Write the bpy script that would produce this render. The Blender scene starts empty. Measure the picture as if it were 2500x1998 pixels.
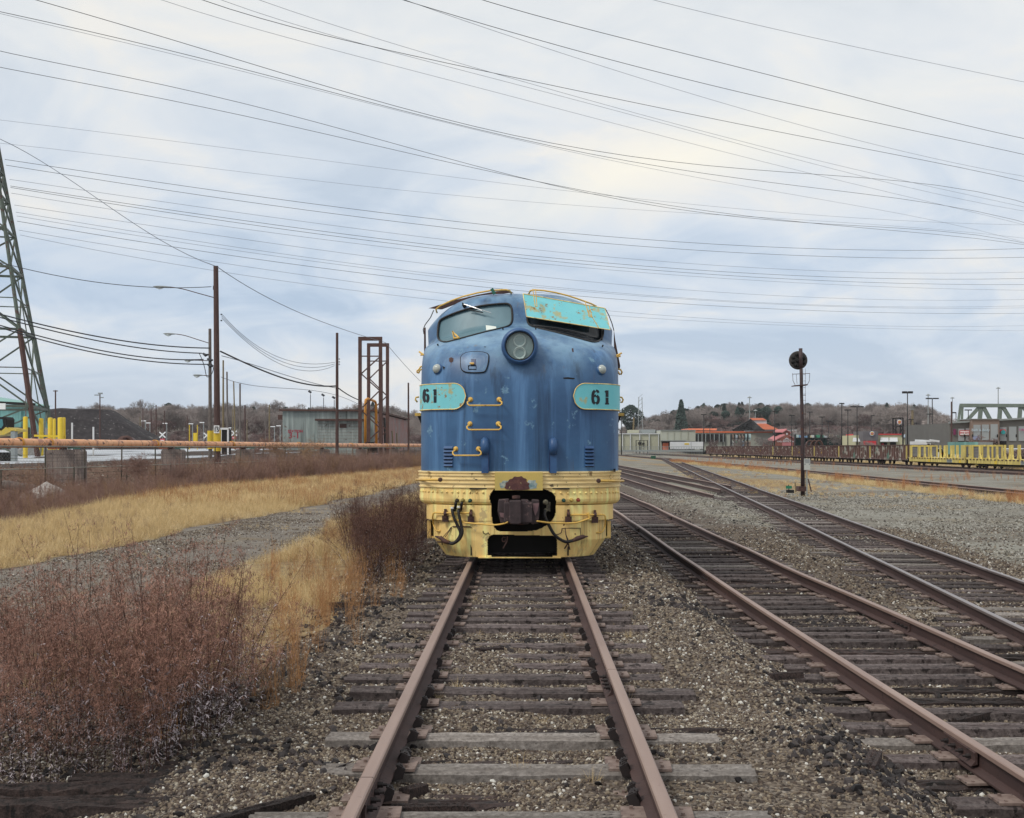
import bpy, bmesh, math, random
import numpy as np
from mathutils import Vector, Matrix, noise
from mathutils.bvhtree import BVHTree
random.seed(7); rng = np.random.default_rng(7)
PI = math.pi
scene = bpy.context.scene
C = scene.collection
# ------------------------------------------------------------------ camera
CAMZ = 1.72; F = 3000.0; VX = 1280.0; VY = 1094.0      # focal length and vanishing point in photo pixels (2500 wide)
cam_d = bpy.data.cameras.new('camera'); cam = bpy.data.objects.new('camera', cam_d); C.objects.link(cam)
cam.location = (0, 0, CAMZ); cam.rotation_euler = (PI/2, 0, 0)
cam_d.sensor_width = 36; cam_d.lens = 36*F/2500; cam_d.clip_start = .1; cam_d.clip_end = 6000
cam_d.shift_x = (1250-VX)/2500; cam_d.shift_y = (VY-999)/2500
scene.camera = cam
# ------------------------------------------------------------------ world, sun, exposure
SUN_EL, SUN_AZ = math.radians(48), math.radians(20)
world = bpy.data.worlds.new('World'); scene.world = world; world.use_nodes = True
def sky_nodes():
    nt = world.node_tree; nt.nodes.clear(); N = nt.nodes.new; L = nt.links.new
    out = N('ShaderNodeOutputWorld'); bg = N('ShaderNodeBackground'); L(bg.outputs[0], out.inputs[0])
    sky = N('ShaderNodeTexSky'); sky.sky_type = 'NISHITA'; sky.sun_disc = False
    sky.sun_elevation = SUN_EL; sky.sun_rotation = SUN_AZ
    sc = N('ShaderNodeVectorMath'); sc.operation = 'SCALE'; sc.inputs['Scale'].default_value = .10
    L(sky.outputs[0], sc.inputs[0])
    tc = N('ShaderNodeTexCoord'); sep = N('ShaderNodeSeparateXYZ'); L(tc.outputs['Generated'], sep.inputs[0])
    def M(op, a, b=None, c=None, clamp=False):
        n = N('ShaderNodeMath'); n.operation = op; n.use_clamp = clamp
        for i, v in enumerate((a, b, c)):
            if v is None: continue
            if isinstance(v, (int, float)): n.inputs[i].default_value = v
            else: L(v, n.inputs[i])
        return n.outputs[0]
    X, Y, Z = sep.outputs
    zz = M('ADD', M('MAXIMUM', Z, 0), .34)
    px, py = M('DIVIDE', X, zz), M('DIVIDE', Y, zz)         # the cloud layer seen as a flat ceiling
    cmb = N('ShaderNodeCombineXYZ'); L(px, cmb.inputs[0]); L(py, cmb.inputs[1])
    def noi(scale, detail, rough, dist=0, off=0):
        mp = N('ShaderNodeMapping'); L(cmb.outputs[0], mp.inputs[0]); mp.inputs['Location'].default_value = (off, off*.7, 0)
        mp.inputs['Rotation'].default_value = (0, 0, .5); mp.inputs['Scale'].default_value = (scale, scale*1.35, 1)
        n = N('ShaderNodeTexNoise'); L(mp.outputs[0], n.inputs[0]); n.inputs['Scale'].default_value = 1
        n.inputs['Detail'].default_value = detail; n.inputs['Roughness'].default_value = rough; n.inputs['Distortion'].default_value = dist
        return n.outputs[0]
    big = noi(1.25, 5, .5, .7, 3.1); mid = noi(4.0, 7, .58, 1.0, 11)
    mixn = M('ADD', M('MULTIPLY', big, .64), M('MULTIPLY', mid, .36))
    # one brighter torn strip in the cloud layer
    d1 = M('ABSOLUTE', M('SUBTRACT', M('ADD', px, M('MULTIPLY', mid, .25)), M('ADD', M('MULTIPLY', py, -1.24), 2.455)))
    strip = M('MULTIPLY', M('SUBTRACT', 1, M('MULTIPLY', d1, 5.2), clamp=True), M('SUBTRACT', 1, M('MULTIPLY', M('ABSOLUTE', M('SUBTRACT', py, 1.71)), 3.6), clamp=True))
    r = N('ShaderNodeValToRGB'); L(mixn, r.inputs[0])
    e = r.color_ramp.elements
    e[0].position = .40; e[0].color = (.43, .535, .68, 1); e[1].position = .605; e[1].color = (.80, .79, .77, 1)
    x = e.new(.455); x.color = (.52, .615, .745, 1); x = e.new(.53); x.color = (.65, .71, .79, 1)
    # higher up the layer is thinner, brighter and warmer
    up = M('MULTIPLY', M('SUBTRACT', Z, .12), 3.9, clamp=True)
    m1 = N('ShaderNodeMix'); m1.data_type = 'RGBA'; L(M('MULTIPLY', up, .60), m1.inputs['Factor']); L(r.outputs[0], m1.inputs['A']); m1.inputs['B'].default_value = (.90, .87, .785, 1)
    m2 = N('ShaderNodeMix'); m2.data_type = 'RGBA'; L(M('MULTIPLY', strip, .9), m2.inputs['Factor']); L(m1.outputs['Result'], m2.inputs['A']); m2.inputs['B'].default_value = (.95, .90, .77, 1)
    lowf = M('MULTIPLY', M('SUBTRACT', 1, M('MULTIPLY', Z, 8.5), clamp=True), .42)
    m4 = N('ShaderNodeMix'); m4.data_type = 'RGBA'; L(lowf, m4.inputs['Factor']); L(m2.outputs['Result'], m4.inputs['A']); m4.inputs['B'].default_value = (.70, .735, .79, 1); m2 = m4
    m3 = N('ShaderNodeMix'); m3.data_type = 'RGBA'; m3.inputs['Factor'].default_value = .93; L(sc.outputs[0], m3.inputs['A']); L(m2.outputs['Result'], m3.inputs['B'])
    L(m3.outputs['Result'], bg.inputs[0]); bg.inputs[1].default_value = .93
sky_nodes()
sun_d = bpy.data.lights.new('sun', 'SUN'); sun = bpy.data.objects.new('sun', sun_d); C.objects.link(sun)
sun_d.energy = 1.5; sun_d.angle = math.radians(14); sun_d.color = (1, .95, .86)
sd = Vector((math.sin(-.9)*math.cos(.85), -math.cos(-.9)*math.cos(.85), math.sin(.85)))   # from behind the camera, left
sun.rotation_euler = sd.to_track_quat('Z', 'Y').to_euler()
scene.view_settings.view_transform = 'Standard'; scene.view_settings.look = 'None'
scene.view_settings.exposure = 0.22; scene.view_settings.gamma = 1
scene.render.engine = 'CYCLES'; scene.cycles.max_bounces = 5; scene.cycles.diffuse_bounces = 3; scene.cycles.transparent_max_bounces = 8
scene.cycles.use_denoising = True

# ------------------------------------------------------------------ pixel <-> world (real distances are chosen per thing)
def W(px, py, D): return Vector(((px-VX)/F*D, D, CAMZ-(py-VY)/F*D))
def ray(px, py): return Vector(((px-VX)/F, 1, -(py-VY)/F)).normalized()
def toPx(p): return (VX+F*p[0]/p[1], VY-F*(p[2]-CAMZ)/p[1])

# ------------------------------------------------------------------ object helpers
WL = {}
def tag(o, label=None, cat=None, group=None, kind=None):
    if label: o['label'] = label
    if cat: o['category'] = cat
    if group: o['group'] = group
    if kind: o['kind'] = kind
    return o
def thing(name, label, cat, loc=(0, 0, 0), group=None):
    o = bpy.data.objects.new(name, None); C.objects.link(o); o.location = loc; o.empty_display_size = .2
    WL[o.name] = Vector(loc); return tag(o, label, cat, group)
def wl(o): return WL.get(o.name, Vector((0, 0, 0)))
def link_mesh(name, me, mat=None, parent=None, smooth=False):
    o = bpy.data.objects.new(name, me); C.objects.link(o)
    if mat is not None:
        for m in (mat if isinstance(mat, (list, tuple)) else [mat]): me.materials.append(m)
    if parent is not None: o.parent = parent; WL[o.name] = wl(parent)
    else: WL[o.name] = Vector((0, 0, 0))
    return o
class MB:
    def __init__(s): s.v = []; s.f = []; s.m = []; s.cur = 0
    def add(s, vs, fs):
        b = len(s.v); s.v += [tuple(v) for v in vs]; s.f += [tuple(b+i for i in f) for f in fs]; s.m += [s.cur]*len(fs); return s
    def box(s, c, d, rz=0, rx=0, ry=0, taper=1.0):
        hx, hy, hz = d[0]/2, d[1]/2, d[2]/2
        R = Matrix.Rotation(rz, 3, 'Z') @ Matrix.Rotation(ry, 3, 'Y') @ Matrix.Rotation(rx, 3, 'X')
        vs = []
        for z in (-1, 1):
            t = taper if z > 0 else 1
            for x, y in ((-1, -1), (1, -1), (1, 1), (-1, 1)): vs.append(Vector(c)+R @ Vector((x*hx*t, y*hy*t, z*hz)))
        return s.add(vs, [(3, 2, 1, 0), (4, 5, 6, 7), (0, 1, 5, 4), (1, 2, 6, 5), (2, 3, 7, 6), (3, 0, 4, 7)])
    def bx(s, x0, x1, y0, y1, z0, z1): return s.box(((x0+x1)/2, (y0+y1)/2, (z0+z1)/2), (abs(x1-x0), abs(y1-y0), abs(z1-z0)))
    def tube(s, pts, r, n=8, cap=True, flat=1.0):
        pts = [Vector(p) for p in pts]; k = len(pts); rs = r if isinstance(r, (list, tuple)) else [r]*k
        vs = []; up = None
        for i, p in enumerate(pts):
            t = (pts[min(i+1, k-1)]-pts[max(i-1, 0)])
            t = t.normalized() if t.length > 1e-9 else Vector((0, 0, 1))
            if up is None:
                a = Vector((0, 0, 1)) if abs(t.z) < .9 else Vector((1, 0, 0)); u = t.cross(a).normalized()
            else:
                u = (up - t*up.dot(t)); u = u.normalized() if u.length > 1e-6 else t.orthogonal().normalized()
            up = u; w = t.cross(u)
            for j in range(n):
                a = 2*PI*j/n; vs.append(p+u*(math.cos(a)*rs[i])+w*(math.sin(a)*rs[i]*flat))
        fs = [(i*n+j, i*n+(j+1) % n, (i+1)*n+(j+1) % n, (i+1)*n+j) for i in range(k-1) for j in range(n)]
        if cap: fs += [tuple(range(n-1, -1, -1)), tuple((k-1)*n+j for j in range(n))]
        return s.add(vs, fs)
    def bar(s, a, b, w, h=None):
        h = h or w; a, b = Vector(a), Vector(b); t = (b-a).normalized()
        u = t.cross(Vector((0, 0, 1))); u = u.normalized() if u.length > 1e-3 else Vector((1, 0, 0)); v = t.cross(u)
        vs = [p+u*(x*w/2)+v*(y*h/2) for p in (a, b) for x, y in ((-1, -1), (1, -1), (1, 1), (-1, 1))]
        return s.add(vs, [(3, 2, 1, 0), (4, 5, 6, 7), (0, 1, 5, 4), (1, 2, 6, 5), (2, 3, 7, 6), (3, 0, 4, 7)])
    def lathe(s, prof, o, axis=(0, 0, 1), n=24):
        ax = Vector(axis).normalized(); u = ax.orthogonal().normalized(); w = ax.cross(u); o = Vector(o); k = len(prof)
        vs = [o+ax*h+(u*math.cos(2*PI*j/n)+w*math.sin(2*PI*j/n))*r for r, h in prof for j in range(n)]
        fs = [(i*n+j, i*n+(j+1) % n, (i+1)*n+(j+1) % n, (i+1)*n+j) for i in range(k-1) for j in range(n)]
        return s.add(vs, fs)
    def prism(s, poly, e):     # poly: list of Vector, e: extrusion vector
        k = len(poly); e = Vector(e); vs = [Vector(p) for p in poly]+[Vector(p)+e for p in poly]
        return s.add(vs, [tuple(range(k-1, -1, -1)), tuple(range(k, 2*k))]+[(i, (i+1) % k, k+(i+1) % k, k+i) for i in range(k)])
    def build(s, name, mat, parent=None, smooth=False, label=None):
        off = wl(parent) if parent is not None else Vector((0, 0, 0))
        me = bpy.data.meshes.new(name)
        me.from_pydata([(v[0]-off[0], v[1]-off[1], v[2]-off[2]) for v in s.v], [], s.f)
        o = link_mesh(name, me, mat, parent)
        if any(s.m): me.polygons.foreach_set('material_index', s.m)
        if smooth:
            me.polygons.foreach_set('use_smooth', [True]*len(me.polygons))
            if smooth == 'auto': me.set_sharp_from_angle(angle=math.radians(38))
        bm = bmesh.new(); bm.from_mesh(me); bmesh.ops.recalc_face_normals(bm, faces=bm.faces); bm.to_mesh(me); bm.free()
        if label: o['label'] = label
        return o
def np_mesh(name, V, Fq, mat=None, parent=None, smooth=False):
    V = np.asarray(V, np.float32); Fq = np.asarray(Fq, np.int32); k = Fq.shape[1]
    me = bpy.data.meshes.new(name); me.vertices.add(len(V)); me.vertices.foreach_set('co', V.ravel())
    me.loops.add(Fq.size); me.loops.foreach_set('vertex_index', Fq.ravel()); me.polygons.add(len(Fq))
    me.polygons.foreach_set('loop_start', np.arange(0, Fq.size, k, dtype=np.int32)); me.update(calc_edges=True)
    if smooth: me.polygons.foreach_set('use_smooth', [True]*len(Fq))
    return link_mesh(name, me, mat, parent)
def copy_tree(o, parent=None, loc=None, rz=None, sc=None):
    c = o.copy(); C.objects.link(c); c.parent = parent
    if loc is not None: c.location = loc
    if rz is not None: c.rotation_euler.z = rz
    if sc is not None: c.scale = (sc, sc, sc) if isinstance(sc, (int, float)) else sc
    WL[c.name] = Vector(c.location) if parent is None else wl(parent)
    for ch in list(o.children): copy_tree(ch, c)
    return c

# ------------------------------------------------------------------ materials
def col(c): return (c[0], c[1], c[2], 1)
def paint(name, c1, c2=None, sc=4, rough=.6, spot=None, spot_amt=.5, spot_sc=9, streak=False, bump=.15, metal=0, spot2=None, spot2_amt=.42, obj_rand=0, spec=.4, stretch=None, fine=None, fade=None, runs=False):
    m = bpy.data.materials.new(name); m.use_nodes = True; nt = m.node_tree; N = nt.nodes.new; L = nt.links.new
    b = nt.nodes['Principled BSDF']; b.inputs['Roughness'].default_value = rough; b.inputs['Metallic'].default_value = metal
    b.inputs['Specular IOR Level'].default_value = spec
    tc = N('ShaderNodeTexCoord').outputs['Object']
    def noi(scale, det=5, rg=.6, st=None, off=0):
        mp = N('ShaderNodeMapping'); L(tc, mp.inputs[0]); mp.inputs['Location'].default_value = (off, off*1.7, off*.3)
        if st: mp.inputs['Scale'].default_value = st
        n = N('ShaderNodeTexNoise'); L(mp.outputs[0], n.inputs[0]); n.inputs['Scale'].default_value = scale; n.inputs['Detail'].default_value = det; n.inputs['Roughness'].default_value = rg
        return n.outputs[0]
    def ramp(v, a, b2):
        r = N('ShaderNodeMapRange'); r.clamp = True; L(v, r.inputs[0]); r.inputs[1].default_value = a; r.inputs[2].default_value = b2; return r.outputs[0]
    def mix(f, a, b2, bt='MIX'):
        x = N('ShaderNodeMix'); x.data_type = 'RGBA'; x.blend_type = bt
        if isinstance(f, (int, float)): x.inputs['Factor'].default_value = f
        else: L(f, x.inputs['Factor'])
        for s, v in (('A', a), ('B', b2)):
            if isinstance(v, tuple): x.inputs[s].default_value = v
            else: L(v, x.inputs[s])
        return x.outputs['Result']
    c2 = c2 or tuple(x*.7 for x in c1)
    base = noi(sc, 6, .6, stretch)
    cc = mix(ramp(base, .35, .65), col(c1), col(c2))
    if streak:
        st = noi(sc*3.2, 5, .65, (1, 1, .055), 5)
        cc = mix(ramp(st, .50, .72), cc, col(tuple(min(1, x*1.5+.03) for x in c1)))
        st2 = noi(sc*4, 5, .65, (1, 1, .04), 9)
        cc = mix(ramp(st2, .56, .72), cc, col(tuple(x*.42 for x in c2)))
    if runs:
        st3 = noi(sc*5.5, 4, .7, (1, 1, .03), 33); rr = N('ShaderNodeMath'); rr.operation = 'MULTIPLY'; L(ramp(st3, .62, .72), rr.inputs[0]); L(ramp(noi(sc*.9, 3, .5, None, 2), .45, .6), rr.inputs[1]); cc = mix(rr.outputs[0], cc, (.13, .085, .05, 1))
    if fade:      # sun-bleached, chalky paint on the surfaces that face up
        gn = N('ShaderNodeNewGeometry'); sp = N('ShaderNodeSeparateXYZ'); L(gn.outputs['Normal'], sp.inputs[0]); f1_ = N('ShaderNodeMath'); f1_.operation = 'MULTIPLY'; L(ramp(sp.outputs[2], .12, .85), f1_.inputs[0]); L(ramp(noi(sc*1.6, 6, .62, None, 17), .36, .60), f1_.inputs[1]); cc = mix(f1_.outputs[0], cc, col(fade))
    if fine: cc = mix(ramp(noi(fine, 3, .7, None, 4), .35, .7), cc, col(tuple(x*.6 for x in c2)))
    if spot2: cc = mix(ramp(noi(spot_sc*.45, 6, .65, None, 21), 1-spot2_amt, 1-spot2_amt+.05), cc, col(spot2))
    if spot: cc = mix(ramp(noi(spot_sc, 7, .68, None, 13), 1-spot_amt, 1-spot_amt+.04), cc, col(spot))
    if obj_rand:
        oi = N('ShaderNodeObjectInfo'); hs = N('ShaderNodeHueSaturation'); L(cc, hs.inputs['Color'])
        L(ramp(oi.outputs['Random'], -1/obj_rand*.5+.5, 1/obj_rand*.5+.5), hs.inputs['Value'])
        mr = N('ShaderNodeMapRange'); L(oi.outputs['Random'], mr.inputs[0]); mr.inputs[3].default_value = 1-obj_rand; mr.inputs[4].default_value = 1+obj_rand; L(mr.outputs[0], hs.inputs['Value'])
        cc = hs.outputs[0]
    L(cc, b.inputs['Base Color'])
    if bump:
        bp = N('ShaderNodeBump'); bp.inputs['Strength'].default_value = bump; bp.inputs['Distance'].default_value = .02
        L(noi(sc*6, 6, .65), bp.inputs['Height']); L(bp.outputs[0], b.inputs['Normal'])
    return m
def flat_mat(name, c, rough=.6, metal=0, emit=0):
    m = bpy.data.materials.new(name); m.use_nodes = True; b = m.node_tree.nodes['Principled BSDF']
    b.inputs['Base Color'].default_value = col(c); b.inputs['Roughness'].default_value = rough; b.inputs['Metallic'].default_value = metal
    return m
RUST = (.10, .035, .018)
M = {}
M['loco_blue'] = paint('faded_blue_paint', (.050, .140, .290), (.024, .078, .190), 1.15, .42, RUST, .315, 8, True, .08, spot2=(.14, .27, .40), spot2_amt=.385, spec=.5, fade=(.20, .34, .48), runs=True)
M['loco_blue2'] = paint('blue_paint', (.045, .12, .27), (.03, .08, .2), 3, .42, RUST, .3, 9, False, .1)
M['dk_blue'] = paint('dark_blue_paint', (.012, .028, .09), (.02, .04, .12), 3, .4, None)
M['yellow'] = paint('weathered_yellow_paint', (.93, .67, .26), (.80, .55, .20), 2.2, .55, RUST, .345, 8, True, .12, spot2=(.60, .46, .22), spot2_amt=.40)
M['belt'] = paint('dirty_cream_paint', (.90, .72, .38), (.74, .56, .26), 4, .6, (.06, .04, .03), .385, 11, False, .15, spot2=(.34, .23, .10), spot2_amt=.40, stretch=(.4, 1, 3))
M['rail_yellow'] = paint('handrail_yellow', (.78, .50, .12), (.68, .42, .10), 8, .45, RUST, .36, 22)
M['turq'] = paint('turquoise_board_paint', (.19, .60, .67), (.22, .63, .69), 5, .5, (.30, .17, .06), .40, 9, False, .05, spot2=(.42, .44, .26), spot2_amt=.435)
M['turq2'] = paint('cleaner_turquoise_paint', (.17, .60, .67), (.20, .63, .69), 5, .5, (.30, .17, .06), .335, 9, False, .05, spot2=(.42, .48, .30), spot2_amt=.39)
M['black'] = paint('black_rubber', (.012, .011, .012), (.02, .018, .018), 8, .55)
M['stencil'] = flat_mat('black_stencil', (.012, .014, .022), .6)
M['rust'] = paint('rusted_steel', (.085, .042, .036), (.05, .028, .027), 9, .75, (.16, .07, .035), .42, 14)
M['coupler'] = paint('coupler_rust', (.062, .042, .045), (.032, .022, .025), 7, .65, (.13, .08, .08), .40, 9)
M['dark'] = flat_mat('dark_underframe', (.012, .011, .011), .9)
M['chrome'] = flat_mat('worn_chrome', (.55, .56, .58), .25, .9)
M['rail_side'] = paint('rail_web_rust', (.075, .042, .038), (.048, .028, .027), 6, .75, (.03, .018, .018), .40, 10, stretch=(1, .15, 1))
M['rail_top'] = paint('rail_head_rust', (.315, .225, .19), (.235, .16, .135), 4, .5, (.16, .09, .07), .35, 9, stretch=(1, .1, 1), bump=.05)
M['rail_steel'] = paint('rail_head_worn', (.22, .185, .18), (.16, .125, .12), 3, .32, (.10, .065, .055), .40, 9, stretch=(1, .1, 1), bump=.05, metal=.25)
M['anchor'] = paint('black_rail_anchor', (.018, .014, .015), (.03, .022, .022), 20, .6)
M['plate'] = paint('tie_plate_rust', (.25, .19, .165), (.16, .11, .095), 14, .75, (.04, .03, .03), .4, 20)
# ------------------------------------------------------------------ terrain
T1X, T2Z, T3Z, FZ = -.07, -.28, -.30, -.30
def sstep(a, b, x):
    t = np.clip((x-a)/(b-a), 0, 1); return t*t*(3-2*t)
def t2x(y): return np.interp(y, [-20, 5, 8, 20, 60, 400], [3.9, 3.87, 3.83, 3.70, 3.60, 3.6])
def t3x(y): return 4.3+.0955*np.asarray(y, float)+.75
def t5x(y): return 7.4+0*np.asarray(y, float)
def t4x(y): return 10.35+0*np.asarray(y, float)
def t6x(y): return np.interp(y, [0, 58, 106, 235, 500], [22.0, 23.0, 24.8, 27.3, 29])
def t7x(y): return np.interp(y, [0, 100, 320, 600], [45.2, 45.6, 46.6, 47.5])
PIPE = [(-30.5, 30), (-29.2, 45), (-27.3, 64), (-26.4, 74), (-24.6, 97), (-19.2, 136), (-14.5, 165), (-11, 190), (-6, 240)]
def pipex(y): return np.interp(y, [p[1] for p in PIPE], [p[0] for p in PIPE])
def vnoise(x, y, s, seed=0):
    x = np.asarray(x, float)*s+seed*17.3; y = np.asarray(y, float)*s+seed*9.1
    xi = np.floor(x).astype(np.int64); yi = np.floor(y).astype(np.int64); fx = x-xi; fy = y-yi
    fx = fx*fx*(3-2*fx); fy = fy*fy*(3-2*fy)
    def h(a, b):
        n = (a*374761393+b*668265263+seed*982451653) & 0xffffffff; n = ((n ^ (n >> 13))*1274126177) & 0xffffffff
        return ((n ^ (n >> 16)) & 0xffff)/65535.
    return (h(xi, yi)*(1-fx)+h(xi+1, yi)*fx)*(1-fy)+(h(xi, yi+1)*(1-fx)+h(xi+1, yi+1)*fx)*fy
def fbm(x, y, s, o=4, seed=0):
    a = 0; w = .5
    for i in range(o): a = a+w*vnoise(x, y, s*2**i, seed+i); w *= .5
    return a/(1-.5**o)
def height(x, y):
    x = np.asarray(x, float); y = np.asarray(y, float)
    h = np.full(np.broadcast(x, y).shape, -.5)
    # the bed of the main track, its shoulders, and the lower ground on both sides
    bed = -.230+.11*(fbm(x, y, 1.25, 3, 2)-.5)
    w = sstep(-3.0, -1.75, x)*(1-sstep(1.9, 2.75, x))
    left = -.40+.06*(fbm(x, y, .35, 3, 5)-.5)
    h = np.where(x < 0, left, h); h = h*(1-w)+bed*w
    b2 = 1-sstep(1.3, 1.9, np.abs(x-t2x(y))); h = h+b2*(-.035+.05*(fbm(x, y, 1.3, 3, 8)-.5))
    h = h+.11*np.exp(-((x-(t2x(y)+t3x(y))/2)/.7)**2)*(y < 70)*fbm(x, y, .5, 3, 3)*sstep(12, 22, y)
    h = h+.32*np.exp(-(((x-6.7)/.95)**2+((y-46)/5)**2))           # gravel heap where a siding ends
    b3 = 1-sstep(1.3, 1.9, np.abs(x-t3x(y))); h = h-.03*b3
    h = h+(x > 6)*(1-b3)*.06*(fbm(x, y, .12, 3, 12)-.5)
    # bank up to the yard on the left
    s = pipex(y)-x
    h = h+sstep(-1.5, 6, s)*1.12+sstep(6, 60, s)*.05+sstep(7, 16, s)*sstep(76, 150, y)*.72
    h = h+.05*(fbm(x, y, .9, 3, 21)-.5)*(1-sstep(30, 60, y))*(np.abs(x) < 12)
    return h
def hgt(x, y): return float(height(np.array([x]), np.array([y]))[0])
def ground_mat():
    m = bpy.data.materials.new('yard_ground'); m.use_nodes = True; nt = m.node_tree; N = nt.nodes.new; L = nt.links.new
    b = nt.nodes['Principled BSDF']; b.inputs['Roughness'].default_value = .92; b.inputs['Specular IOR Level'].default_value = .25
    tc = N('ShaderNodeTexCoord').outputs['Object']
    def noi(s, d=5, r=.6, off=0):
        mp = N('ShaderNodeMapping'); L(tc, mp.inputs[0]); mp.inputs['Location'].default_value = (off, off, 0)
        n = N('ShaderNodeTexNoise'); L(mp.outputs[0], n.inputs[0]); n.inputs['Scale'].default_value = s; n.inputs['Detail'].default_value = d; n.inputs['Roughness'].default_value = r; return n.outputs[0]
    def mr(v, a, c, lo=0, hi=1):
        r = N('ShaderNodeMapRange'); L(v, r.inputs[0]); r.inputs[1].default_value = a; r.inputs[2].default_value = c; r.inputs[3].default_value = lo; r.inputs[4].default_value = hi; return r.outputs[0]
    def mix(f, a, c, bt='MIX'):
        x = N('ShaderNodeMix'); x.data_type = 'RGBA'; x.blend_type = bt
        if isinstance(f, (int, float)): x.inputs['Factor'].default_value = f
        else: L(f, x.inputs['Factor'])
        for s, v in (('A', a), ('B', c)):
            if isinstance(v, tuple): x.inputs[s].default_value = v
            else: L(v, x.inputs[s])
        return x.outputs['Result']
    def att(n):
        a = N('ShaderNodeAttribute'); a.attribute_name = n; return a.outputs['Fac']
    vo = N('ShaderNodeTexVoronoi'); L(tc, vo.inputs['Vector']); vo.inputs['Scale'].default_value = 42
    sepc = N('ShaderNodeSeparateColor'); L(vo.outputs['Color'], sepc.inputs[0])
    r = N('ShaderNodeValToRGB'); L(sepc.outputs[0], r.inputs[0]); e = r.color_ramp.elements
    e[0].position = 0; e[0].color = (.035, .026, .022, 1); e[1].position = 1; e[1].color = (.30, .26, .22, 1)
    for p, c in ((.25, (.08, .062, .05)), (.55, (.14, .11, .085)), (.85, (.20, .165, .13))): x = e.new(p); x.color = col(c)
    stone = r.outputs[0]
    vo2 = N('ShaderNodeTexVoronoi'); L(tc, vo2.inputs['Vector']); vo2.inputs['Scale'].default_value = 15
    sep2 = N('ShaderNodeSeparateColor'); L(vo2.outputs['Color'], sep2.inputs[0])
    stone = mix(mr(sep2.outputs[1], .86, .9), stone, (.028, .023, .022, 1))
    big = noi(.55, 6, .62); 
    stone = mix(mr(big, .42, .66, 0, .75), stone, mix(mr(noi(30, 4, .7), .4, .62), (.060, .045, .040, 1), (.14, .11, .09, 1)))
    grey = mix(mr(noi(9, 6, .75), .38, .62), (.185, .175, .15, 1), (.31, .305, .27, 1))
    grey = mix(mr(noi(.22, 6, .7, 4), .46, .62, 0, .8), grey, (.12, .10, .08, 1)); grey = mix(mr(noi(.12, 6, .75, 14), .52, .66, 0, .6), grey, (.27, .215, .13, 1))
    grey = mix(mr(noi(2.4, 6, .8, 8), .60, .68, 0, .85), grey, (.06, .05, .045, 1))
    dark = mix(mr(noi(5, 6, .7), .4, .6), (.05, .037, .034, 1), (.10, .078, .068, 1))
    road = mix(mr(noi(14, 6, .7), .35, .65), (.15, .13, .11, 1), (.25, .225, .195, 1))
    road = mix(mr(noi(1.2, 6, .7, 5), .48, .62, 0, .75), road, (.12, .10, .085, 1)); road = mix(mr(noi(38, 4, .8, 9), .55, .68, 0, .8), road, (.40, .38, .35, 1)); road = mix(mr(noi(.5, 6, .75, 12), .56, .66, 0, .7), road, (.20, .15, .09, 1))
    grass = mix(mr(noi(3, 6, .75), .38, .62), (.36, .27, .14, 1), (.19, .13, .075, 1))
    grass = mix(mr(noi(.35, 5, .6, 6), .62, .7, 0, .6), grass, (.12, .13, .03, 1))
    weed = mix(mr(noi(4, 6, .75), .38, .62), (.10, .055, .042, 1), (.19, .125, .085, 1))
    wob = noi(.9, 6, .7, 2)
    def msk(n):
        a = N('ShaderNodeMath'); a.operation = 'ADD'; L(att(n), a.inputs[0]); L(mr(wob, .2, .8, -.22, .22), a.inputs[1]); return mr(a.outputs[0], .40, .60)
    c = stone
    c = mix(msk('grey'), c, grey); c = mix(msk('dark'), c, dark); c = mix(msk('weed'), c, weed)
    c = mix(msk('grass'), c, grass); c = mix(msk('road'), c, road)
    L(c, b.inputs['Base Color'])
    bp = N('ShaderNodeBump'); bp.inputs['Strength'].default_value = .9; bp.inputs['Distance'].default_value = .012
    inv = N('ShaderNodeMath'); inv.operation = 'SUBTRACT'; inv.inputs[0].default_value = 1; L(vo.outputs['Distance'], inv.inputs[1]); L(inv.outputs[0], bp.inputs['Height'])
    bp2 = N('ShaderNodeBump'); bp2.inputs['Strength'].default_value = .6; bp2.inputs['Distance'].default_value = .05; L(noi(7, 6, .7), bp2.inputs['Height']); L(bp.outputs[0], bp2.inputs['Normal'])
    L(bp2.outputs[0], b.inputs['Normal'])
    return m
ROADX = lambda y: (np.interp(y, [0, 22, 30, 40, 58, 90, 200], [-9.4, -9.0, -8.6, -8.1, -7.0, -6.3, -6.0]), np.interp(y, [0, 21, 30, 40, 58, 90, 200], [-4.9, -4.95, -5.05, -5.0, -4.8, -4.4, -4.2]))
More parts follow.
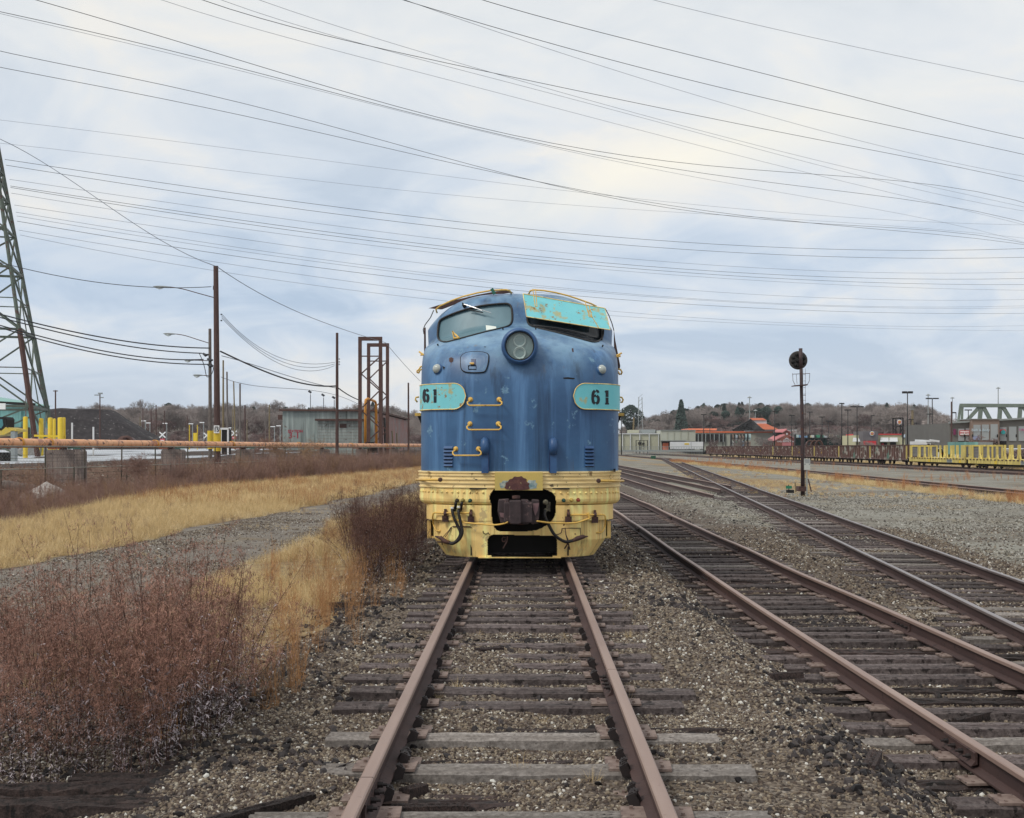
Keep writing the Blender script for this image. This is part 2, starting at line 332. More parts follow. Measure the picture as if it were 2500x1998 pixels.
def zone(x, y):
    """grass / weed / road / grey / dark masks, 0..1"""
    r0, r1 = ROADX(y); xo = x; wv = 1.5*(fbm(x*.6, y, .22, 4, 55)-.5)+.6*(fbm(x, y, .9, 3, 57)-.5); x = x+np.where(x < -2.2, wv, 0)
    road = sstep(-.5, .4, x-r0)*sstep(-.5, .4, r1-x)
    gl = np.interp(y, [0, 34, 47, 64, 80, 121, 300], [-14, -14.4, -16.2, -17.2, -14.6, -11, -8])
    rc = (r0+r1)/2; road = road*(1-.52*(np.exp(-((x-rc-.85)/.28)**2)+np.exp(-((x-rc+.75)/.28)**2))*fbm(x, y*.3, .7, 3, 44)*1.5)
    grass = sstep(-1, 1, x-gl)*(1-sstep(-.6, .3, x-r0))
    g2 = sstep(-.3, .5, x-r1)*(1-sstep(-.5, .5, x+2.6))*sstep(9, 12, y); grass = np.maximum(grass, g2)
    weed = (1-sstep(-1, 1, x-gl))*(1-sstep(2.5, 6, pipex(y)-x)); x = xo
    d3 = x-t3x(y)
    grey = sstep(1.6, 2.6, d3)*(1-sstep(-3, -1.5, x-t6x(y)))
    grey = np.maximum(grey, sstep(1.6, 2.4, x-t6x(y))*(1-sstep(-3, -1.8, x-t7x(y))))
    grey = np.maximum(grey, sstep(18, 40, y)*.62*sstep(1.6, 2.5, x-t2x(y)))
    grey = np.maximum(grey, .55*np.exp(-(((x-6.7)/2.4)**2+((y-46)/10)**2)))
    og = np.exp(-((x-(t6x(y)-2.3))/1.0)**2)*.8+.9*np.exp(-((x-(t6x(y)-8))/2.6)**2)*fbm(x, y, .15, 3, 40)*1.2
    grass = np.maximum(grass, og*sstep(20, 50, y))
    grass = np.maximum(grass, .55*sstep(3, 6, x-t7x(y)))
    dark = 1-sstep(1.1, 2.0, np.abs(x-t6x(y))); dark = np.maximum(dark, 1-sstep(1.2, 2.4, np.abs(x-t7x(y))))
    dark = np.maximum(dark, .9*sstep(1.5, 4, pipex(y)-x)); dark = np.maximum(dark, .46*(1-sstep(.9, 2.0, np.abs(x-t3x(y)))))
    dark = np.maximum(dark, .72*(x < -1.6)*(x > -4.5)*(y < 13))
    dark = np.maximum(dark, .6*(1-sstep(.8, 1.6, np.abs(x-t5x(y)+.2)))*(y > 48)); dark = np.maximum(dark, .6*np.exp(-(((x-2.1)/.5)**2))*sstep(14, 20, y))
    return dict(grass=grass, weed=weed, road=road, grey=grey, dark=dark)
def make_ground():
    def axis(lo, hi, d0, g):
        a = [0.]; s = d0
        while a[-1] < hi: a.append(a[-1]+s); s *= g
        b = [0.]; s = d0
        while b[-1] > lo: b.append(b[-1]-s); s *= g
        return np.array(sorted(set(b+a)))
    xs = axis(-900, 1400, .09, 1.017); ys = np.concatenate([np.linspace(-40, 3.9, 30), 4+np.cumsum(.07*1.0145**np.arange(480))]); ys = ys[ys < 1500]; ys = np.append(ys, 2500)
    X, Y = np.meshgrid(xs, ys); Z = height(X, Y)
    V = np.stack([X, Y, Z], -1).reshape(-1, 3); nx = len(xs); ny = len(ys)
    i, j = np.meshgrid(np.arange(nx-1), np.arange(ny-1)); a = (j*nx+i).ravel()
    Fq = np.stack([a, a+1, a+nx+1, a+nx], -1)
    o = np_mesh('ground', V, Fq, ground_mat(), None, True); tag(o, kind='structure')
    for n, v in zone(X, Y).items():
        at = o.data.attributes.new(n, 'FLOAT', 'POINT'); at.data.foreach_set('value', np.broadcast_to(v, X.shape).ravel().astype(np.float32))
    return o
make_ground()
# dirt lane on the left and concrete yard behind the pipe
def strip(name, ys, xa, xb, zf, mat, nx=8):
    ys = np.asarray(ys, float); V = []
    for y in ys:
        a, b = xa(y), xb(y)
        for k in range(nx+1): x = a+(b-a)*k/nx; V.append((x, y, zf(x, y)))
    n = nx+1; Fq = [(j*n+i, j*n+i+1, (j+1)*n+i+1, (j+1)*n+i) for j in range(len(ys)-1) for i in range(nx)]
    return np_mesh(name, V, Fq, mat, None, True)
M['lot'] = paint('pale_concrete_yard', (.52, .55, .60), (.42, .45, .50), .12, .55, (.3, .29, .28), .36, .8, bump=0)
o = strip('paved_yard', np.linspace(40, 330, 90), lambda y: pipex(min(y,180))-6.6-130-y*.3, lambda y: pipex(min(y, 180))-5.2-2*vnoise(np.array(y), np.array(0.), .1)-max(0, (y-88)*.10), lambda x, y: hgt(x, y)+.02, M['lot'], 30); tag(o, kind='structure')

# ------------------------------------------------------------------ tracks
RP = [(-.07, -.17), (.07, -.17), (.07, -.157), (.012, -.135), (.012, -.045), (.036, -.034), (.036, -.006), (.028, 0), (-.028, 0), (-.036, -.006), (-.036, -.034), (-.012, -.045), (-.012, -.135), (-.07, -.157)]
def rail(name, label, fx, side, z, ys, top='rail_top', group=None, wob=0):
    ys = list(ys); P = []
    for y in ys:
        y2 = y+.01; dx = float(fx(y2)-fx(y))/.01; n = Vector((1, -dx, 0)).normalized()
        P.append((Vector((float(fx(y)), y, z))+n*side*.7525, n))
    k = len(RP); mb = MB(); vs = []
    for i, (p, n) in enumerate(P):
        dz = wob*(float(fbm(np.array(p.y), np.array(side*3.), .11, 3, 31))-.5); dxw = wob*(float(fbm(np.array(p.y), np.array(side*3.+9), .08, 2, 33))-.5)
        for (a, b) in RP: vs.append(p+n*(a+dxw)+Vector((0, 0, b+dz)))
    fs = []; ms = []
    for i in range(len(P)-1):
        for j in range(k):
            fs.append((i*k+j, i*k+(j+1) % k, (i+1)*k+(j+1) % k, (i+1)*k+j)); ms.append(1 if j in (5, 6, 7, 8, 9) else 0)
    fs += [tuple(range(k-1, -1, -1)), tuple((len(P)-1)*k+j for j in range(k))]; ms += [0, 0]
    mb.v = [tuple(v) for v in vs]; mb.f = fs; mb.m = ms
    o = mb.build(name, [M['rail_side'], M[top]]); tag(o, label, 'rail', group); return o
def seg(a, b, d=1.5): return list(np.arange(a, b, d))+[b]
T1 = lambda y: T1X+0*y
Y_JL, Y_JR = 6.42, 9.55       # rail joints of the main track
rl0 = rail('rail', 'rusty rail in the bottom left corner of the near track, ahead of the joint', T1, -1, 0, seg(-6, Y_JL-.005), group='rails of the near track')
rl = rail('rail', 'long rusty left rail running under the blue locomotive', T1, -1, 0, seg(Y_JL+.005, 300), group='rails of the near track')
rr0 = rail('rail', 'rusty right rail of the near track, the nearest length up to the bolted joint', T1, 1, 0, seg(-6, Y_JR-.005), group='rails of the near track')
rr = rail('rail', 'rusty right rail beyond the bolted joint, running under the blue locomotive', T1, 1, 0, seg(Y_JR+.005, 300), group='rails of the near track')
J2L, J2R = [8.6, 19.8, 31.5], [14.6, 25.6, 37]
f2 = t2x
r2l = rail('rail', 'left rail of the second track, rusty brown with bolted joints', f2, -1, T2Z, seg(-6, 62), group='rails of the second track', wob=.10)
r2r = rail('rail', 'right rail of the second track, rusty brown with bolted joints', f2, 1, T2Z, seg(-6, 62), group='rails of the second track', wob=.10)
r3l = rail('rail', 'left rail of the third track, shinier grey steel, slanting to the right', t3x, -1, T3Z, seg(-6, 260, 3), 'rail_steel', group='rails of the third track', wob=.05)
r3r = rail('rail', 'right rail of the third track, shinier grey steel, beside the gravel lane', t3x, 1, T3Z, seg(-6, 260, 3), 'rail_steel', group='rails of the third track', wob=.05)
r5l = rail('rail', 'left rail of the dead end siding stopping at the gravel heap', t5x, -1, T3Z, seg(56, 210, 3), group='rails of the dead end siding')
r5r = rail('rail', 'right rail of the dead end siding stopping at the gravel heap', t5x, 1, T3Z, seg(53, 210, 3), group='rails of the dead end siding')
r4l = rail('rail', 'left rail of the branch joining the third track behind the gravel heap', t4x, -1, T3Z, seg(60, 230, 3), group='rails of the joining branch')
r4r = rail('rail', 'right rail of the branch joining the third track behind the gravel heap', t4x, 1, T3Z, seg(66, 230, 3), group='rails of the joining branch')
r6l = rail('rail', 'near rail of the track behind the strip of orange grass', t6x, -1, T3Z, seg(20, 420, 6), group='rails behind the orange grass')
r6r = rail('rail', 'far rail of the track behind the strip of orange grass', t6x, 1, T3Z, seg(20, 420, 6), group='rails behind the orange grass')
r7l = rail('rail', 'near rail carrying the parked freight cars', t7x, -1, T3Z, seg(60, 480, 6), group='rails under the freight cars')
r7r = rail('rail', 'far rail carrying the parked freight cars', t7x, 1, T3Z, seg(60, 480, 6), group='rails under the freight cars')
t8x = lambda y: t7x(y)-4.2
r8l = rail('rail', 'near rail of the empty track in front of the freight cars', t8x, -1, T3Z, seg(60, 480, 6), group='rails of the empty track before the freight cars')
r8r = rail('rail', 'far rail of the empty track in front of the freight cars', t8x, 1, T3Z, seg(60, 480, 6), group='rails of the empty track before the freight cars')
# joint bars as parts of the rails
def joint(r, x, y, z, dx=0, L=.62):
    for s in (-1, 1):
        mb = MB(); mb.prism([Vector((x+s*.013, y-L/2, z-.05)), Vector((x+s*.036, y-L/2, z-.058)), Vector((x+s*.030, y-L/2, z-.085)), Vector((x+s*.030, y-L/2, z-.115)), Vector((x+s*.058, y-L/2, z-.150)), Vector((x+s*.013, y-L/2, z-.138))], (dx*L, L, 0))
        j = mb.build('joint_bar', M['rail_side'], r)
        for q in (-.22, -.075, .075, .22):
            nb = MB(); nb.lathe([(.001, .030), (.018, .030), (.018, 0), (.001, 0)], (x+s*.030+dx*q, y+q, z-.10), (s, 0, 0), 6)
            nb.lathe([(.001, .052), (.009, .052), (.009, .02)], (x+s*.030+dx*q, y+q, z-.10), (s, 0, 0), 6); nb.build('bolt', M['anchor'], j)
joint(rl, T1X-.7525, Y_JL, 0); joint(rr, T1X+.7525, Y_JR, 0)
for y in J2L: joint(r2l, float(t2x(y))-.7525, y, T2Z)
for y in J2R: joint(r2r, float(t2x(y))+.7525, y, T2Z)
for y in (13.2, 25.5, 36): joint(r3l, float(t3x(y))-.75, y, T3Z, .0955)
# rail anchors: hooked clips on the inner foot of the near track's rails
def anchor_mesh():
    mb = MB()
    pts = [(0, 0, -.175), (.045, 0, -.178), (.085, .004, -.165), (.105, .006, -.135), (.092, .006, -.105), (.07, .004, -.112)]
    for a, b in zip(pts[:-1], pts[1:]): mb.bar(a, b, .034, .016)
    mb.prism([Vector((.05, -.022, -.178)), Vector((.10, -.022, -.172)), Vector((.115, -.022, -.12)), Vector((.08, -.022, -.10)), Vector((.06, -.022, -.14))], (0, .014, 0))
    me = bpy.data.meshes.new('rail_anchor'); me.from_pydata(mb.v, [], mb.f); me.materials.append(M['anchor']); return me
AM = anchor_mesh()
def anchors(r, x, s, ys):
    for y in ys:
        a = bpy.data.objects.new('rail_anchor', AM); C.objects.link(a); a.parent = r; a.location = (x, y, 0)
        a.scale = (s*random.uniform(1.0, 1.25), random.uniform(1.0, 1.5), random.uniform(.95, 1.15)); a.rotation_euler.z = random.uniform(-.15, .15)

M['tie'] = paint('weathered_tie_wood', (.19, .16, .155), (.065, .048, .048), 2.2, .85, (.020, .015, .015), .44, 7, False, .8, stretch=(.22, 3.2, 2), obj_rand=.45, fine=26)
M['tie_pale'] = paint('bleached_sheen_tie_wood', (.37, .34, .32), (.19, .165, .15), 2.2, .9, (.03, .022, .02), .38, 7, False, .8, stretch=(.22, 3.2, 2), obj_rand=.25, fine=26)  # bleached wood on the near track, painted wet sheen on the next two
def tie_mesh(seed, L=2.6, w=.23, h=.18, rough=.012, n=26):
    r = random.Random(seed); vs = []; prof = []
    m = 9
    for i in range(n+1):
        x = -L/2+L*i/n; e = 0 if 0 < i < n else r.uniform(-.03, .03)
        split = r.random() < .2
        for j in range(m):
            t = j/(m-1); y = -w/2+w*t
            z = -(.0 if 0 < j < m-1 else .012)-abs(r.gauss(0, rough*.35))-(rough*1.4 if (j in (3, 5) and r.random() < .45) else 0)
            vs.append((x+e+r.uniform(-.01, .01), y*(1+r.uniform(-.05, .05) if j in (0, m-1) else 1), z))
        vs.append((x+e, w/2, -h)); vs.append((x+e, -w/2, -h))
    k = m+2; fs = [(i*k+j, (i+1)*k+j, (i+1)*k+(j+1) % k, i*k+(j+1) % k) for i in range(n) for j in range(k)]
    fs += [tuple(range(k)), tuple(n*k+j for j in range(k-1, -1, -1))]
    me = bpy.data.meshes.new('tie'); me.from_pydata(vs, [], fs); return me
TM = [tie_mesh(i) for i in range(10)]; TB = [tie_mesh(50+i, rough=.035) for i in range(5)]
M['tie_dark'] = paint('rotten_dark_wood', (.085, .056, .050), (.028, .019, .019), 2.6, .8, (.012, .009, .009), .45, 8, False, 1.0, stretch=(.18, 3.6, 2), obj_rand=.4, fine=30)
for t in TM: t.materials.append(M['tie'])
for t in TB: t.materials.append(M['tie_dark'])
TP = [tie_mesh(80+i) for i in range(4)]
for t in TP: t.materials.append(M['tie_pale'])
pm = MB(); pm.box((0, 0, 0), (.37, .20, .016)); 
for sx in (-.13, .13):
    for sy in (-.055, .055): pm.box((sx, sy, .008), (.018, .018, .010 if (sx*sy > 0) else .03))
PLATE = bpy.data.meshes.new('tie_plate'); PLATE.from_pydata(pm.v, [], pm.f); PLATE.materials.append(M['plate'])
def tie(x, y, z, rz=0, mesh=None, label=None, group=None, plates=True, sx=1, sy=1, dx=0):
    o = bpy.data.objects.new('railway_tie', mesh or random.choice(TM)); C.objects.link(o); o.location = (x+dx, y, z); o.rotation_euler.z = rz
    o.rotation_euler.y = random.uniform(-.004, .004); o.scale = (sx, sy, 1)
    tag(o, label, 'railway tie', group)
    if plates:
        for s in (-1, 1):
            p = bpy.data.objects.new('tie_plate', PLATE); C.objects.link(p); p.parent = o; p.location = ((s*.7525-dx)/sx, random.uniform(-.012, .012), .008)
            p.scale = (1/sx, 1/sy, 1); p.rotation_euler.z = random.uniform(-.04, .04)
    return o
ORD = ['nearest', 'second', 'third', 'fourth', 'fifth', 'sixth', 'seventh', 'eighth', 'ninth', 'tenth', 'eleventh', 'twelfth', 'thirteenth', 'fourteenth', 'fifteenth', 'sixteenth', 'seventeenth', 'eighteenth', 'nineteenth', 'twentieth', 'twenty-first', 'twenty-second', 'twenty-third', 'twenty-fourth', 'twenty-fifth', 'twenty-sixth', 'twenty-seventh', 'twenty-eighth', 'twenty-ninth', 'thirtieth']
# main track ties at the photograph's spacing:  (pixel row of the top edge, kind, right end shift)
rows = [(1994, 'p', .0), (1929, 'b', -.5), (1877, 'p', .15), (1845, 'b', -.9), (1798, 'p', .05), (1766, 'b', .3), (1715, 'n', -.05), (1682, 'n', .05), (1650, 'n', -.1), (1621, 'n', -.05), (1597, 'n', -.02), (1572, 'n', 0), (1545, 'b', .1), (1526, 'n', .05), (1508, 'n', 0), (1493, 'n', .05), (1476, 'n', 0), (1459, 'n', .05), (1446, 'n', 0), (1433, 'n', 0), (1421, 'n', .1), (1411, 'n', 0), (1402, 'n', 0), (1393, 'n', 0), (1385, 'n', 0)]
ty = []
for i, (r_, k, dx) in enumerate(rows):
    y = F*(CAMZ+.18)/(r_-VY); 
    z = (-.178 if k != 'b' else -.222)-random.uniform(0, .012)
    if i in (0, 4, 2): z = -.172
    me = random.choice({'p': TP, 'b': TB, 'n': TM}[k])
    lb = {'p': 'bleached grey wooden tie', 'b': 'decayed dark tie half buried in gravel', 'n': 'dark weathered wooden tie'}[k]
    tie(T1X, y, z, random.uniform(-.026, .026), me, f'{lb} between the near rails, {ORD[i]} from the bottom edge', 'ties of the near track', dx=dx, sy=random.uniform(.85, 1.12), sx=random.uniform(.96, 1.05))
    ty.append(y)
y = ty[-1]+.55
while y < 29:
    tie(T1X, y, -.178, random.uniform(-.01, .01), None, 'dark wooden tie in the shadow under the locomotive', 'ties under the locomotive'); y += .54
ya = [yy+random.choice((-.17, .17))*1.0 for yy in ty if yy > 6.0]; 
anchors(rl, T1X-.7525, 1, [v for v in ya if v > Y_JL+.1]+[7.35, 7.5, 9.0]); anchors(rr0, T1X+.7525, -1, [v+.05 for v in ya if v < Y_JR-.35]+[6.5, 7.2]); anchors(rr, T1X+.7525, -1, [v for v in ya if v > Y_JR+.35]+[10.6])
# old ties next to the near track, bottom left
for (px, py, L_, rz, k, lb) in ((230, 1935, 1.9, .06, 'b', 'long black rotten timber lying left of the near track, along the bottom edge'), (60, 1975, 2.2, -.1, 'b', 'dark timber at the very bottom left corner'), (420, 1965, 1.6, .12, 'n', 'low dark timber at the bottom edge, half under gravel'), (560, 1915, 1.9, -.02, 'b', 'dark split timber lying under the big reddish weed clump'), (700, 1835, 1.6, -.06, 'b', 'dark timber lying left of the rail, just past the weed clump'), (760, 1965, 1.3, .08, 'b', 'cracked purple-brown timber end touching the bottom left rail'), (690, 1990, .9, .3, 'b', 'short broken timber at the bottom edge left of the rail')):
    y = F*(CAMZ+.3)/(py-VY); x = (px-VX)/F*y
    o = tie(x, y, -.24, rz, random.choice(TB), lb, 'loose timbers left of the near track', plates=False, sx=L_/2.6, sy=.62)
def track_ties(fx, z, y0, y1, sp, lbl, grp, lb2=None, nlab=0, slope=0, plates=True, bury=.25, from_name=''):
    y = y0; i = 0
    while y < y1:
        k = random.random(); me = random.choice(TB if k < bury else (TP if k > .84 else TM))  # the pale ties put a wet sheen into the wood colour
        lb = (f'{lbl}, {ORD[i]} {from_name}' if i < nlab else f'{lb2 or lbl}')
        g = grp if i >= nlab else grp
        tie(float(fx(y)), y, z-.175-(.03 if me in TB else 0)-random.uniform(0, .012), -slope+random.uniform(-.025, .025), me, lb, g, plates and y < 40, dx=random.uniform(-.12, .12), sy=random.uniform(.8, 1.12), sx=random.uniform(.95, 1.04))
        y += sp*random.uniform(.9, 1.1); i += 1
track_ties(t2x, T2Z, 5.9, 50, .52, 'weathered tie of the second track', 'ties of the second track', 'dark weathered tie far along the second track, past the pair of bolted joints', 24, from_name='from the right edge')
track_ties(t3x, T3Z, 11.5, 72, .53, 'grey weathered tie of the third track', 'ties of the third track', 'weathered tie of the third track beyond the open gravel', 20, slope=.0955, from_name='from the right edge')
def tie_stuff(name, fx, z, y0, y1, sp=.6, slope=0, x0=0):
    mb = MB(); y = y0
    while y < y1: mb.box((float(fx(y))+random.uniform(-.1, .1), y, z-.26), (2.6, .22, .17), -slope); y += sp
    return tag(mb.build(name, M['tie']), kind='stuff', label='distant row of dark wooden ties', cat='railway ties')
for fx, a, b, s, lb in ((t2x, 50, 62, 0, 'far dark ties at the end of the second track'), (t3x, 72, 240, .0955, 'far dark ties of the third track'), (t5x, 52, 200, 0, 'dark ties of the dead end siding'), (t4x, 80, 220, 0, 'dark ties of the joining branch'), (t6x, 30, 300, 0, 'dark ties of the track behind the orange grass'), (t7x, 80, 400, 0, 'dark ties under the freight cars'), (t8x, 80, 400, 0, 'dark ties of the empty track before the freight cars')):
    o = tie_stuff('railway_ties', fx, T3Z, a, b, .6, s); o['label'] = lb
# ------------------------------------------------------------------ the locomotive
LX, LY = -.07, 18.4
loco = thing('locomotive', 'streamlined blue and cream diesel locomotive numbered 61, parked head-on on the near track', 'locomotive', (LX, LY, 0))
#      zc    yf    W     R    drop  p
LR = [(1.36, .00, 1.55, .95, .00, 2), (1.9, .00, 1.55, .95, 0, 2), (2.4, .01, 1.55, .95, 0, 2), (2.75, .04, 1.55, .95, 0, 2), (2.98, .10, 1.55, .96, .01, 2),
      (3.15, .19, 1.545, .97, .03, 2), (3.30, .33, 1.54, .99, .07, 2), (3.43, .53, 1.535, .99, .12, 2), (3.53, .76, 1.525, .96, .17, 2), (3.605, 1.0, 1.52, .90, .215, 2),
      (3.655, 1.20, 1.52, .83, .25, 2.1), (3.71, 1.29, 1.525, .79, .27, 2.2), (3.80, 1.345, 1.53, .76, .30, 2.4), (4.00, 1.45, 1.54, .72, .37, 2.8),
      (4.12, 1.53, 1.545, .68, .45, 3.2), (4.205, 1.66, 1.55, .62, .52, 3.4), (4.262, 1.87, 1.55, .5, .57, 3.5), (4.30, 2.25, 1.55, .3, .60, 3.5), (4.31, 2.8, 1.55, .02, .60, 3.5), (4.31, 14.5, 1.55, .02, .60, 3.5)]
LR = np.array(LR)
def lrow(v):      # Catmull-Rom through the rows
    v = min(max(v, 0), len(LR)-1.0001); i = int(v); t = v-i
    p0, p1, p2, p3 = LR[max(i-1, 0)], LR[i], LR[i+1], LR[min(i+2, len(LR)-1)]
    if i >= 17: return p1+(p2-p1)*t
    return .5*((2*p1)+(-p0+p2)*t+(2*p0-5*p1+4*p2-p3)*t*t+(-p0+3*p1-3*p2+p3)*t*t*t)
NN = 2.25
def plan(th, Wd, R):   # th in -pi/2..pi/2
    s, c = abs(math.sin(th)), abs(math.cos(th)); x = Wd*s**(2/NN)*(1 if th >= 0 else -1); y = R*(1-c**(2/NN)); return x, y
def build_nose():
    NU = 250; th = [(-PI/2+PI*i/NU) for i in range(NU+1)]
    vs_ = list(np.arange(0, 3, .1))+list(np.arange(3, 9, .09))+list(np.arange(9, 14, .085))+list(np.arange(14, 18, .16))+[18.0, 19.0]
    V = []; nrow = NU+3
    for v in vs_:
        zc, yf, Wd, R, dr, p = lrow(v); r = []
        for t in th:
            x, y = plan(t, Wd, R); r.append((x, yf+y, zc-dr*(abs(x)/Wd)**p))
        a, b = r[0], r[-1]
        V += [(a[0], 14.6, a[2])]+r+[(b[0], 14.6, b[2])]
    k = nrow; F_ = [(j*k+i, j*k+i+1, (j+1)*k+i+1, (j+1)*k+i) for j in range(len(vs_)-1) for i in range(k-1)]
    V = [(x+LX, y+LY, z) for x, y, z in V]
    return V, F_
NV, NF = build_nose()
NB = BVHTree.FromPolygons([Vector(v) for v in NV], NF)
def hit(px, py, off=0.0, tree=None, orig=None):
    d = ray(px, py); h = (tree or NB).ray_cast(Vector((0, 0, CAMZ)), d, 60)
    if h[0] is None:
        if tree is None and py > 1130: return W(px, py, LY)
        if tree is None and 1020 < px < 1530: return W(px, py, LY+1.5)
        return None
    n = h[1] if h[1].dot(d) < 0 else -h[1]; return h[0]+n*off
def hn(px, py, tree=None):
    d = ray(px, py); h = (tree or NB).ray_cast(Vector((0, 0, CAMZ)), d, 60)
    if h[0] is None: return None, None
    n = h[1] if h[1].dot(d) < 0 else -h[1]; return h[0], n
def z1(x, y): return (980+x/3.4466, 680+y/3.4466)       # reading of the close-up of the nose
def z2(x, y): return (980+x/3.7172, 1120+y/3.7172)      # reading of the close-up of the pilot
def inpoly(p, poly):
    x, y = p; c = False; j = len(poly)-1
    for i in range(len(poly)):
        a, b = poly[i], poly[j]
        if (a[1] > y) != (b[1] > y) and x < (b[0]-a[0])*(y-a[1])/(b[1]-a[1])+a[0]: c = not c
        j = i
    return c
def rounded(poly, k=2):
    for _ in range(k):
        q = []
        for i in range(len(poly)):
            a, b = poly[i], poly[(i+1) % len(poly)]; q += [(a[0]*.75+b[0]*.25, a[1]*.75+b[1]*.25), (a[0]*.25+b[0]*.75, a[1]*.25+b[1]*.75)]
        poly = q
    return poly
WINL = rounded([z1(*p) for p in ((308, 430), (318, 362), (350, 335), (450, 292), (560, 256), (700, 226), (860, 212), (905, 216), (926, 240), (934, 300), (933, 362), (912, 398), (860, 418), (700, 455), (560, 492), (420, 530), (375, 540), (325, 530), (306, 495))], 1)
CXP = 1269.0
WINR = [(2*CXP-x, y) for x, y in WINL]
cen = [tuple(sum(NV[i][k] for i in f)/len(f) for k in range(3)) for f in NF]
keep, gl, gr = [], [], []
for f, c in zip(NF, cen):
    if c[1] < LY+3 and c[2] > 3.3:
        p = toPx(c)
        if inpoly(p, WINL): gl.append(f); continue
        if inpoly(p, WINR): gr.append(f); continue
    keep.append(f)
mb = MB(); mb.v = NV; mb.f = keep; mb.m = [0]*len(keep)
# rear wall and floor close the shell
b = len(mb.v); mb.v += [(LX+x, LY+14.6, z) for x, z in ((-1.55, 1.36), (1.55, 1.36), (1.55, 3.71), (.9, 4.2), (0, 4.31), (-.9, 4.2), (-1.55, 3.71))]; mb.f.append(tuple(range(b, b+7))); mb.m.append(0)
body = mb.build('nose_and_cab_shell', M['loco_blue'], loco, True)
def pane(fs, name, mat, off, label=None):
    idx = sorted({i for f in fs for i in f}); mp = {i: k for k, i in enumerate(idx)}
    o = MB(); o.v = [(NV[i][0], NV[i][1]+off, NV[i][2]-off*.12) for i in idx]; o.f = [tuple(mp[i] for i in f) for f in fs]; o.m = [0]*len(fs)
    return o.build(name, mat, loco, True, label)
def glass(name, c, rough, alpha):
    m = bpy.data.materials.new(name); m.use_nodes = True; nt = m.node_tree; N = nt.nodes.new; L = nt.links.new
    b = nt.nodes['Principled BSDF']; b.inputs['Base Color'].default_value = col(c); b.inputs['Roughness'].default_value = rough; b.inputs['IOR'].default_value = 1.5
    t = N('ShaderNodeBsdfTransparent'); t.inputs[0].default_value = (.75, .82, .8, 1); mx = N('ShaderNodeMixShader'); mx.inputs[0].default_value = 1-alpha
    n = N('ShaderNodeTexNoise'); n.inputs['Scale'].default_value = 6; n.inputs['Detail'].default_value = 6; tc = N('ShaderNodeTexCoord'); mp = N('ShaderNodeMapping'); mp.inputs['Scale'].default_value = (1, 1, .25); L(tc.outputs['Object'], mp.inputs[0]); L(mp.outputs[0], n.inputs[0])
    r = N('ShaderNodeMapRange'); r.inputs[1].default_value = .4; r.inputs[2].default_value = .65; r.inputs[3].default_value = alpha+.06; r.inputs[4].default_value = max(alpha-.08, 0); L(n.outputs[0], r.inputs[0])
    L(r.outputs[0], mx.inputs[0]); L(b.outputs[0], mx.inputs[1]); L(t.outputs[0], mx.inputs[2]); L(mx.outputs[0], nt.nodes['Material Output'].inputs[0]); return m
M['wglass'] = glass('dusty_windscreen', (.125, .225, .275), .45, .06)
M['dglass'] = glass('dark_windscreen', (.022, .026, .034), .12, .10)
pl = pane(gl, 'windscreen', M['wglass'], .035, 'dusty blue-grey windscreen pane with a wiper across it')
pr = pane(gr, 'windscreen', M['dglass'], .035, 'dark windscreen pane half covered by the turquoise board')
for w, par in ((WINL, pl), (WINR, pr)):
    pts = [hit(*p, .004) for p in w]; pts = [p for p in pts if p]; pts.append(pts[0]); pts.append(pts[1])
    g = MB(); g.tube(pts, .017, 6, False); g.build('gasket', M['black'], par, True)
# cab interior
cb = MB(); cb.bx(LX-1.4, LX+1.4, LY+3.4, LY+3.44, 2.4, 4.1); cb.bx(LX-1.4, LX+1.4, LY+1.2, LY+3.4, 2.5, 2.54); cb.bx(LX-1.1, LX+1.1, LY+1.75, LY+2.0, 2.6, 3.35); cb.build('cab_interior', flat_mat('cab_interior_grey', (.05, .065, .06), .9), loco)
a, bb, c_, d_ = [hit(*z1(*p)) + Vector((0, .10, 0)) for p in ((707, 372), (795, 380), (797, 425), (712, 440))]
pb = MB(); pb.add([a, bb, c_, d_, a+Vector((0, .004, 0)), bb+Vector((0, .004, 0)), c_+Vector((0, .004, 0)), d_+Vector((0, .004, 0))], [(0, 1, 2, 3), (7, 6, 5, 4), (0, 4, 5, 1), (1, 5, 6, 2), (2, 6, 7, 3), (3, 7, 4, 0)]); pb.build('rear_window_light_card', flat_mat('rear_light_card', (.75, .8, .75), .8), loco)  # pale card added for the brightness showing through the rear window
# strips laid on the surface
def drape_tube(pts, r, off, name, mat, n=6, par=None, tree=None):
    P = [hit(*p, off, tree) for p in pts]; P = [p for p in P if p]; m = MB(); m.tube(P, r, n); return m.build(name, mat, par or loco, True)
def dense(pts, k=6):
    q = []
    for a, b in zip(pts[:-1], pts[1:]): q += [(a[0]+(b[0]-a[0])*i/k, a[1]+(b[1]-a[1])*i/k) for i in range(k)]
    return q+[pts[-1]]
def arc(cx, cy, rx, ry, a0, a1, n=16): return [(cx+rx*math.cos(math.radians(a0+(a1-a0)*i/n)), cy+ry*math.sin(math.radians(a0+(a1-a0)*i/n))) for i in range(n+1)]
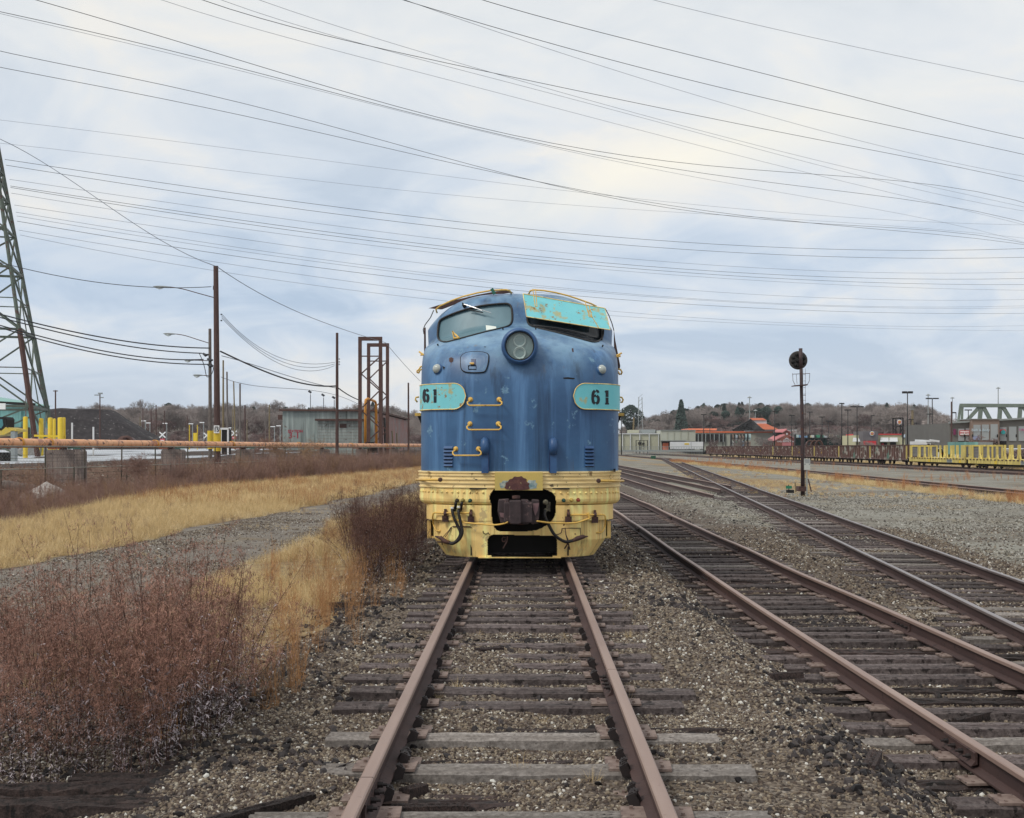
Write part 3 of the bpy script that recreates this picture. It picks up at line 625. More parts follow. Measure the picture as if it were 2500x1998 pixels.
# number boards: steel plates bent round the corners, standing just proud of the paint
def board(side):
    z0, z1_ = 2.305, 2.695; R_ = (z1_-z0)/2; zc = (z0+z1_)/2; n = 60; xi = .815+R_
    cur = []      # (x, y, nx, ny, s)
    for i in range(400):
        t = PI/2*i/400; x, y = plan(t, 1.55, .95)
        if x > .80: cur.append((x, y))
    cur.append((1.55, .95)); cur.append((1.55, 1.22)); cur = np.array(cur); s = np.concatenate([[0], np.cumsum(np.hypot(*np.diff(cur, axis=0).T))])
    S = s[-1]; V = []; nn = 50; off = .022
    mb = MB()
    for layer in (off, .004):
        for i in range(nn+1):
            u = S*i/nn; x = np.interp(u, s, cur[:, 0]); y = np.interp(u, s, cur[:, 1]); x2 = np.interp(min(u+.01, S), s, cur[:, 0]); y2 = np.interp(min(u+.01, S), s, cur[:, 1]); x1 = np.interp(max(u-.01, 0), s, cur[:, 0]); y1 = np.interp(max(u-.01, 0), s, cur[:, 1])
            d = np.array([x2-x1, y2-y1]); d /= np.hypot(*d); nx, ny = d[1], -d[0]
            hh = R_*math.sqrt(max(0, 1-max(0, (R_-u)/R_)**2)) if u < R_ else R_
            hh = max(hh, .004)
            for zz in (zc-hh, zc+hh): V.append((LX+side*(x+nx*layer), LY+y+ny*layer+.0, zz))
    k = (nn+1)*2; f = []
    for i in range(nn): f += [(2*i, 2*i+1, 2*i+3, 2*i+2), (k+2*i, k+2*i+2, k+2*i+3, k+2*i+1), (2*i, 2*i+2, k+2*i+2, k+2*i), (2*i+1, k+2*i+1, k+2*i+3, 2*i+3)]
    f += [(0, k, k+1, 1), (2*nn, 2*nn+1, k+2*nn+1, k+2*nn)]
    mb.add(V, f); o = mb.build('number_board', M['turq' if side < 0 else 'turq2'], loco, 'auto', 'rust-streaked turquoise number board 61' if side < 0 else 'cleaner turquoise number board 61')
    ed = MB(); top = [V[2*i+1] for i in range(nn+1)]; bot = [V[2*i] for i in range(nn+1)]
    ed.tube(bot[::-1]+top, .0075, 5); ed.build('edge_trim', M['yellow'], o, True)
    return o, BVHTree.FromPolygons([Vector(v) for v in mb.v], [tuple(x) for x in mb.f])
def stroke(mb, pts, w, tree, off=.004):
    """flat ribbon laid on a surface; pts in photo pixels, w in pixels"""
    P = dense(pts, 3); L_, R_ = [], []
    for i, p in enumerate(P):
        a, b = P[max(i-1, 0)], P[min(i+1, len(P)-1)]; d = Vector((b[0]-a[0], b[1]-a[1])); d.normalize(); n = Vector((-d.y, d.x))*w/2
        l, r = hit(p[0]+n.x, p[1]+n.y, off, tree), hit(p[0]-n.x, p[1]-n.y, off, tree)
        if l and r: L_.append(l); R_.append(r)
    k = len(L_); mb.add(L_+R_, [(i, i+1, k+i+1, k+i) for i in range(k-1)])
def digits(o, tree, x6, x1, yc, hgt_, sx):
    m = MB(); h = hgt_/2; w = 25*sx/3.4466; lw = 5.6
    c6 = z1(x6, yc); c1 = z1(x1, yc); H = h/3.4466
    # 6, stencil cut: hook, left side, bowl with two bridges
    cx, cy = c6
    stroke(m, [(cx+w*.75, cy-H*.62), (cx+w*.55, cy-H*.86), (cx+w*.05, cy-H*.95)], lw, tree)
    stroke(m, [(cx-w*.2, cy-H*.93), (cx-w*.62, cy-H*.70), (cx-w*.78, cy-H*.3), (cx-w*.80, cy+H*.30), (cx-w*.62, cy+H*.72), (cx-w*.2, cy+H*.93)], lw*1.25, tree)
    stroke(m, [(cx-w*.45, cy-H*.10), (cx-w*.1, cy-H*.24), (cx+w*.1, cy-H*.25)], lw*.9, tree)
    stroke(m, [(cx+w*.25, cy-H*.22), (cx+w*.68, cy+H*.02), (cx+w*.78, cy+H*.35), (cx+w*.62, cy+H*.75), (cx+w*.1, cy+H*.94)], lw*1.2, tree)
    cx, cy = c1
    stroke(m, [(cx+1, cy-H*.97), (cx+1, cy-H*.02)], lw*1.25, tree); stroke(m, [(cx+1, cy+H*.05), (cx+1, cy+H*.96)], lw*1.25, tree)
    stroke(m, [(cx-w*.42, cy-H*.72), (cx, cy-H*.90)], lw*.8, tree); stroke(m, [(cx-w*.42, cy+H*.93), (cx+w*.62, cy+H*.93)], lw*.7, tree)
    m.build('stencilled_number', M['stencil'], o)
oL, tL = board(-1); oR, tR = board(1)
digits(oL, tL, 209, 281, 988, 112, .88); digits(oR, tR, 1634, 1726, 1000, 118, 1.25)
# headlight: deep round housing with two sealed beams behind one glass
hc = W(1268.8, 845, LY-.05); hx, hz = hc.x, hc.z
m = MB(); m.lathe([(.275, .95), (.278, .10), (.272, .045), (.250, .012), (.232, .004), (.222, .012), (.214, .03), (.210, .05)], (hx, LY-.07, hz), (0, 1, .04), 56)
hl = m.build('headlight', M['loco_blue2'], loco, 'auto')
m = MB(); m.lathe([(.216, .03), (.213, .016), (.205, .018), (.201, .06), (.201, .2)], (hx, LY-.07, hz), (0, 1, .04), 48); m.build('rubber_ring', M['black'], hl, True)
m = MB(); m.lathe([(.203, .10), (.0, .105)], (hx, LY-.07, hz), (0, 1, .04), 40); m.build('reflector_plate', flat_mat('lamp_plate', (.42, .50, .53), .5), hl, True)
for dz, br in ((.085, 0), (-.10, 1)):
    m = MB(); m.lathe([(.095, .05), (.096, .035), (.085, .03), (.082, .045), (.06, .06), (.03, .075), (0, .08)], (hx, LY-.02, hz+dz), (0, 1, .04), 32); s = m.build('sealed_beam_lamp', flat_mat('lamp_glass', (.92, .95, .96), .2, .1), hl, True)
gm = glass('headlight_glass', (.40, .48, .50), .08, .80)
m = MB(); m.lathe([(.203, .038), (.15, .028), (.08, .022), (0, .020)], (hx, LY-.07, hz), (0, 1, .04), 40); m.build('cover_glass', gm, hl, True)
# classification lamps
for (zx, zy) in ((308, 764), (1678, 770)):
    p, n = hn(*z1(zx, zy)); m = MB(); m.lathe([(.082, -.03), (.086, .012), (.076, .022), (.072, .03)], p, n, 24); cl = m.build('marker_lamp', M['loco_blue2'], loco, True)
    m = MB(); m.lathe([(.073, .02), (.066, .05), (.045, .072), (.02, .082), (0, .084)], p, n, 20); m.build('lens', flat_mat('milky_lens', (.42, .46, .44), .12), cl, True)
# hatch
H_ = rounded([z1(*q) for q in ((505, 625), (735, 622), (735, 700), (715, 775), (690, 795), (560, 795), (515, 780), (500, 740))], 2)
def patch(poly, off, name, mat, par=None, tree=None, grid=12, thick=.0):
    cx = sum(p[0] for p in poly)/len(poly); cy = sum(p[1] for p in poly)/len(poly); V = []; f = []; n = len(poly); R = [1, .75, .5, .25]
    for r in R:
        for p in poly: V.append(hit(cx+(p[0]-cx)*r, cy+(p[1]-cy)*r, off, tree))
    V.append(hit(cx, cy, off, tree))
    for k in range(len(R)-1): f += [(k*n+i, k*n+(i+1) % n, (k+1)*n+(i+1) % n, (k+1)*n+i) for i in range(n)]
    k = len(R)-1; f += [(k*n+i, k*n+(i+1) % n, len(V)-1) for i in range(n)]
    if thick:
        b = len(V)
        for p in poly: V.append(hit(*p, off-thick, tree))
        f += [(i, b+i, b+(i+1) % n, (i+1) % n) for i in range(n)]
    m = MB(); m.add(V, f); return m.build(name, mat, par or loco)
ha = patch(H_, .022, 'sand_hatch', M['loco_blue'], thick=.03)
m = MB(); P = [hit(*q, .014) for q in H_]; P.append(P[0]); m.tube(P, .010, 6, False); m.build('hatch_seal', M['dark'], ha, True)
patch([z1(*q) for q in ((590, 685), (630, 685), (630, 735), (590, 735))], .026, 'latch_recess', M['dk_blue'], ha)
m = MB(); p0 = hit(*z1(585, 728), .05); p1 = hit(*z1(618, 728), .05); m.tube([p0, p1], .016, 8); m.build('latch_handle', M['rail_yellow'], ha)
m = MB(); P = [hit(*z1(*q), .028) for q in ((568, 740), (632, 740), (632, 770), (568, 770), (568, 740))]; m.tube(P, .006, 5, False); m.build('latch_frame', M['dark'], ha)
# rungs
def rung(xa, xb, yt, yb, name='ladder_rung'):
    A = [(xa+22, yt), (xa+14, yt+12), (xa-2, yt+22), (xa, yb-12), (xa+14, yb), ]; B = [(2*((xa+xb)/2)-q[0], q[1]) for q in A][::-1]
    P = []
    for i, q in enumerate(A+B):
        e = (.015, .06, .10, .12, .125)[i] if i < 5 else (.125, .12, .10, .06, .015)[i-5]
        P.append(hit(*z1(*q), 0)+Vector((0, -e, 0)))
    m = MB(); m.tube(P, .0125, 8); o = m.build(name, M['rail_yellow'], loco, True)
    for q in (A[0], B[-1]):
        p, n = hn(*z1(q[0], q[1]-2)); m = MB(); m.lathe([(.038, 0), (.038, .014), (.018, .016), (.018, .03), (0, .032)], p, n, 12); m.build('mounting_foot', M['rail_yellow'], o, True)
rung(560, 845, 1022, 1072); rung(556, 838, 1226, 1275)
rung(437, 672, 1437, 1490)
# louvres
for xa in (360, 1542):
    o = None
    m = MB()
    for k in range(6):
        y = 1432+k*29.5; a, b = hit(*z1(xa, y), 0), hit(*z1(xa+74, y), 0)
        for s0, s1, e0, e1 in ((-22, 0, .0, .028),):
            p = [hit(*z1(xa, y+s0), e0), hit(*z1(xa+74, y+s0), e0), hit(*z1(xa+74, y+s1), e1), hit(*z1(xa, y+s1), e1)]; q = [hit(*z1(xa, y+s1+5), .0), hit(*z1(xa+74, y+s1+5), .0)]
            m.add(p+q, [(0, 1, 2, 3), (0, 3, 4), (1, 5, 2)])
    o = m.build('louvre_panel', M['loco_blue2'], loco)
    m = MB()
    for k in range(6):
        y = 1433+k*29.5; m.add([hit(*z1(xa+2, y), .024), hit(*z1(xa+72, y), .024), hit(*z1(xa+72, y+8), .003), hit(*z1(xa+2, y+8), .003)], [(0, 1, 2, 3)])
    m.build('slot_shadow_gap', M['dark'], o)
# lifting lugs: rounded cap above a vertical post
for zx in (703, 1277):
    P0 = hit(*z1(zx, 1385), 0); B0 = hit(*z1(zx, 1630), 0); w = .067
    m = MB(); m.box(((P0.x+B0.x)/2, P0.y-.035, (P0.z+B0.z)/2-.04), (.10, .10, P0.z-B0.z-.05)); lo = m.build('lifting_lug', M['loco_blue2'], loco)
    m = MB(); m.tube([P0+Vector((0, -.06, -.17)), P0+Vector((0, -.075, -.05)), P0+Vector((0, -.06, .035)), P0+Vector((0, 0, .06))], [w*.9, w, w*.92, w*.5], 16); m.build('lug_cap', M['loco_blue2'], lo, True)
    m = MB(); s = -1 if zx < 900 else 1; m.box((P0.x+(.058 if s < 0 else -.058), P0.y-.03, (P0.z+B0.z)/2-.05), (.012, .12, P0.z-B0.z-.1)); m.build('lug_edge', M['dk_blue'], lo)
# roof handrails and the grey flap of the sun visors lying on the roof
def roofrail(pts, name, par=None):
    P = [W(*z1(a, b), LY+d) for a, b, d in pts]; m = MB(); m.tube(P, .014, 8); return m.build(name, M['rail_yellow'], loco, True)
r1 = roofrail([(300, 290, 1.95), (290, 262, 1.9), (325, 232, 1.85), (420, 188, 1.8), (520, 152, 1.75), (640, 122, 1.7), (760, 101, 1.68), (880, 96, 1.7), (912, 104, 1.72), (924, 128, 1.8)], 'roof_handrail')
r2 = roofrail([(1072, 130, 1.8), (1085, 104, 1.72), (1115, 97, 1.7), (1200, 103, 1.68), (1300, 120, 1.7), (1400, 145, 1.72), (1500, 178, 1.76), (1600, 215, 1.82), (1640, 235, 1.9)], 'roof_handrail')
m = MB(); P = [W(*z1(a, b), LY+2.1) for a, b in ((228, 252), (420, 190), (640, 138), (800, 108), (905, 99), (945, 124), (905, 122), (700, 150), (480, 205), (330, 262))]; m.prism(P, (0, .35, .04)); m.build('sun_visor_plate', M['rust'], loco)
m = MB(); m.box(W(*z1(772, 110), LY+1.66), (.05, .05, .10), ry=-.5); m.build('rail_clamp', paint('green_clamp', (.03, .16, .11), sc=9), r1)
# turquoise board leaning over the right windscreen
T = [W(*z1(1024, 130), LY+1.30), W(*z1(1712, 252), LY+1.60), W(*z1(1757, 434), LY+1.34), W(*z1(1052, 322), LY+1.04)]
T2 = [p+Vector((0, .014, .004)) for p in T]; m = MB(); m.add(T+T2, [(0, 3, 2, 1), (4, 5, 6, 7), (0, 1, 5, 4), (1, 2, 6, 5), (2, 3, 7, 6), (3, 0, 4, 7)])
aw = m.build('windscreen_cover_board', M['turq'], loco)
m = MB(); m.tube([p+Vector((0, -.004, 0)) for p in T+[T[0]]], .008, 5, False); m.build('board_edge', M['yellow'], aw)
TB_ = BVHTree.FromPolygons([v for v in T], [(0, 1, 2, 3)])
m = MB()
for a, b in (((1105, 90), (1128, 238)), ((1128, 90), (1142, 238)), ((1545, 190), (1580, 325)), ((1578, 225), (1604, 322)), ((1128, 238), (1142, 238)), ((1580, 325), (1604, 322)), ((1604, 322), (1660, 415)), ((1556, 240), (1600, 330))):
    m.tube([W(*z1(*a), LY+1.0+.22*(430-a[1])/400), W(*z1(*b), LY+.98+.22*(430-b[1])/400)], .007, 5)
m.build('wire_hooks', M['rail_yellow'], aw)
m = MB(); P = hit(*z1(1688, 430), .02); 
m.tube([hit(*z1(*q), .03) for q in ((1683, 415), (1690, 430), (1688, 480), (1680, 530))], .013, 6); m.build('bracket', M['dark'], loco)
# wiper
m = MB(); m.tube([hit(*z1(530, 236), .06), hit(*z1(640, 272), .07), hit(*z1(685, 290), .06)], .011, 6); m.tube([hit(*z1(640, 270), .065), hit(*z1(757, 305), .05)], .007, 6); wi = m.build('wiper', M['chrome'], loco)
m = MB(); m.tube([hit(*z1(575, 272), .03), hit(*z1(690, 296), .03)], .009, 5); m.build('wiper_blade', M['black'], wi); m = MB(); m.lathe([(.03, 0), (.03, .05), (.012, .06), (.012, .09), (0, .09)], *hn(*z1(533, 238)), 10); m.build('wiper_pivot', M['dark'], wi)
# yellow folding brackets at the shoulders and the little one under the left pane
def bracket(list_of_pts, D, name='folding_bracket', r=.014):
    m = MB()
    for pts in list_of_pts: m.tube([W(*z1(*q), D) for q in pts], r, 7)
    return m.build(name, M['rail_yellow'], loco, True)
bracket([[(147, 616), (200, 652), (245, 662)], [(160, 645), (240, 640)], [(195, 670), (235, 650), (250, 636)]], LY+1.05)
bracket([[(1855, 628), (1800, 655), (1752, 668)], [(1742, 640), (1775, 668), (1835, 655)], [(1838, 645), (1838, 662)]], LY+1.05)
bracket([[(175, 742), (160, 745), (150, 765), (131, 780), (136, 798)], [(176, 765), (158, 770), (142, 800)]], LY+1.1)
bracket([[(1812, 762), (1845, 768), (1857, 790), (1845, 812)], [(1812, 772), (1826, 790), (1838, 812)]], LY+1.1)
bracket([[(148, 998), (122, 1002), (118, 1022), (135, 1042)]], LY+1.3); bracket([[(1828, 998), (1855, 1002), (1866, 1022), (1858, 1042), (1842, 1042)], [(1830, 1008), (1842, 1030)]], LY+1.3)
P0 = hit(*z1(445, 520), 0)
m = MB(); m.tube([hit(*z1(*q), e) for q, e in (((448, 520), .01), ((444, 486), .08), ((466, 505), .06), ((488, 516), .03))], .014, 7); m.tube([hit(*z1(*q), .03) for q in ((445, 520), (492, 514))], .014, 6); m.build('window_latch', M['rail_yellow'], loco, True)
# grey side flaps / mirrors folded against the cab, cables
m = MB(); m.prism([W(*z1(*q), LY+1.45) for q in ((1788, 430), (1800, 520), (1842, 735), (1838, 762), (1815, 755), (1790, 640))], (0, .03, 0)); m.build('folded_mirror', M['rust'], loco)
m = MB(); m.prism([W(*z1(*q), LY+1.6) for q in ((190, 420), (203, 412), (206, 630), (190, 650))], (0, .05, 0)); m.build('folded_mirror', M['rust'], loco)
m = MB(); m.tube([W(*z1(*q), LY+1.7) for q in ((272, 268), (245, 330), (200, 390), (184, 430), (190, 470))], .008, 5); m.tube([W(*z1(*q), LY+1.7) for q in ((1715, 255), (1745, 310), (1772, 380), (1788, 440))], .008, 5); m.build('cable', M['black'], loco)
# small ledges at half height
for s, zx in ((-1, 118), (1, 1870)):
    m = MB(); xa = z1(zx, 0)[0]; xb = z1(zx-s*48, 0)[0]; a = W(xa, z1(0, 1148)[1], LY+1.4); b = W(xb, z1(0, 1148)[1], LY+1.4); m.bx(a.x, b.x, LY+1.3, LY+1.5, a.z-.02, a.z+.025); o = m.build('side_ledge', M['rail_yellow'], loco)
    m = MB(); m.prism([Vector((b.x, LY+1.32, a.z-.02)), Vector((a.x-s*.04, LY+1.32, a.z-.02)), Vector((b.x, LY+1.32, a.z-.14))], (0, .1, 0)); m.build('ledge_bracket', M['dark'], o)
# rust holes and scars
for poly, mt in ((((402, 672), (420, 664), (440, 676), (436, 700), (418, 712), (402, 698)), 'rust'), (((1360, 836), (1400, 832), (1460, 840), (1452, 850), (1365, 846)), 'dark'), (((1432, 592), (1446, 588), (1450, 622), (1438, 620)), 'rust'), (((710, 636), (722, 632), (720, 664), (712, 656)), 'rust'), (((1784, 1604), (1800, 1600), (1802, 1630), (1788, 1626)), 'dark'), (((692, 574), (716, 576), (704, 582)), 'dark'), (((345, 738), (368, 748), (358, 772)), 'dark')):
    patch([z1(*q) for q in poly], .003, 'rust_hole', M[mt])
for q in ((310, 566), (855, 432), (1130, 430), (1690, 575), (1108, 318), (1683, 415)):
    p, n = hn(*z1(*q)); m = MB(); m.tube([p, p+n*.03], .012, 6); m.build('cover_stud', M['dark'], loco)

# belt, lip and pilot: profiles swept round the front
def sweep(name, prof, mat, par=None, back=13.5, Wd=1.55, R=.95, NU=400, cut=None, smooth='auto', tha=PI/2, thick=0):
    V = []; k = len(prof); th = [-tha+2*tha*i/NU for i in range(NU+1)]; st = []
    for t in th:
        x, y = plan(t, Wd, R); x2, y2 = plan(min(t+.02, PI/2), Wd, R); x1, y1 = plan(max(t-.02, -PI/2), Wd, R)
        d = Vector((x2-x1, y2-y1)).normalized(); st.append((x, y, d.y, -d.x))
    st = [(st[0][0], back, -1, 0)]*(back > 0)+st+[(st[-1][0], back, 1, 0)]*(back > 0)
    for x, y, nx, ny in st:
        for o_, z in prof[::1]: V.append((LX+x+nx*o_, LY+y+ny*o_, z))
    f = [(i*k+j, (i+1)*k+j, (i+1)*k+j+1, i*k+j+1) for i in range(len(st)-1) for j in range(k-1)]
    if cut:
        f = [q for q in f if not cut(toPx([sum(V[i][c] for i in q)/4 for c in range(3)]))]
    m = MB(); m.add(V, f); o = m.build(name, mat, par or loco, smooth)
    if thick:
        md = o.modifiers.new('thickness', 'SOLIDIFY'); md.thickness = thick; md.offset = 0
    return o
prof = [(-.03, 1.368), (.045, 1.366), (.047, 1.345), (.03, 1.34), (.028, 1.318), (.042, 1.314), (.042, 1.298), (.028, 1.294), (.026, 1.262), (.040, 1.257), (.040, 1.240), (.026, 1.236), (.024, 1.205), (.040, 1.200), (.040, 1.183), (.024, 1.179), (.022, 1.140), (.034, 1.134), (.034, 1.120), (.0, 1.112)]
belt = sweep('ribbed_belt', prof, M['belt'])
M['patch'] = paint('burnt_patch', (.62, .46, .13), (.55, .42, .13), 5, .6, None)
m = MB(); a, b = W(*z2(848, 128), LY-.05), W(*z2(1283, 288), LY-.05); m.bx(a.x, b.x, LY-.065, LY+.1, b.z, a.z+.006); pt = m.build('centre_plate', M['patch'], loco)
def pl_patch(poly, y, name, mat, par): m_ = MB(); m_.prism([W(*z2(*q), y) for q in rounded(poly, 2)], (0, .004, 0)); m_.build(name, mat, par)
pl_patch([(890, 215), (905, 222), (925, 196), (960, 205), (1010, 180), (1000, 240), (960, 280), (930, 262), (905, 274), (892, 250)], LY-.068, 'peeled_paint', paint('peeled', (.12, .22, .24), (.5, .5, .42), 16, .7, None), pt)
pl_patch([(1150, 190), (1180, 200), (1225, 195), (1212, 215), (1238, 228), (1222, 250), (1232, 268), (1200, 272), (1165, 282), (1140, 235)], LY-.068, 'peeled_paint', paint('peeled2', (.45, .5, .46), (.08, .18, .22), 16, .7, None), pt)
pl_patch([(930, 262), (948, 236), (942, 218), (968, 212), (976, 188), (1010, 182), (1022, 160), (1060, 168), (1092, 156), (1108, 178), (1140, 182), (1132, 210), (1168, 226), (1150, 246), (1166, 268), (1150, 286), (960, 286)], LY-.0715, 'burnt_patch', paint('burnt', (.07, .025, .03), (.16, .07, .055), 9, .7, (.5, .42, .2), .40, 14), pt)
CUT1 = rounded([z2(*q) for q in ((845, 270), (1285, 270), (1350, 298), (1385, 320), (1404, 362), (1402, 480), (1385, 545), (1310, 615), (1200, 662), (900, 664), (850, 645), (822, 560), (818, 420), (798, 370), (802, 330), (820, 300))], 1)
CUT2 = rounded([z2(*q) for q in ((783, 930), (783, 730), (800, 700), (830, 688), (1380, 698), (1412, 715), (1414, 930))], 1)
CUT2 = [z2(*q) for q in ((783, 880), (783, 735), (798, 706), (830, 690), (1370, 700), (1402, 712), (1413, 740), (1413, 880), (1372, 880), (1372, 900), (820, 900), (820, 880))]
cutf = lambda p: inpoly(p, CUT1) or inpoly(p, CUT2)
def fine(pr, d=.008):
    q = []
    for a, b in zip(pr[:-1], pr[1:]):
        n = max(1, int(math.hypot(a[0]-b[0], a[1]-b[1])/d)); q += [(a[0]+(b[0]-a[0])*i/n, a[1]+(b[1]-a[1])*i/n) for i in range(n)]
    return q+[pr[-1]]
lip = sweep('rolled_lip', fine([(.012, 1.114), (.016, 1.08), (.022, 1.0), (.026, .95), (.018, .91), (-.005, .878), (-.04, .858), (-.09, .85)]), M['yellow'], cut=cutf, back=1.2)
pf = fine([(0, .856), (0, .62)]); pil = sweep('pilot_apron', pf, M['yellow'], Wd=1.45, R=.83, cut=cutf, back=1.0, thick=.014)
def pilot_low():
    V = []; zs = np.arange(.62, .075, -.008); NU = 380; f = []
    for z in zs:
        wd = 1.335 if z > .33 else 1.335-.18*(.33-z)/.25
        for i in range(NU+1):
            t = -PI/2+PI*i/NU; x, y = plan(t, 1.45, .83); xs = x*wd/1.45; V.append((LX+xs, LY+y*.93+.0, z))
    k = NU+1; n = len(zs)
    for j in range(n-1):
        for i in range(NU):
            q = (j*k+i, j*k+i+1, (j+1)*k+i+1, (j+1)*k+i); c = [sum(V[a][b] for a in q)/4 for b in range(3)]
            if not cutf(toPx(c)): f.append(q)
    m = MB(); m.add(V, f); o = m.build('pilot', M['yellow'], loco, 'auto'); md = o.modifiers.new('thickness', 'SOLIDIFY'); md.thickness = .014; md.offset = 0; return o
pil2 = pilot_low()
PB = []
for o in (lip, pil, pil2): PB.append(([Vector(v.co)+loco.location for v in o.data.vertices], [tuple(p.vertices) for p in o.data.polygons]))
vv, ff = [], []
for v, f in PB: b = len(vv); vv += v; ff += [tuple(b+i for i in q) for q in f]
PT = BVHTree.FromPolygons(vv, ff)
def ph(zx, zy, off=0.):
    h = hit(*z2(zx, zy), off, PT); 
    return h if h else W(*z2(zx, zy), LY-off)
for pts in ([z2(*q) for q in ((175, 290),)],): pass
# rivets
for zx, zy in ((180, 292), (200, 295), (222, 296), (250, 298), (286, 299), (325, 301), (368, 302), (415, 303), (462, 304), (514, 305), (568, 306), (623, 307), (684, 307), (743, 307), (1388, 311), (1447, 312), (1510, 314), (1569, 314), (1622, 313), (1674, 312), (1721, 311), (1770, 310), (1817, 309), (1856, 308), (1890, 307), (1920, 306), (1943, 306), (1962, 305)):
    p, n = hn(*z2(zx, zy), PT)
    if p: m = MB(); m.lathe([(.019, -.002), (.018, .010), (.012, .018), (0, .021)], p, n, 10); m.build('rivet', M['yellow'], lip, True)
for zx, zy, c in ((625, 380, (.02, .09, .07)), (1471, 378, (.02, .09, .07)), (1541, 374, (.6, .42, .1)), (1602, 374, (.32, .05, .03)), (508, 378, (.05, .04, .03)), (560, 378, (.35, .28, .08))):
    p, n = hn(*z2(zx, zy), PT); 
    if not p: continue
    m = MB(); m.lathe([(.030, 0), (.030, .012), (.022, .02), (.020, .05), (0, .055)], p, n, 10); m.build('hose_plug', paint('plug', c, tuple(x*.5 for x in c), 20, .6), loco, True)
# underframe, with near-black plates added to darken the view through the openings
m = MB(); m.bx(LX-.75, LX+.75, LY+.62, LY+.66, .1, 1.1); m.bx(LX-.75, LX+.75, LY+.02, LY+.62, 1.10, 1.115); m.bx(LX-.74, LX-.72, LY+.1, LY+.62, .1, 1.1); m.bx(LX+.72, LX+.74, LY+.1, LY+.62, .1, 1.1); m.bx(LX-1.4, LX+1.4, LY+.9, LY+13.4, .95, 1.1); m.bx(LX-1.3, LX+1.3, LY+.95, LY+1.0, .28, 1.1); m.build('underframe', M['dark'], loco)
m = MB(); m.bx(*(LX+q for q in (-.62, .62)), LY+.02, LY+.10, W(*z2(0, 905), LY).z, W(*z2(0, 897), LY).z); m.build('pilot_foot_bar', M['yellow'], loco)
m = MB(); m.tube([ph(*q, -.06) for q in ((945, 720), (925, 712), (912, 730), (918, 752), (938, 755), (945, 735))], .009, 5); m.tube([ph(*q, -.06) for q in ((962, 705), (960, 750), (922, 815))], .011, 5); m.build('cut_lever_link', M['rust'], loco)
# wheels and truck frames under the body
for yy in (LY+2.4, LY+4.6, LY+9.5, LY+11.7):
    m = MB()
    for s in (-1, 1): m.lathe([(.0, .07), (.40, .07), (.44, .05), (.47, .05), (.49, -.02), (.52, -.07), (.0, -.07)], (LX+s*.7525, yy, .47), (s, 0, 0), 32)
    m.tube([(LX-.7, yy, .47), (LX+.7, yy, .47)], .08, 12); m.build('wheelset', M['rust'], loco, 'auto')
for ya_ in (LY+3.5, LY+10.6):
    m = MB()
    for s in (-1, 1): m.bx(LX+s*.95, LX+s*1.12, ya_-1.6, ya_+1.6, .45, .75)
    m.bx(LX-.95, LX+.95, ya_-.3, ya_+.3, .5, .8); m.build('truck_frame', M['dark'], loco)
# coupler
m = MB(); CY = LY-.46
def cb_(x0, y0, x1, y1, d0, d1): a, b = W(*z2(x0, y0), d0), W(*z2(x1, y1), d0); m.bx(a.x, b.x, d0, d1, b.z, a.z)
def prz(poly, d0, d1): m.prism([W(*z2(*q), d0) for q in poly], (0, d1-d0, 0))
cp = thing
prz([(978, 382), (1085, 380), (1088, 585), (1070, 598), (985, 596), (975, 560)], CY, CY+.30)
prz([(1085, 372), (1150, 375), (1178, 420), (1180, 560), (1150, 598), (1085, 596)], CY+.10, CY+.34)
prz([(880, 372), (978, 366), (978, 600), (900, 585), (872, 480)], CY+.16, CY+.36)
prz([(1180, 372), (1250, 376), (1252, 500), (1240, 590), (1180, 600)], CY+.18, CY+.40)
m.box((W(*z2(1060, 480), LY).x, LY-.02, 1.72-(1120+480/3.717-VY)/F*LY), (.42, .7, .30))
co = m.build('coupler', M['coupler'], loco)
md = co.modifiers.new('soft_edges', 'BEVEL'); md.width = .022; md.segments = 3
m = MB(); m.lathe([(.05, 0), (.05, .30), (.0, .31)], W(*z2(1085, 600), CY+.2), (0, 0, 1), 14); m.lathe([(.06, 0), (.06, .04), (0, .045)], W(*z2(1040, 362), CY+.15), (0, 0, 1), 14); m.build('knuckle_pin', M['rust'], co, 'auto')
m = MB(); prz([(1190, 408), (1250, 406), (1236, 470), (1215, 520), (1198, 470)], CY+.165, CY+.19); prz([(888, 490), (945, 496), (940, 540), (900, 530)], CY+.145, CY+.17); m.build('worn_face', paint('worn_pink_rust', (.23, .14, .145), (.16, .09, .10), 8, .6, None), co)
m = MB(); prz([(1320, 395), (1352, 395), (1352, 480), (1312, 470)], LY-.03, LY+.02); m.lathe([(.04, 0), (.04, .08), (.02, .1), (0, .1)], W(*z2(1308, 395), LY), (0, -1, 0), 12); m.lathe([(.03, 0), (.03, .06), (0, .07)], W(*z2(1308, 470), LY), (0, -1, 0), 12); m.build('angle_cock', paint('dirty_cock', (.16, .15, .10), (.05, .04, .03), 20, .7), loco, 'auto')
def smooth_pts(P, n=6):
    P = [Vector(p) for p in P]; q = []
    for i in range(len(P)-1):
        p0, p1, p2, p3 = P[max(i-1, 0)], P[i], P[i+1], P[min(i+2, len(P)-1)]
        for k in range(n):
            t = k/n; q.append(.5*((2*p1)+(-p0+p2)*t+(2*p0-5*p1+4*p2-p3)*t*t+(-p0+3*p1-3*p2+p3)*t**3))
    return q+[P[-1]]
def hose(pts, r=.022, end=None):
    P = smooth_pts([ph(a, b, o) for a, b, o in pts]); m = MB(); m.tube(P, r, 10); h = m.build('brake_hose', M['black'], loco, True)
    return h
h1 = hose([(510, 388, .06), (496, 415, .10), (494, 460, .12), (515, 540, .13), (548, 610, .13), (568, 670, .13), (550, 720, .12), (510, 745, .1), (455, 745, .08)])
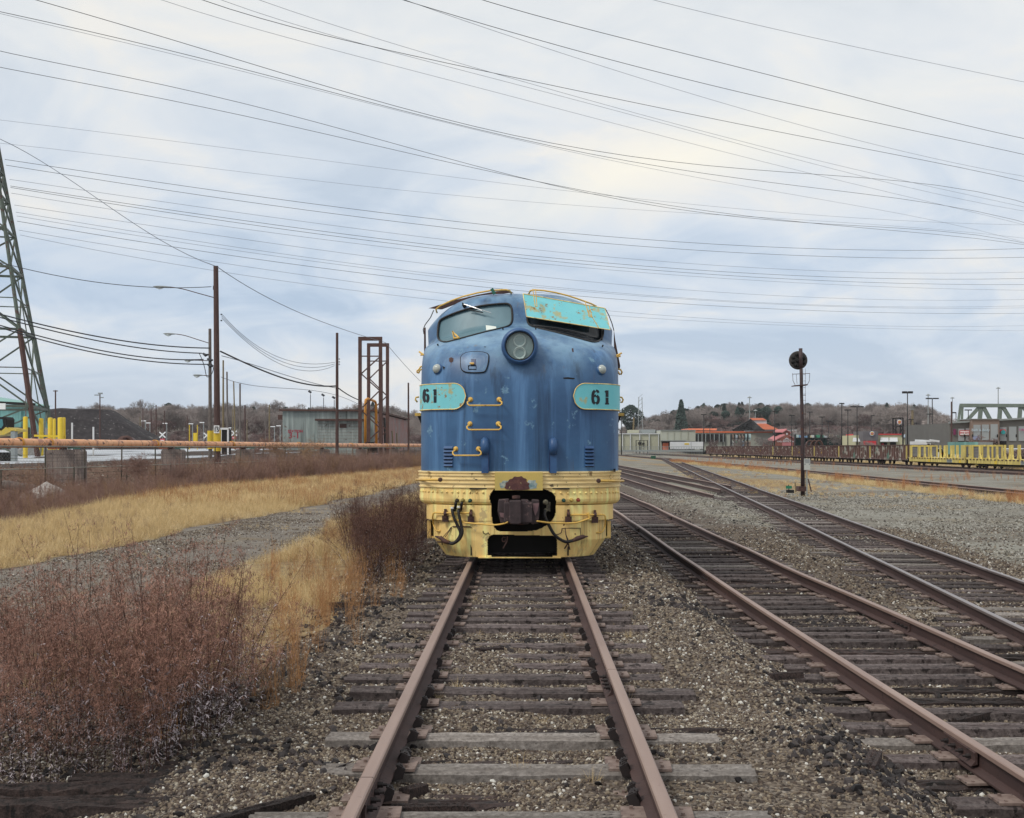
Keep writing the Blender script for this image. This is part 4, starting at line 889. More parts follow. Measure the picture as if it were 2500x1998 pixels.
h2 = hose([(562, 388, .06), (548, 415, .10), (546, 470, .12), (560, 540, .13), (580, 610, .14), (586, 670, .14), (560, 728, .13), (500, 752, .11), (440, 738, .08)])
h3 = hose([(1305, 470, .06), (1300, 520, .12), (1325, 600, .14), (1370, 680, .12), (1420, 725, .10), (1480, 746, .09), (1545, 738, .08)], .024)
for h, zx, zy in ((h1, 494, 445), (h2, 548, 437)): m = MB(); m.tube([ph(zx, zy-8, .115), ph(zx, zy+8, .12)], .024, 10); m.build('white_tape_band', flat_mat('white_tape', (.7, .7, .68), .6), h)
m = MB(); m.tube([ph(345, 705, .07), ph(400, 720, .09), ph(430, 735, .09), ph(475, 748, .09)], [.012, .03, .036, .028], 8); m.tube([ph(355, 735, .07), ph(420, 738, .08)], .012, 6); m.tube([ph(388, 700, .06), ph(396, 765, .06)], .008, 5); m.tube([ph(420, 712, .06), ph(448, 655, .03), ph(462, 620, .02)], .006, 5); m.tube([ph(402, 712, .06), ph(440, 655, .03), ph(458, 620, .02)], .006, 5); m.build('hose_coupling', M['rust'], loco, True)
m = MB(); m.tube([ph(1530, 740, .08), ph(1575, 722, .09), ph(1625, 705, .09), ph(1650, 706, .07), ph(1674, 704, .05)], [.024, .036, .032, .014, .008], 8); m.tube([ph(1470, 812, .05), ph(1492, 770, .07), ph(1496, 740, .08), ph(1484, 690, .05), ph(1480, 630, .03)], [.009, .012, .014, .008, .006], 6); m.tube([ph(1516, 818, .05), ph(1500, 760, .07)], .011, 6); m.tube([ph(1615, 700, .05), ph(1617, 632, .02)], .006, 5); m.tube([ph(1450, 636, .02), ph(1480, 630, .03), ph(1620, 630, .02)], .006, 5); m.build('hose_coupling', M['rust'], loco, True)
# uncoupling levers and step grab irons
def lever(P, name, r=.013): m = MB(); m.tube(smooth_pts([ph(a, b, o) for a, b, o in P], 4), r, 7); return m.build(name, M['rail_yellow'], loco, True)
lever([(358, 656, .01), (342, 650, .05), (322, 590, .06), (312, 520, .06), (322, 492, .06), (345, 490, .05), (385, 492, .05), (520, 492, .05), (640, 492, .05)], 'uncoupling_lever'); lever([(480, 548, .07), (520, 552, .09), (590, 574, .11), (700, 586, .14), (840, 602, .2), (920, 592, .3), (965, 578, .4)], 'lever_arm'); lever([(500, 492, .05), (486, 545, .07)], 'lever_link', .018)
lever([(1765, 672, .01), (1795, 664, .05), (1815, 610, .06), (1824, 540, .06), (1815, 512, .06), (1785, 508, .05), (1740, 508, .05), (1660, 508, .05), (1510, 508, .05)], 'uncoupling_lever'); lever([(1690, 540, .07), (1640, 555, .09), (1560, 578, .11), (1450, 582, .14), (1340, 582, .18), (1230, 568, .35)], 'lever_arm'); lever([(1674, 490, .06), (1690, 545, .07)], 'lever_link', .02)
for zx, zy in ((400, 510), (632, 515), (1515, 515), (1755, 520)):
    m = MB(); p = ph(zx, zy, .0); m.box(p+Vector((0, -.02, -.06)), (.10, .05, .09)); m.box(p+Vector((0, -.04, .02)), (.035, .05, .14)); m.lathe([(.034, 0), (.034, .05), (.016, .05)], p+Vector((-.025, -.05, .02)), (1, 0, 0), 10); m.build('lever_bracket', M['rust'], loco, 'auto')
for P in (((470, 615), (630, 616), (630, 625)), ((640, 622), (470, 618))): 
    m = MB(); m.tube([ph(*q, .02) for q in P], .006, 5); m.build('chain_bar', M['rust'], loco)
m = MB(); m.tube([ph(*q, .015) for q in ((743, 655), (745, 675), (770, 686), (790, 670), (800, 690))], .006, 5); m.tube([ph(*q, .015) for q in ((1455, 640), (1450, 670), (1430, 684), (1405, 690))], .006, 5); m.build('safety_chain', M['rust'], loco)
for s, xa, xb, zy in ((-1, 132, 352, 192), (1, 2015, 1790, 202)):
    A = W(*z2(xa, zy), LY+.95); B_ = hit(*z2(xb, zy-40), 0); B2 = W(*z2(xb, zy), B_.y-.07); m = MB(); m.tube([A, W(*z2((xa*.6+xb*.4), zy), (A.y*.5+B2.y*.5)-.12), B2], .018, 8); o = m.build('anticlimber_handrail', M['rail_yellow'], loco, True)
    m = MB(); m.lathe([(.034, 0), (.034, .05), (.02, .06), (0, .06)], B2+Vector((0, .05, 0)), (0, -1, 0), 12); m.build('rail_foot', M['rust'], o, True)
# side steps
for s, xa, xb in ((-1, 236, 315), (1, 1898, 1815)):
    a = W(*z2(xa, 575), LY+.75); b = W(*z2(xb, 710), LY+.75); m = MB()
    m.bx(a.x-.0, a.x-s*.055, LY+.70, LY+1.25, b.z, a.z+.02); m.bx(a.x, b.x-s*.05, LY+.72, LY+1.2, b.z-.02, b.z+.012); st = m.build('side_step', M['yellow'], loco)
    m = MB(); m.bx(a.x-s*.055, b.x-s*.02, LY+1.2, LY+1.24, b.z, a.z+.03); m.bx(a.x-s*.06, b.x, LY+.9, LY+1.2, b.z+.16, b.z+.18); m.build('step_tread', M['dark'], st)
# ------------------------------------------------------------------ left side
M['wood_brown'] = paint('brown_pole_wood', (.105, .062, .055), (.065, .038, .035), 5, .9, None, stretch=(3, 3, .3), bump=.5)
M['wood_grey'] = paint('grey_pole_wood', (.19, .165, .15), (.11, .09, .082), 6, .9, (.04, .035, .03), .4, 12, stretch=(3, 3, .5), bump=.5)
M['wood_tan'] = paint('tan_pole_wood', (.24, .19, .10), (.17, .13, .08), 5, .9, None, stretch=(3, 3, .3))
M['wire'] = flat_mat('wire_grey', (.16, .18, .22), .6)
M['wire_dk'] = flat_mat('wire_black', (.035, .037, .045), .6)
M['galv'] = paint('galvanised_steel', (.30, .33, .33), (.22, .24, .24), 9, .5, None)
M['steel_green'] = paint('green_grey_steel', (.115, .14, .115), (.08, .10, .08), 2, .6, (.09, .045, .035), .42, 1.5, bump=0)
M['steel_rust'] = paint('rust_red_steel', (.10, .05, .04), (.07, .035, .03), 3, .75, None, bump=0)
M['safety'] = paint('safety_yellow', (.72, .52, .035), (.66, .46, .03), 3, .5, (.3, .2, .05), .33, 6)
M['orange_pipe'] = paint('orange_pipe_paint', (.80, .42, .22), (.72, .34, .16), 1.2, .5, (.09, .035, .03), .44, 2.6, spot2=(.45, .20, .12), spot2_amt=.46, bump=.05)
M['riser'] = paint('orange_riser_paint', (.68, .30, .04), (.6, .26, .04), 2, .5, RUST, .33, 3)
M['conc'] = paint('pier_concrete', (.23, .19, .17), (.17, .135, .125), 2.5, .9, (.09, .075, .07), .42, 3, True)
M['signw'] = flat_mat('sign_white', (.78, .78, .78), .5); M['signk'] = flat_mat('sign_black', (.02, .02, .02), .6); M['signr'] = flat_mat('sign_red', (.55, .03, .05), .5)
def text_obj(txt, mat, parent, size, loc, name='lettering', rz=0, bold=0, rx=PI/2, ext=.004, align='CENTER', shear=0):
    cu = bpy.data.curves.new(name, 'FONT'); cu.body = txt; cu.size = size; cu.align_x = align; cu.align_y = 'CENTER'; cu.extrude = ext; cu.offset = bold; cu.shear = shear; cu.resolution_u = 2
    t = bpy.data.objects.new('t', cu); C.objects.link(t); bpy.context.view_layer.update(); me = bpy.data.meshes.new_from_object(t); bpy.data.objects.remove(t); me.name = name
    o = link_mesh(name, me, mat, parent); o.location = Vector(loc)-wl(parent); o.rotation_euler = (rx, 0, rz); return o
def cyl_thing(name, label, cat, base, h, r0, r1, mat, group=None, lean=0, lab_part='post'):
    t = thing(name, label, cat, base, group); b = Vector(base); m = MB(); m.tube([b, b+Vector((lean*.5, 0, h*.5)), b+Vector((lean, 0, h))], [r0, (r0+r1)/2, r1], 12); m.build(lab_part, mat, t, 'auto'); return t
PH = lambda py, D: CAMZ-(py-VY)/F*D
# street light arm and head
def cobra(t, p0, p1, head_len=1.1):      # p0 on the pole, p1 at the head's root (head to the left)
    m = MB(); p0, p1 = Vector(p0), Vector(p1); mid = p0.lerp(p1, .72)+Vector((0, 0, abs(p1.z-p0.z)*.10)); m.tube(smooth_pts([p0, p0.lerp(mid, .5), mid, p1], 4), .04, 6); a = m.build('lamp_arm', M['steel_rust'], t, True)
    d = (p1-mid); s = -1 if d.x < 0 else 1; m = MB(); e = Vector((s*1, 0, .03)); L_ = head_len
    m.tube([p1, p1+e*L_*.15, p1+e*L_*.45, p1+e*L_*.8, p1+e*L_], [.05, .10, .15, .14, .04], 10, flat=.55); h = m.build('lamp_head', M['galv'], t, True)
    m = MB(); m.tube([p1+e*L_*.4-Vector((0, 0, .06)), p1+e*L_*.62-Vector((0, 0, .12)), p1+e*L_*.88-Vector((0, 0, .07))], [.07, .12, .05], 8); m.build('lens', flat_mat('lamp_lens', (.6, .65, .65), .2), h, True)
# main poles
def pole(px, ptop, D, rpx0, rpx1, label, mat, base_z=None, lean=0, grp='wooden poles left of the locomotive'):
    x = (px-VX)/F*D; bz = hgt(x, D)-.2 if base_z is None else base_z; h = PH(ptop, D)-bz
    return cyl_thing('utility_pole', label, 'utility pole', (x, D, bz), h, rpx0/F*D, rpx1/F*D, mat, grp, lean/F*D), x, bz
p1, x1, bz1 = pole(531, 650, 106, 8.2, 6.0, 'tall brown wooden pole with a street light arm and a 15 sign', M['wood_brown'], lean=-4)
cobra(p1, (x1-.3, 106, PH(727, 106)), (x1-4.1, 106, PH(701, 106)), 1.45)
m = MB(); bz = PH(1085, 106); m.lathe([(.325, bz-.6), (.325, PH(1050, 106))], (x1-.02, 106, 0), (0, 0, 1), 16); m.build('yellow_wrap', M['safety'], p1, True)
m = MB(); a, b = W(522, 1039, 105.6), W(535.5, 1058, 105.6); m.bx(a.x, b.x, 105.58, 105.62, b.z, a.z); sg = m.build('speed_sign', M['signw'], p1); text_obj('15', M['signk'], sg, .48, ((a.x+b.x)/2, 105.56, a.z*.42+b.z*.58), bold=.012)
m = MB(); 
for i in range(2): m.box(((a.x+b.x)/2, 105.565, a.z-.10-i*.08), (.28, .01, .03))
m.build('small_print', M['signk'], sg)
for y_ in (768, 783): m = MB(); m.lathe([(.05, 0), (.07, .05), (.05, .10), (.03, .14)], (x1+.27, 106, PH(y_, 106)), (1, 0, 0), 8); m.build('insulator', M['wire_dk'], p1, True)
m = MB(); m.box((x1-.32, 106, PH(703, 106)), (.12, .12, .35)); m.build('bracket', M['wire_dk'], p1)
p2, x2, bz2 = pole(513.5, 803, 112, 4.8, 3.6, 'grey mottled wooden pole close beside the tall brown pole, with two street light arms', M['wood_grey'], lean=-1)
cobra(p2, (x2-.15, 112, PH(838, 112)), (x2-3.1, 112, PH(816, 112)), 1.2)
m = MB(); m.lathe([(.27, PH(1086, 112)-.4), (.27, PH(1052, 112))], (x2, 112, 0), (0, 0, 1), 14); m.build('yellow_wrap', M['safety'], p2, True)
cobra(p2, (x2-.1, 112, PH(918, 112)), (x2-.6, 112, PH(917, 112)), 1.0)
m = MB(); m.tube(smooth_pts([W(*q, 111.7) for q in ((486, 862), (494, 880), (500, 900), (505, 920), (515, 916), (521, 900), (516, 888))], 4), .035, 6)
for q in ((502, 866), (513, 879), (514, 893)): m.tube([W(q[0]-7, q[1]-3, 111.7), W(q[0], q[1]+2, 111.7), W(q[0]+7, q[1], 111.7)], [.08, .15, .07], 8)
m.build('cable_splice', M['wire_dk'], p2, True)
cobra(p2, (x2-.1, 111.5, PH(880, 111)), (x2-1.3, 111.5, PH(879, 111)), 1.0)
rows_ = [(545, 880, 135, 2.6, 'slim tan pole right of the tall brown pole', 'wood_tan', 0), (556, 908, 150, 2.6, 'grey pole with a leaning top, second right of the tall brown pole', 'wood_grey', -2), (574.5, 932, 160, 2.0, 'thin tan pole leaning left, between two grey poles', 'wood_tan', -4), (586, 937, 160, 2.6, 'grey pole right of the leaning tan pole', 'wood_grey', 0), (598, 989, 190, 2.4, 'short dark pole further right of the row of poles', 'wood_brown', 0), (658, 988, 200, 1.8, 'lone tan pole left of the grey shed', 'wood_tan', -.5), (710+113, 813, 120, 4.2, 'tall bare brown pole in front of the grey shed', 'wood_brown', 0), (997.5, 935, 150, 2.6, 'brown pole at the right end of the grey shed', 'wood_brown', -.5), (933, 890, 175, 2.2, 'dark pole standing behind the steel frames', 'wood_brown', 0),
         (135.5, 953, 150, 2.2, 'dark pole rising in front of the coal pile, with a small crossarm', 'wood_brown', 0), (244, 960, 150, 1.8, 'dark pole with lamps at its top, right part of the coal pile', 'wood_brown', 0), (63, 955, 140, 1.6, 'thin pole in front of the teal shed roof', 'wood_grey', 0), (76, 960, 142, 1.6, 'dark pole right of the thin pole by the teal shed', 'wood_brown', 0),
         (369, 999, 200, 1.5, 'thin brown pole at the foot of the left wooded hill', 'wood_brown', 0), (382, 989, 200, 1.9, 'brown pole with a lamp arm before the left wooded hill', 'wood_brown', -1), (400, 1003, 210, 1.6, 'brown pole leaning right, before the left wooded hill', 'wood_brown', 1.5), (461, 1015, 200, 1.2, 'thin brown pole leaning left, beyond the yard', 'wood_brown', -4), (342, 1018, 240, 1.1, 'pale tan pole behind the crossbuck signs', 'wood_tan', 0), (349, 996, 260, 1.3, 'dark double pole behind the pale tan pole', 'wood_brown', 0), (568, 1000, 240, 1.0, 'very thin pale pole in the row of poles', 'wood_tan', 0), (603, 1025, 260, .9, 'short pale pole behind the row of poles', 'wood_tan', 0), (648, 1010, 260, .9, 'pale thin pole left of the lone tan pole', 'wood_grey', 0), (576, 1010, 250, .9, 'thin grey pole behind the leaning tan pole', 'wood_grey', 0)]
PO = {}
for px, py, D, r, lb, mt, ln in rows_:
    t, x, bz = pole(px, py, D, r, r*.75, lb, M[mt], lean=ln); PO[px] = (t, x, D)
for px in (244, 382):
    t, x, D = PO[px]
    m = MB()
    if px == 244: m.box((x-.4, D, PH(965, D)), (.5, .2, .12)); m.box((x+.25, D, PH(971, D)), (.35, .2, .12)); m.box((x+.05, D, PH(961, D)), (.5, .25, .18))
    else: m.tube([(x, D, PH(996, D)), (x-.5, D, PH(991, D)), (x-.9, D, PH(992, D))], .04, 5); m.box((x-1.0, D, PH(992, D)), (.5, .2, .12))
    m.build('lamp', M['galv'], t)
t, x, D = PO[135.5]; m = MB(); m.box((x, D, PH(955, D)), (.55, .1, .12)); m.build('crossarm', M['wood_grey'], t)
t, x, D = PO[823]
for y_ in (877, 884, 890): m = MB(); m.lathe([(.04, 0), (.07, .05), (.03, .12)], (x+.16, D, PH(y_, D)), (1, 0, 0), 8); m.build('insulator', M['wire_dk'], t, True)
# small floodlights on posts behind the shed
for i, (px, py) in enumerate(((758, 957), (790, 965), (816, 971))):
    D = 210; x = (px-VX)/F*D; t = thing('floodlight_post', ['floodlight on a thin post above the shed roof, leftmost of the three', 'floodlight on a thin post above the shed roof, middle of the three', 'floodlight on a thin post above the shed roof, rightmost of the three'][i], 'floodlight', (x, D, 0), 'floodlight posts behind the shed')
    m = MB(); m.tube([(x, D, 0), (x, D, PH(py+6, D))], .06, 6); m.build('post', M['wire_dk'], t); m = MB(); m.box((x-.1, D, PH(py, D)), (.55, .3, .35), ry=.6); m.build('lamp', M['wire_dk'], t)
# lamp poles in the distance with pale heads (left hill foot)
for i, (px, py) in enumerate(((266, 1034), (271, 1031), (277, 1036), (285, 1033), (297, 1036), (355, 1028), (366, 1033), (407, 1034), (470, 1035), (497, 1032), (563, 1045), (670, 1042), (684, 1040))):
    D = 300; x = (px-VX)/F*D; t = thing('street_lamp', f'distant pale street lamp before the left wooded hill, number {i+1} counted from the left', 'street lamp', (x, D, 0), 'distant street lamps before the left hill')
    m = MB(); m.tube([(x, D, 0), (x, D, PH(py, D))], .09, 5); m.build('post', M['galv'], t); m = MB(); m.box((x-.4, D, PH(py, D)), (1.1, .3, .2)); m.build('lamp_head', M['signw'], t)
# pipeline on piers
pp = thing('pipeline', 'long orange gas pipe with dark scuffs running on concrete piers', 'pipeline', (-27.3, 64, 2.0))
PZ = 2.0
pts = smooth_pts([Vector((a, b, PZ-.02+(.05 if b > 150 else 0))) for a, b in PIPE if b < 200], 8); m = MB(); m.tube(pts, .25, 20); m.build('pipe', M['orange_pipe'], pp, True)
for y in (48.5, 66, 69.3, 85, 101, 118, 136, 150):
    x = float(pipex(y)); m = MB(); m.lathe([(.25, -.12), (.285, -.12), (.285, .12), (.25, .12)], (x, y, PZ), (0.06, 1, 0), 20); m.build('collar', M['riser'], pp, True)
for i, (y, wd) in enumerate(((44, 2.0), (57, 1.4), (71.5, 2.0), (88.5, 1.5), (104, 1.4), (112, 1.2), (126, 1.2), (140, 1.2), (154, 1.2))):
    x = float(pipex(y)); g = hgt(x, y)-.6; sd = ['widest concrete pier under the pipe, frame left', 'concrete pier at the left edge under the pipe', 'big square concrete pier under the orange pipe, left', 'concrete pier under the pipe, next after the big square one', 'concrete pier under the pipe beside the fence corner', 'darker concrete pier under the pipe beyond the yard', 'small pier under the pipe among the brush', 'small pier under the pipe below the grey shed', 'small pier under the pipe near the riser'][i]
    t = thing('pipe_pier', sd, 'concrete pier', (x, y, g), 'piers under the pipeline'); m = MB()
    m.prism([Vector((x-wd/2, y-.5, g)), Vector((x+wd/2, y-.5, g)), Vector((x+wd/2, y-.5, 1.50)), Vector((x+wd/2-.1, y-.5, 1.62)), Vector((x-wd/2+.1, y-.5, 1.62)), Vector((x-wd/2, y-.5, 1.50))], (0, 1.0, 0)); m.build('block', M['conc'], t)
    m = MB(); m.prism([Vector((x-.15-.22, y-.2, 1.62)), Vector((x-.15+.20, y-.2, 1.62)), Vector((x-.15+.10, y-.2, 2.1)), Vector((x-.15-.12, y-.2, 2.1))], (0, .14, 0)); m.build('saddle', M['steel_rust'], t)
    m = MB(); m.box((x-.6, y-.3, 1.70), (.7, .1, .10)); m.build('beam_stub', paint('rust_orange', (.30, .09, .04), sc=9), t)
    m = MB(); m.box((x+.55, y-.3, 1.71), (.7, .1, .08)); m.build('green_stub', paint('green_beam', (.03, .15, .12), sc=9), t)
# riser loop of the pipe and the two steel frames around it
D = 150
t = thing('pipe_riser', 'bright orange upside-down U of pipe inside the steel frames', 'pipe riser', (W(891, 1100, D).x, D, 0)); a, b, c_, d_ = W(892, 1106, D), W(892, 980, D), W(917, 985, D+6), W(919, 1100, D+6)
m = MB(); m.tube([a, W(892, 985, D), W(893, 977, D), W(898, 974, D+.5), W(910, 978, D+4), W(916, 981, D+5.5), W(918, 987, D+6), d_], [.16]*8, 12); m.build('pipe', M['riser'], t, True)
m = MB(); m.box(W(905, 1095, D-1), (1.6, 1, 1.1)); m.lathe([(.45, -.1), (.45, .1)], W(905, 1082, D-1), (0, 0, 1), 10); m.build('valve', M['dark'], t)
def frame(x0, x1, yt, D, zig, label, depth):
    t = thing('steel_frame', label, 'steel frame', (W(x0, 0, D).x, D, 0), 'twin steel frames'); X0, X1 = W(x0, 0, D).x, W(x1, 0, D).x; zt = PH(yt, D)
    for x in (X0, X1): m = MB(); m.bx(x-.2, x+.2, D-.2, D+.2, -.6, zt); m.build('post', M['steel_rust'], t)
    m = MB(); m.bx(X0-.2, X1+.2, D-.21, D+.21, zt, zt+.45); m.build('top_beam', M['steel_rust'], t)
    for (xa, ya, xb, yb) in zig: m = MB(); m.bar(W(xa, ya, D), W(xb, yb, D), .14); m.build('brace', M['steel_rust'], t)
    return t
frame(879, 929, 832, 148, [(882, 870, 927, 870), (927, 872, 883, 912), (883, 914, 927, 954), (927, 954, 885, 995), (885, 1005, 927, 1045), (927, 1050, 885, 1090)], 'nearer of two tall rust-brown steel frames with zigzag bracing', 0)
frame(900, 946, 847, 160, [(902, 882, 945, 882), (944, 884, 903, 924), (903, 926, 944, 966), (944, 968, 905, 1005), (905, 1015, 944, 1050), (944, 1052, 915, 1080)], 'further of two tall rust-brown steel frames, standing slightly right', 0)
# shed
M['shed'] = paint('grey_green_sheet', (.27, .315, .305), (.22, .26, .255), .6, .7, (.14, .10, .09), .36, 1.2, True)
M['shed_red'] = paint('faded_red_sheet', (.30, .13, .12), (.22, .20, .19), .35, .8, (.25, .25, .24), .44, .8, True)
D0 = 165; xa, xb = W(690, 0, D0).x, W(914, 0, D0).x; zt = PH(1004, D0)
t = thing('shed', 'low grey-green metal shed with red graffiti behind the pipe', 'shed', ((xa+xb)/2, D0, 0)); xc, yc = W(996, 0, 230).x, 230
m = MB(); m.bx(xa, xb, D0, D0+.3, -.5, zt); m.build('front_wall', M['shed'], t)
m = MB(); m.prism([Vector((xb, D0, -.5)), Vector((xb, D0, zt-.1)), Vector((xb+.02, D0, zt-.1)), Vector((xb+.02, D0, -.5))], (0, .1, 0)); 
m.add([(xb, D0, -.5), (xc, yc, -.5), (xc, yc, PH(1028, 230)), (xb, D0, zt-.2), (xb-.2, D0+.3, -.5), (xc-.2, yc, -.5), (xc-.2, yc, PH(1028, 230)), (xb-.2, D0+.3, zt-.2)], [(0, 1, 2, 3), (7, 6, 5, 4), (1, 5, 6, 2), (3, 2, 6, 7)]); m.build('side_wall', M['shed_red'], t)
m = MB(); m.add([(xa-.4, D0-.5, zt), (xb+.3, D0-.5, zt-.05), (xc+.4, yc, PH(1026, 230)), (xa, yc, zt-.3), (xa-.4, D0-.5, zt+.25), (xb+.3, D0-.5, zt+.2), (xc+.4, yc, PH(1026, 230)+.25), (xa, yc, zt)], [(3, 2, 1, 0), (4, 5, 6, 7), (0, 1, 5, 4), (1, 2, 6, 5), (2, 3, 7, 6), (3, 0, 4, 7)]); m.build('roof', M['steel_rust'], t)
m = MB(); a = W(776, 1024, D0-2); b = W(884, 1100, D0-2); m.bx(a.x, b.x, D0-2, D0-.01, -.5, a.z-.2); an = m.build('block_annex', paint('painted_block', (.30, .335, .325), (.24, .28, .27), 2, .8, (.12, .10, .09), .40, 2, True), t)
m = MB(); m.bx(a.x-.3, b.x+.2, D0-2.6, D0-.02, a.z-.2, a.z+.05); m.build('annex_roof', M['steel_rust'], an)
m = MB()
for i in range(12): z = a.z-.6-i*.4; m.bx(a.x, b.x, D0-2.006, D0-2.0, z, z+.035)
m.build('mortar_courses', M['conc'], an)
a2, b2 = W(829, 1035, D0-2.1), W(846, 1045, D0-2.1); m = MB(); m.bx(a2.x, b2.x, D0-2.06, D0-2.0, b2.z, a2.z); m.build('louvre_window', M['wood_brown'], an)
for i, px in enumerate((717, 745, 775, 808, 850)):
    a3 = W(px, 1010, D0); m = MB(); m.bx(a3.x-.04, a3.x+.04, D0-.03, D0, 0, zt-.2); m.build('wall_seam', M['galv'], t)
def paint_text(txt, px, py, size, D, par, mat): o = text_obj(txt, mat, par, size, W(px, py, D), 'graffiti', bold=.02, ext=.003); return o
gm_ = flat_mat('red_spray_paint', (.32, .03, .06), .7)
paint_text('3-1', 718, 1064, 1.15, D0-.02, t, gm_); paint_text('STATION', 721, 1053.5, .48, D0-.02, t, gm_)
m = MB(); m.bx(xa-.7, xa-.05, D0+.3, D0+1.2, PH(1025, D0), PH(1013, D0)); m.build('electric_box', M['steel_rust'], t)
# boards leaning on the side
for i, (px, py) in enumerate(((938, 1020), (948, 1055), (957, 1052), (968, 1058))):
    Dq = 172+i*8; p = W(px, py, Dq); o = thing('leaning_board', ['dark slot board against the red shed side', 'first pale plank leaning on the shed side', 'second pale plank leaning on the shed side', 'pale plank leaning furthest right on the shed side'][i], 'board', (p.x, Dq, 0)); m = MB(); m.bar((p.x+.25, Dq, 0), (p.x, Dq+.1, p.z), .25 if i else .5, .1); m.build('plank', M['wood_tan'] if i else M['dark'], o)
# fences
def fence(name, label, pts, hz, zt_fn, step, posts_px=None, rail_r=.04, mesh_mat=None, mids=()):
    t = thing(name, label, 'fence', (pts[0][0], pts[0][1], 0)); P = [Vector((x, y, 0)) for x, y in pts]
    L = [0]
    for a, b in zip(P[:-1], P[1:]): L.append(L[-1]+(b-a).length)
    def at(s): 
        i = max(k for k in range(len(L)) if L[k] <= s+1e-6); i = min(i, len(P)-2); return P[i].lerp(P[i+1], (s-L[i])/(L[i+1]-L[i]))
    s = 0; q = []
    while s < L[-1]:
        p = at(s); g = hgt(p.x, p.y); z = zt_fn(p.x, p.y); q.append(Vector((p.x, p.y, z))); m = MB(); ln = random.uniform(-.04, .04); m.tube([(p.x, p.y, g-.2), (p.x+ln, p.y, z+.02)], .045, 7); m.build('post', M['fpost'], t, True); s += step*random.uniform(.93, 1.07)
    p = at(L[-1]); q.append(Vector((p.x, p.y, zt_fn(p.x, p.y))))
    m = MB(); m.tube(q, rail_r, 6); m.build('top_rail', M['frail'], t, True)
    for dz in mids: m = MB(); m.tube([v-Vector((0, 0, dz)) for v in q], .008, 4); m.build('strand', M['fpost'], t)
    return t, q
M['fpost'] = paint('dull_green_brown_post', (.06, .065, .05), (.07, .045, .035), 2, .8, None); M['frail'] = paint('fence_rail', (.30, .32, .28), (.22, .20, .17), 1, .6, None)
f1, q1 = fence('chain_link_fence', 'chain-link fence with a level top rail just below the orange pipe', [(-28.0, 50), (-25.6, 64), (-24.6, 80), (-22.0, 100), (-16.8, 136), (-12, 165)], 2, lambda x, y: 1.80, 5.3, mids=(.45, .62, .8))
f2, q2 = fence('wire_fence', 'lower old fence with a sagging grey top rail in the brush', [(-25.5, 52), (-23.0, 66), (-21.6, 80), (-19.4, 98), (-13.5, 138)], 1.2, lambda x, y: .70+.0*y, 6.1, rail_r=.028, mids=(.3, .6))
def mesh_fence(q, z0, par, step=.16):
    m = MB()
    for a, b in zip(q[:-1], q[1:]):
        n = int((b-a).length/step)
        for i in range(n):
            for s in (-1, 1):
                p0 = a.lerp(b, i/n); p1 = a.lerp(b, min(1, max(0, (i+s*5)/n))); g0 = hgt(p0.x, p0.y); m.add([(p0.x, p0.y, p0.z), (p0.x, p0.y, p0.z-.010), (p1.x, p1.y, max(g0, p0.z-1.2)), (p1.x, p1.y, max(g0, p0.z-1.2)+.010)], [(0, 1, 2, 3)])
    m.build('wire_mesh', M['galv'], par)
mesh_fence(q1[:9], 0, f1, .30)
# transmission tower
tw = thing('transmission_tower', 'tall green-grey lattice pylon cut off by the left edge', 'pylon', (-48.5, 109, .5))
base = [Vector((-41.5, 105, .4)), Vector((-44.5, 117, .4)), Vector((-55.5, 113, .4)), Vector((-52.5, 101.5, .4))]; cen_ = Vector((-48.5, 109.1, 0)); 
def tc_(i, z): s = max(.08, 1-(z-.4)/37.5); b = base[i]; return Vector((cen_.x+(b.x-cen_.x)*s, cen_.y+(b.y-cen_.y)*s, z))
lv = [.4, 5.3, 12.0, 17.5, 21, 24, 26.5, 29, 31.2, 33.2, 35]
for i in range(4):
    m = MB(); m.bar(tc_(i, .4), tc_(i, 12), .32); m.build('lower_leg', M['steel_rust'] if i == 0 else M['steel_green'], tw); m = MB(); m.bar(tc_(i, 12), tc_(i, 35), .23); m.build('upper_leg', M['steel_green'], tw)
for k in range(len(lv)-1):
    m = MB()
    for i in range(4):
        j = (i+1) % 4; a, b = tc_(i, lv[k]), tc_(j, lv[k]); c2, d2 = tc_(i, lv[k+1]), tc_(j, lv[k+1])
        m.bar(a, d2, .14); m.bar(b, c2, .14); m.bar(c2, d2, .20 if k < 3 else .13)
        if k < 3: m.bar((a+b)/2, (c2+d2)/2, .10); m.bar((a+d2)/2, (a+c2)/2, .09); m.bar((b+c2)/2, (b+d2)/2, .09)
    m.build('lattice_panel', M['steel_green'], tw)
for z in (28, 32, 35):
    m = MB()
    for s in (-1, 1):
        e = cen_+Vector((s*1.5, s*-6.2, z+.5)); 
        for i in (0, 1, 2, 3): m.bar(tc_(i, z), e, .12)
    m.build('crossarm', M['steel_green'], tw)
a = W(0, 1000, 104); b = W(14, 988, 104); m = MB(); m.bx(a.x-.5, b.x, 103.9, 104, a.z, b.z+.1); m.build('warning_sign', M['signw'], tw)
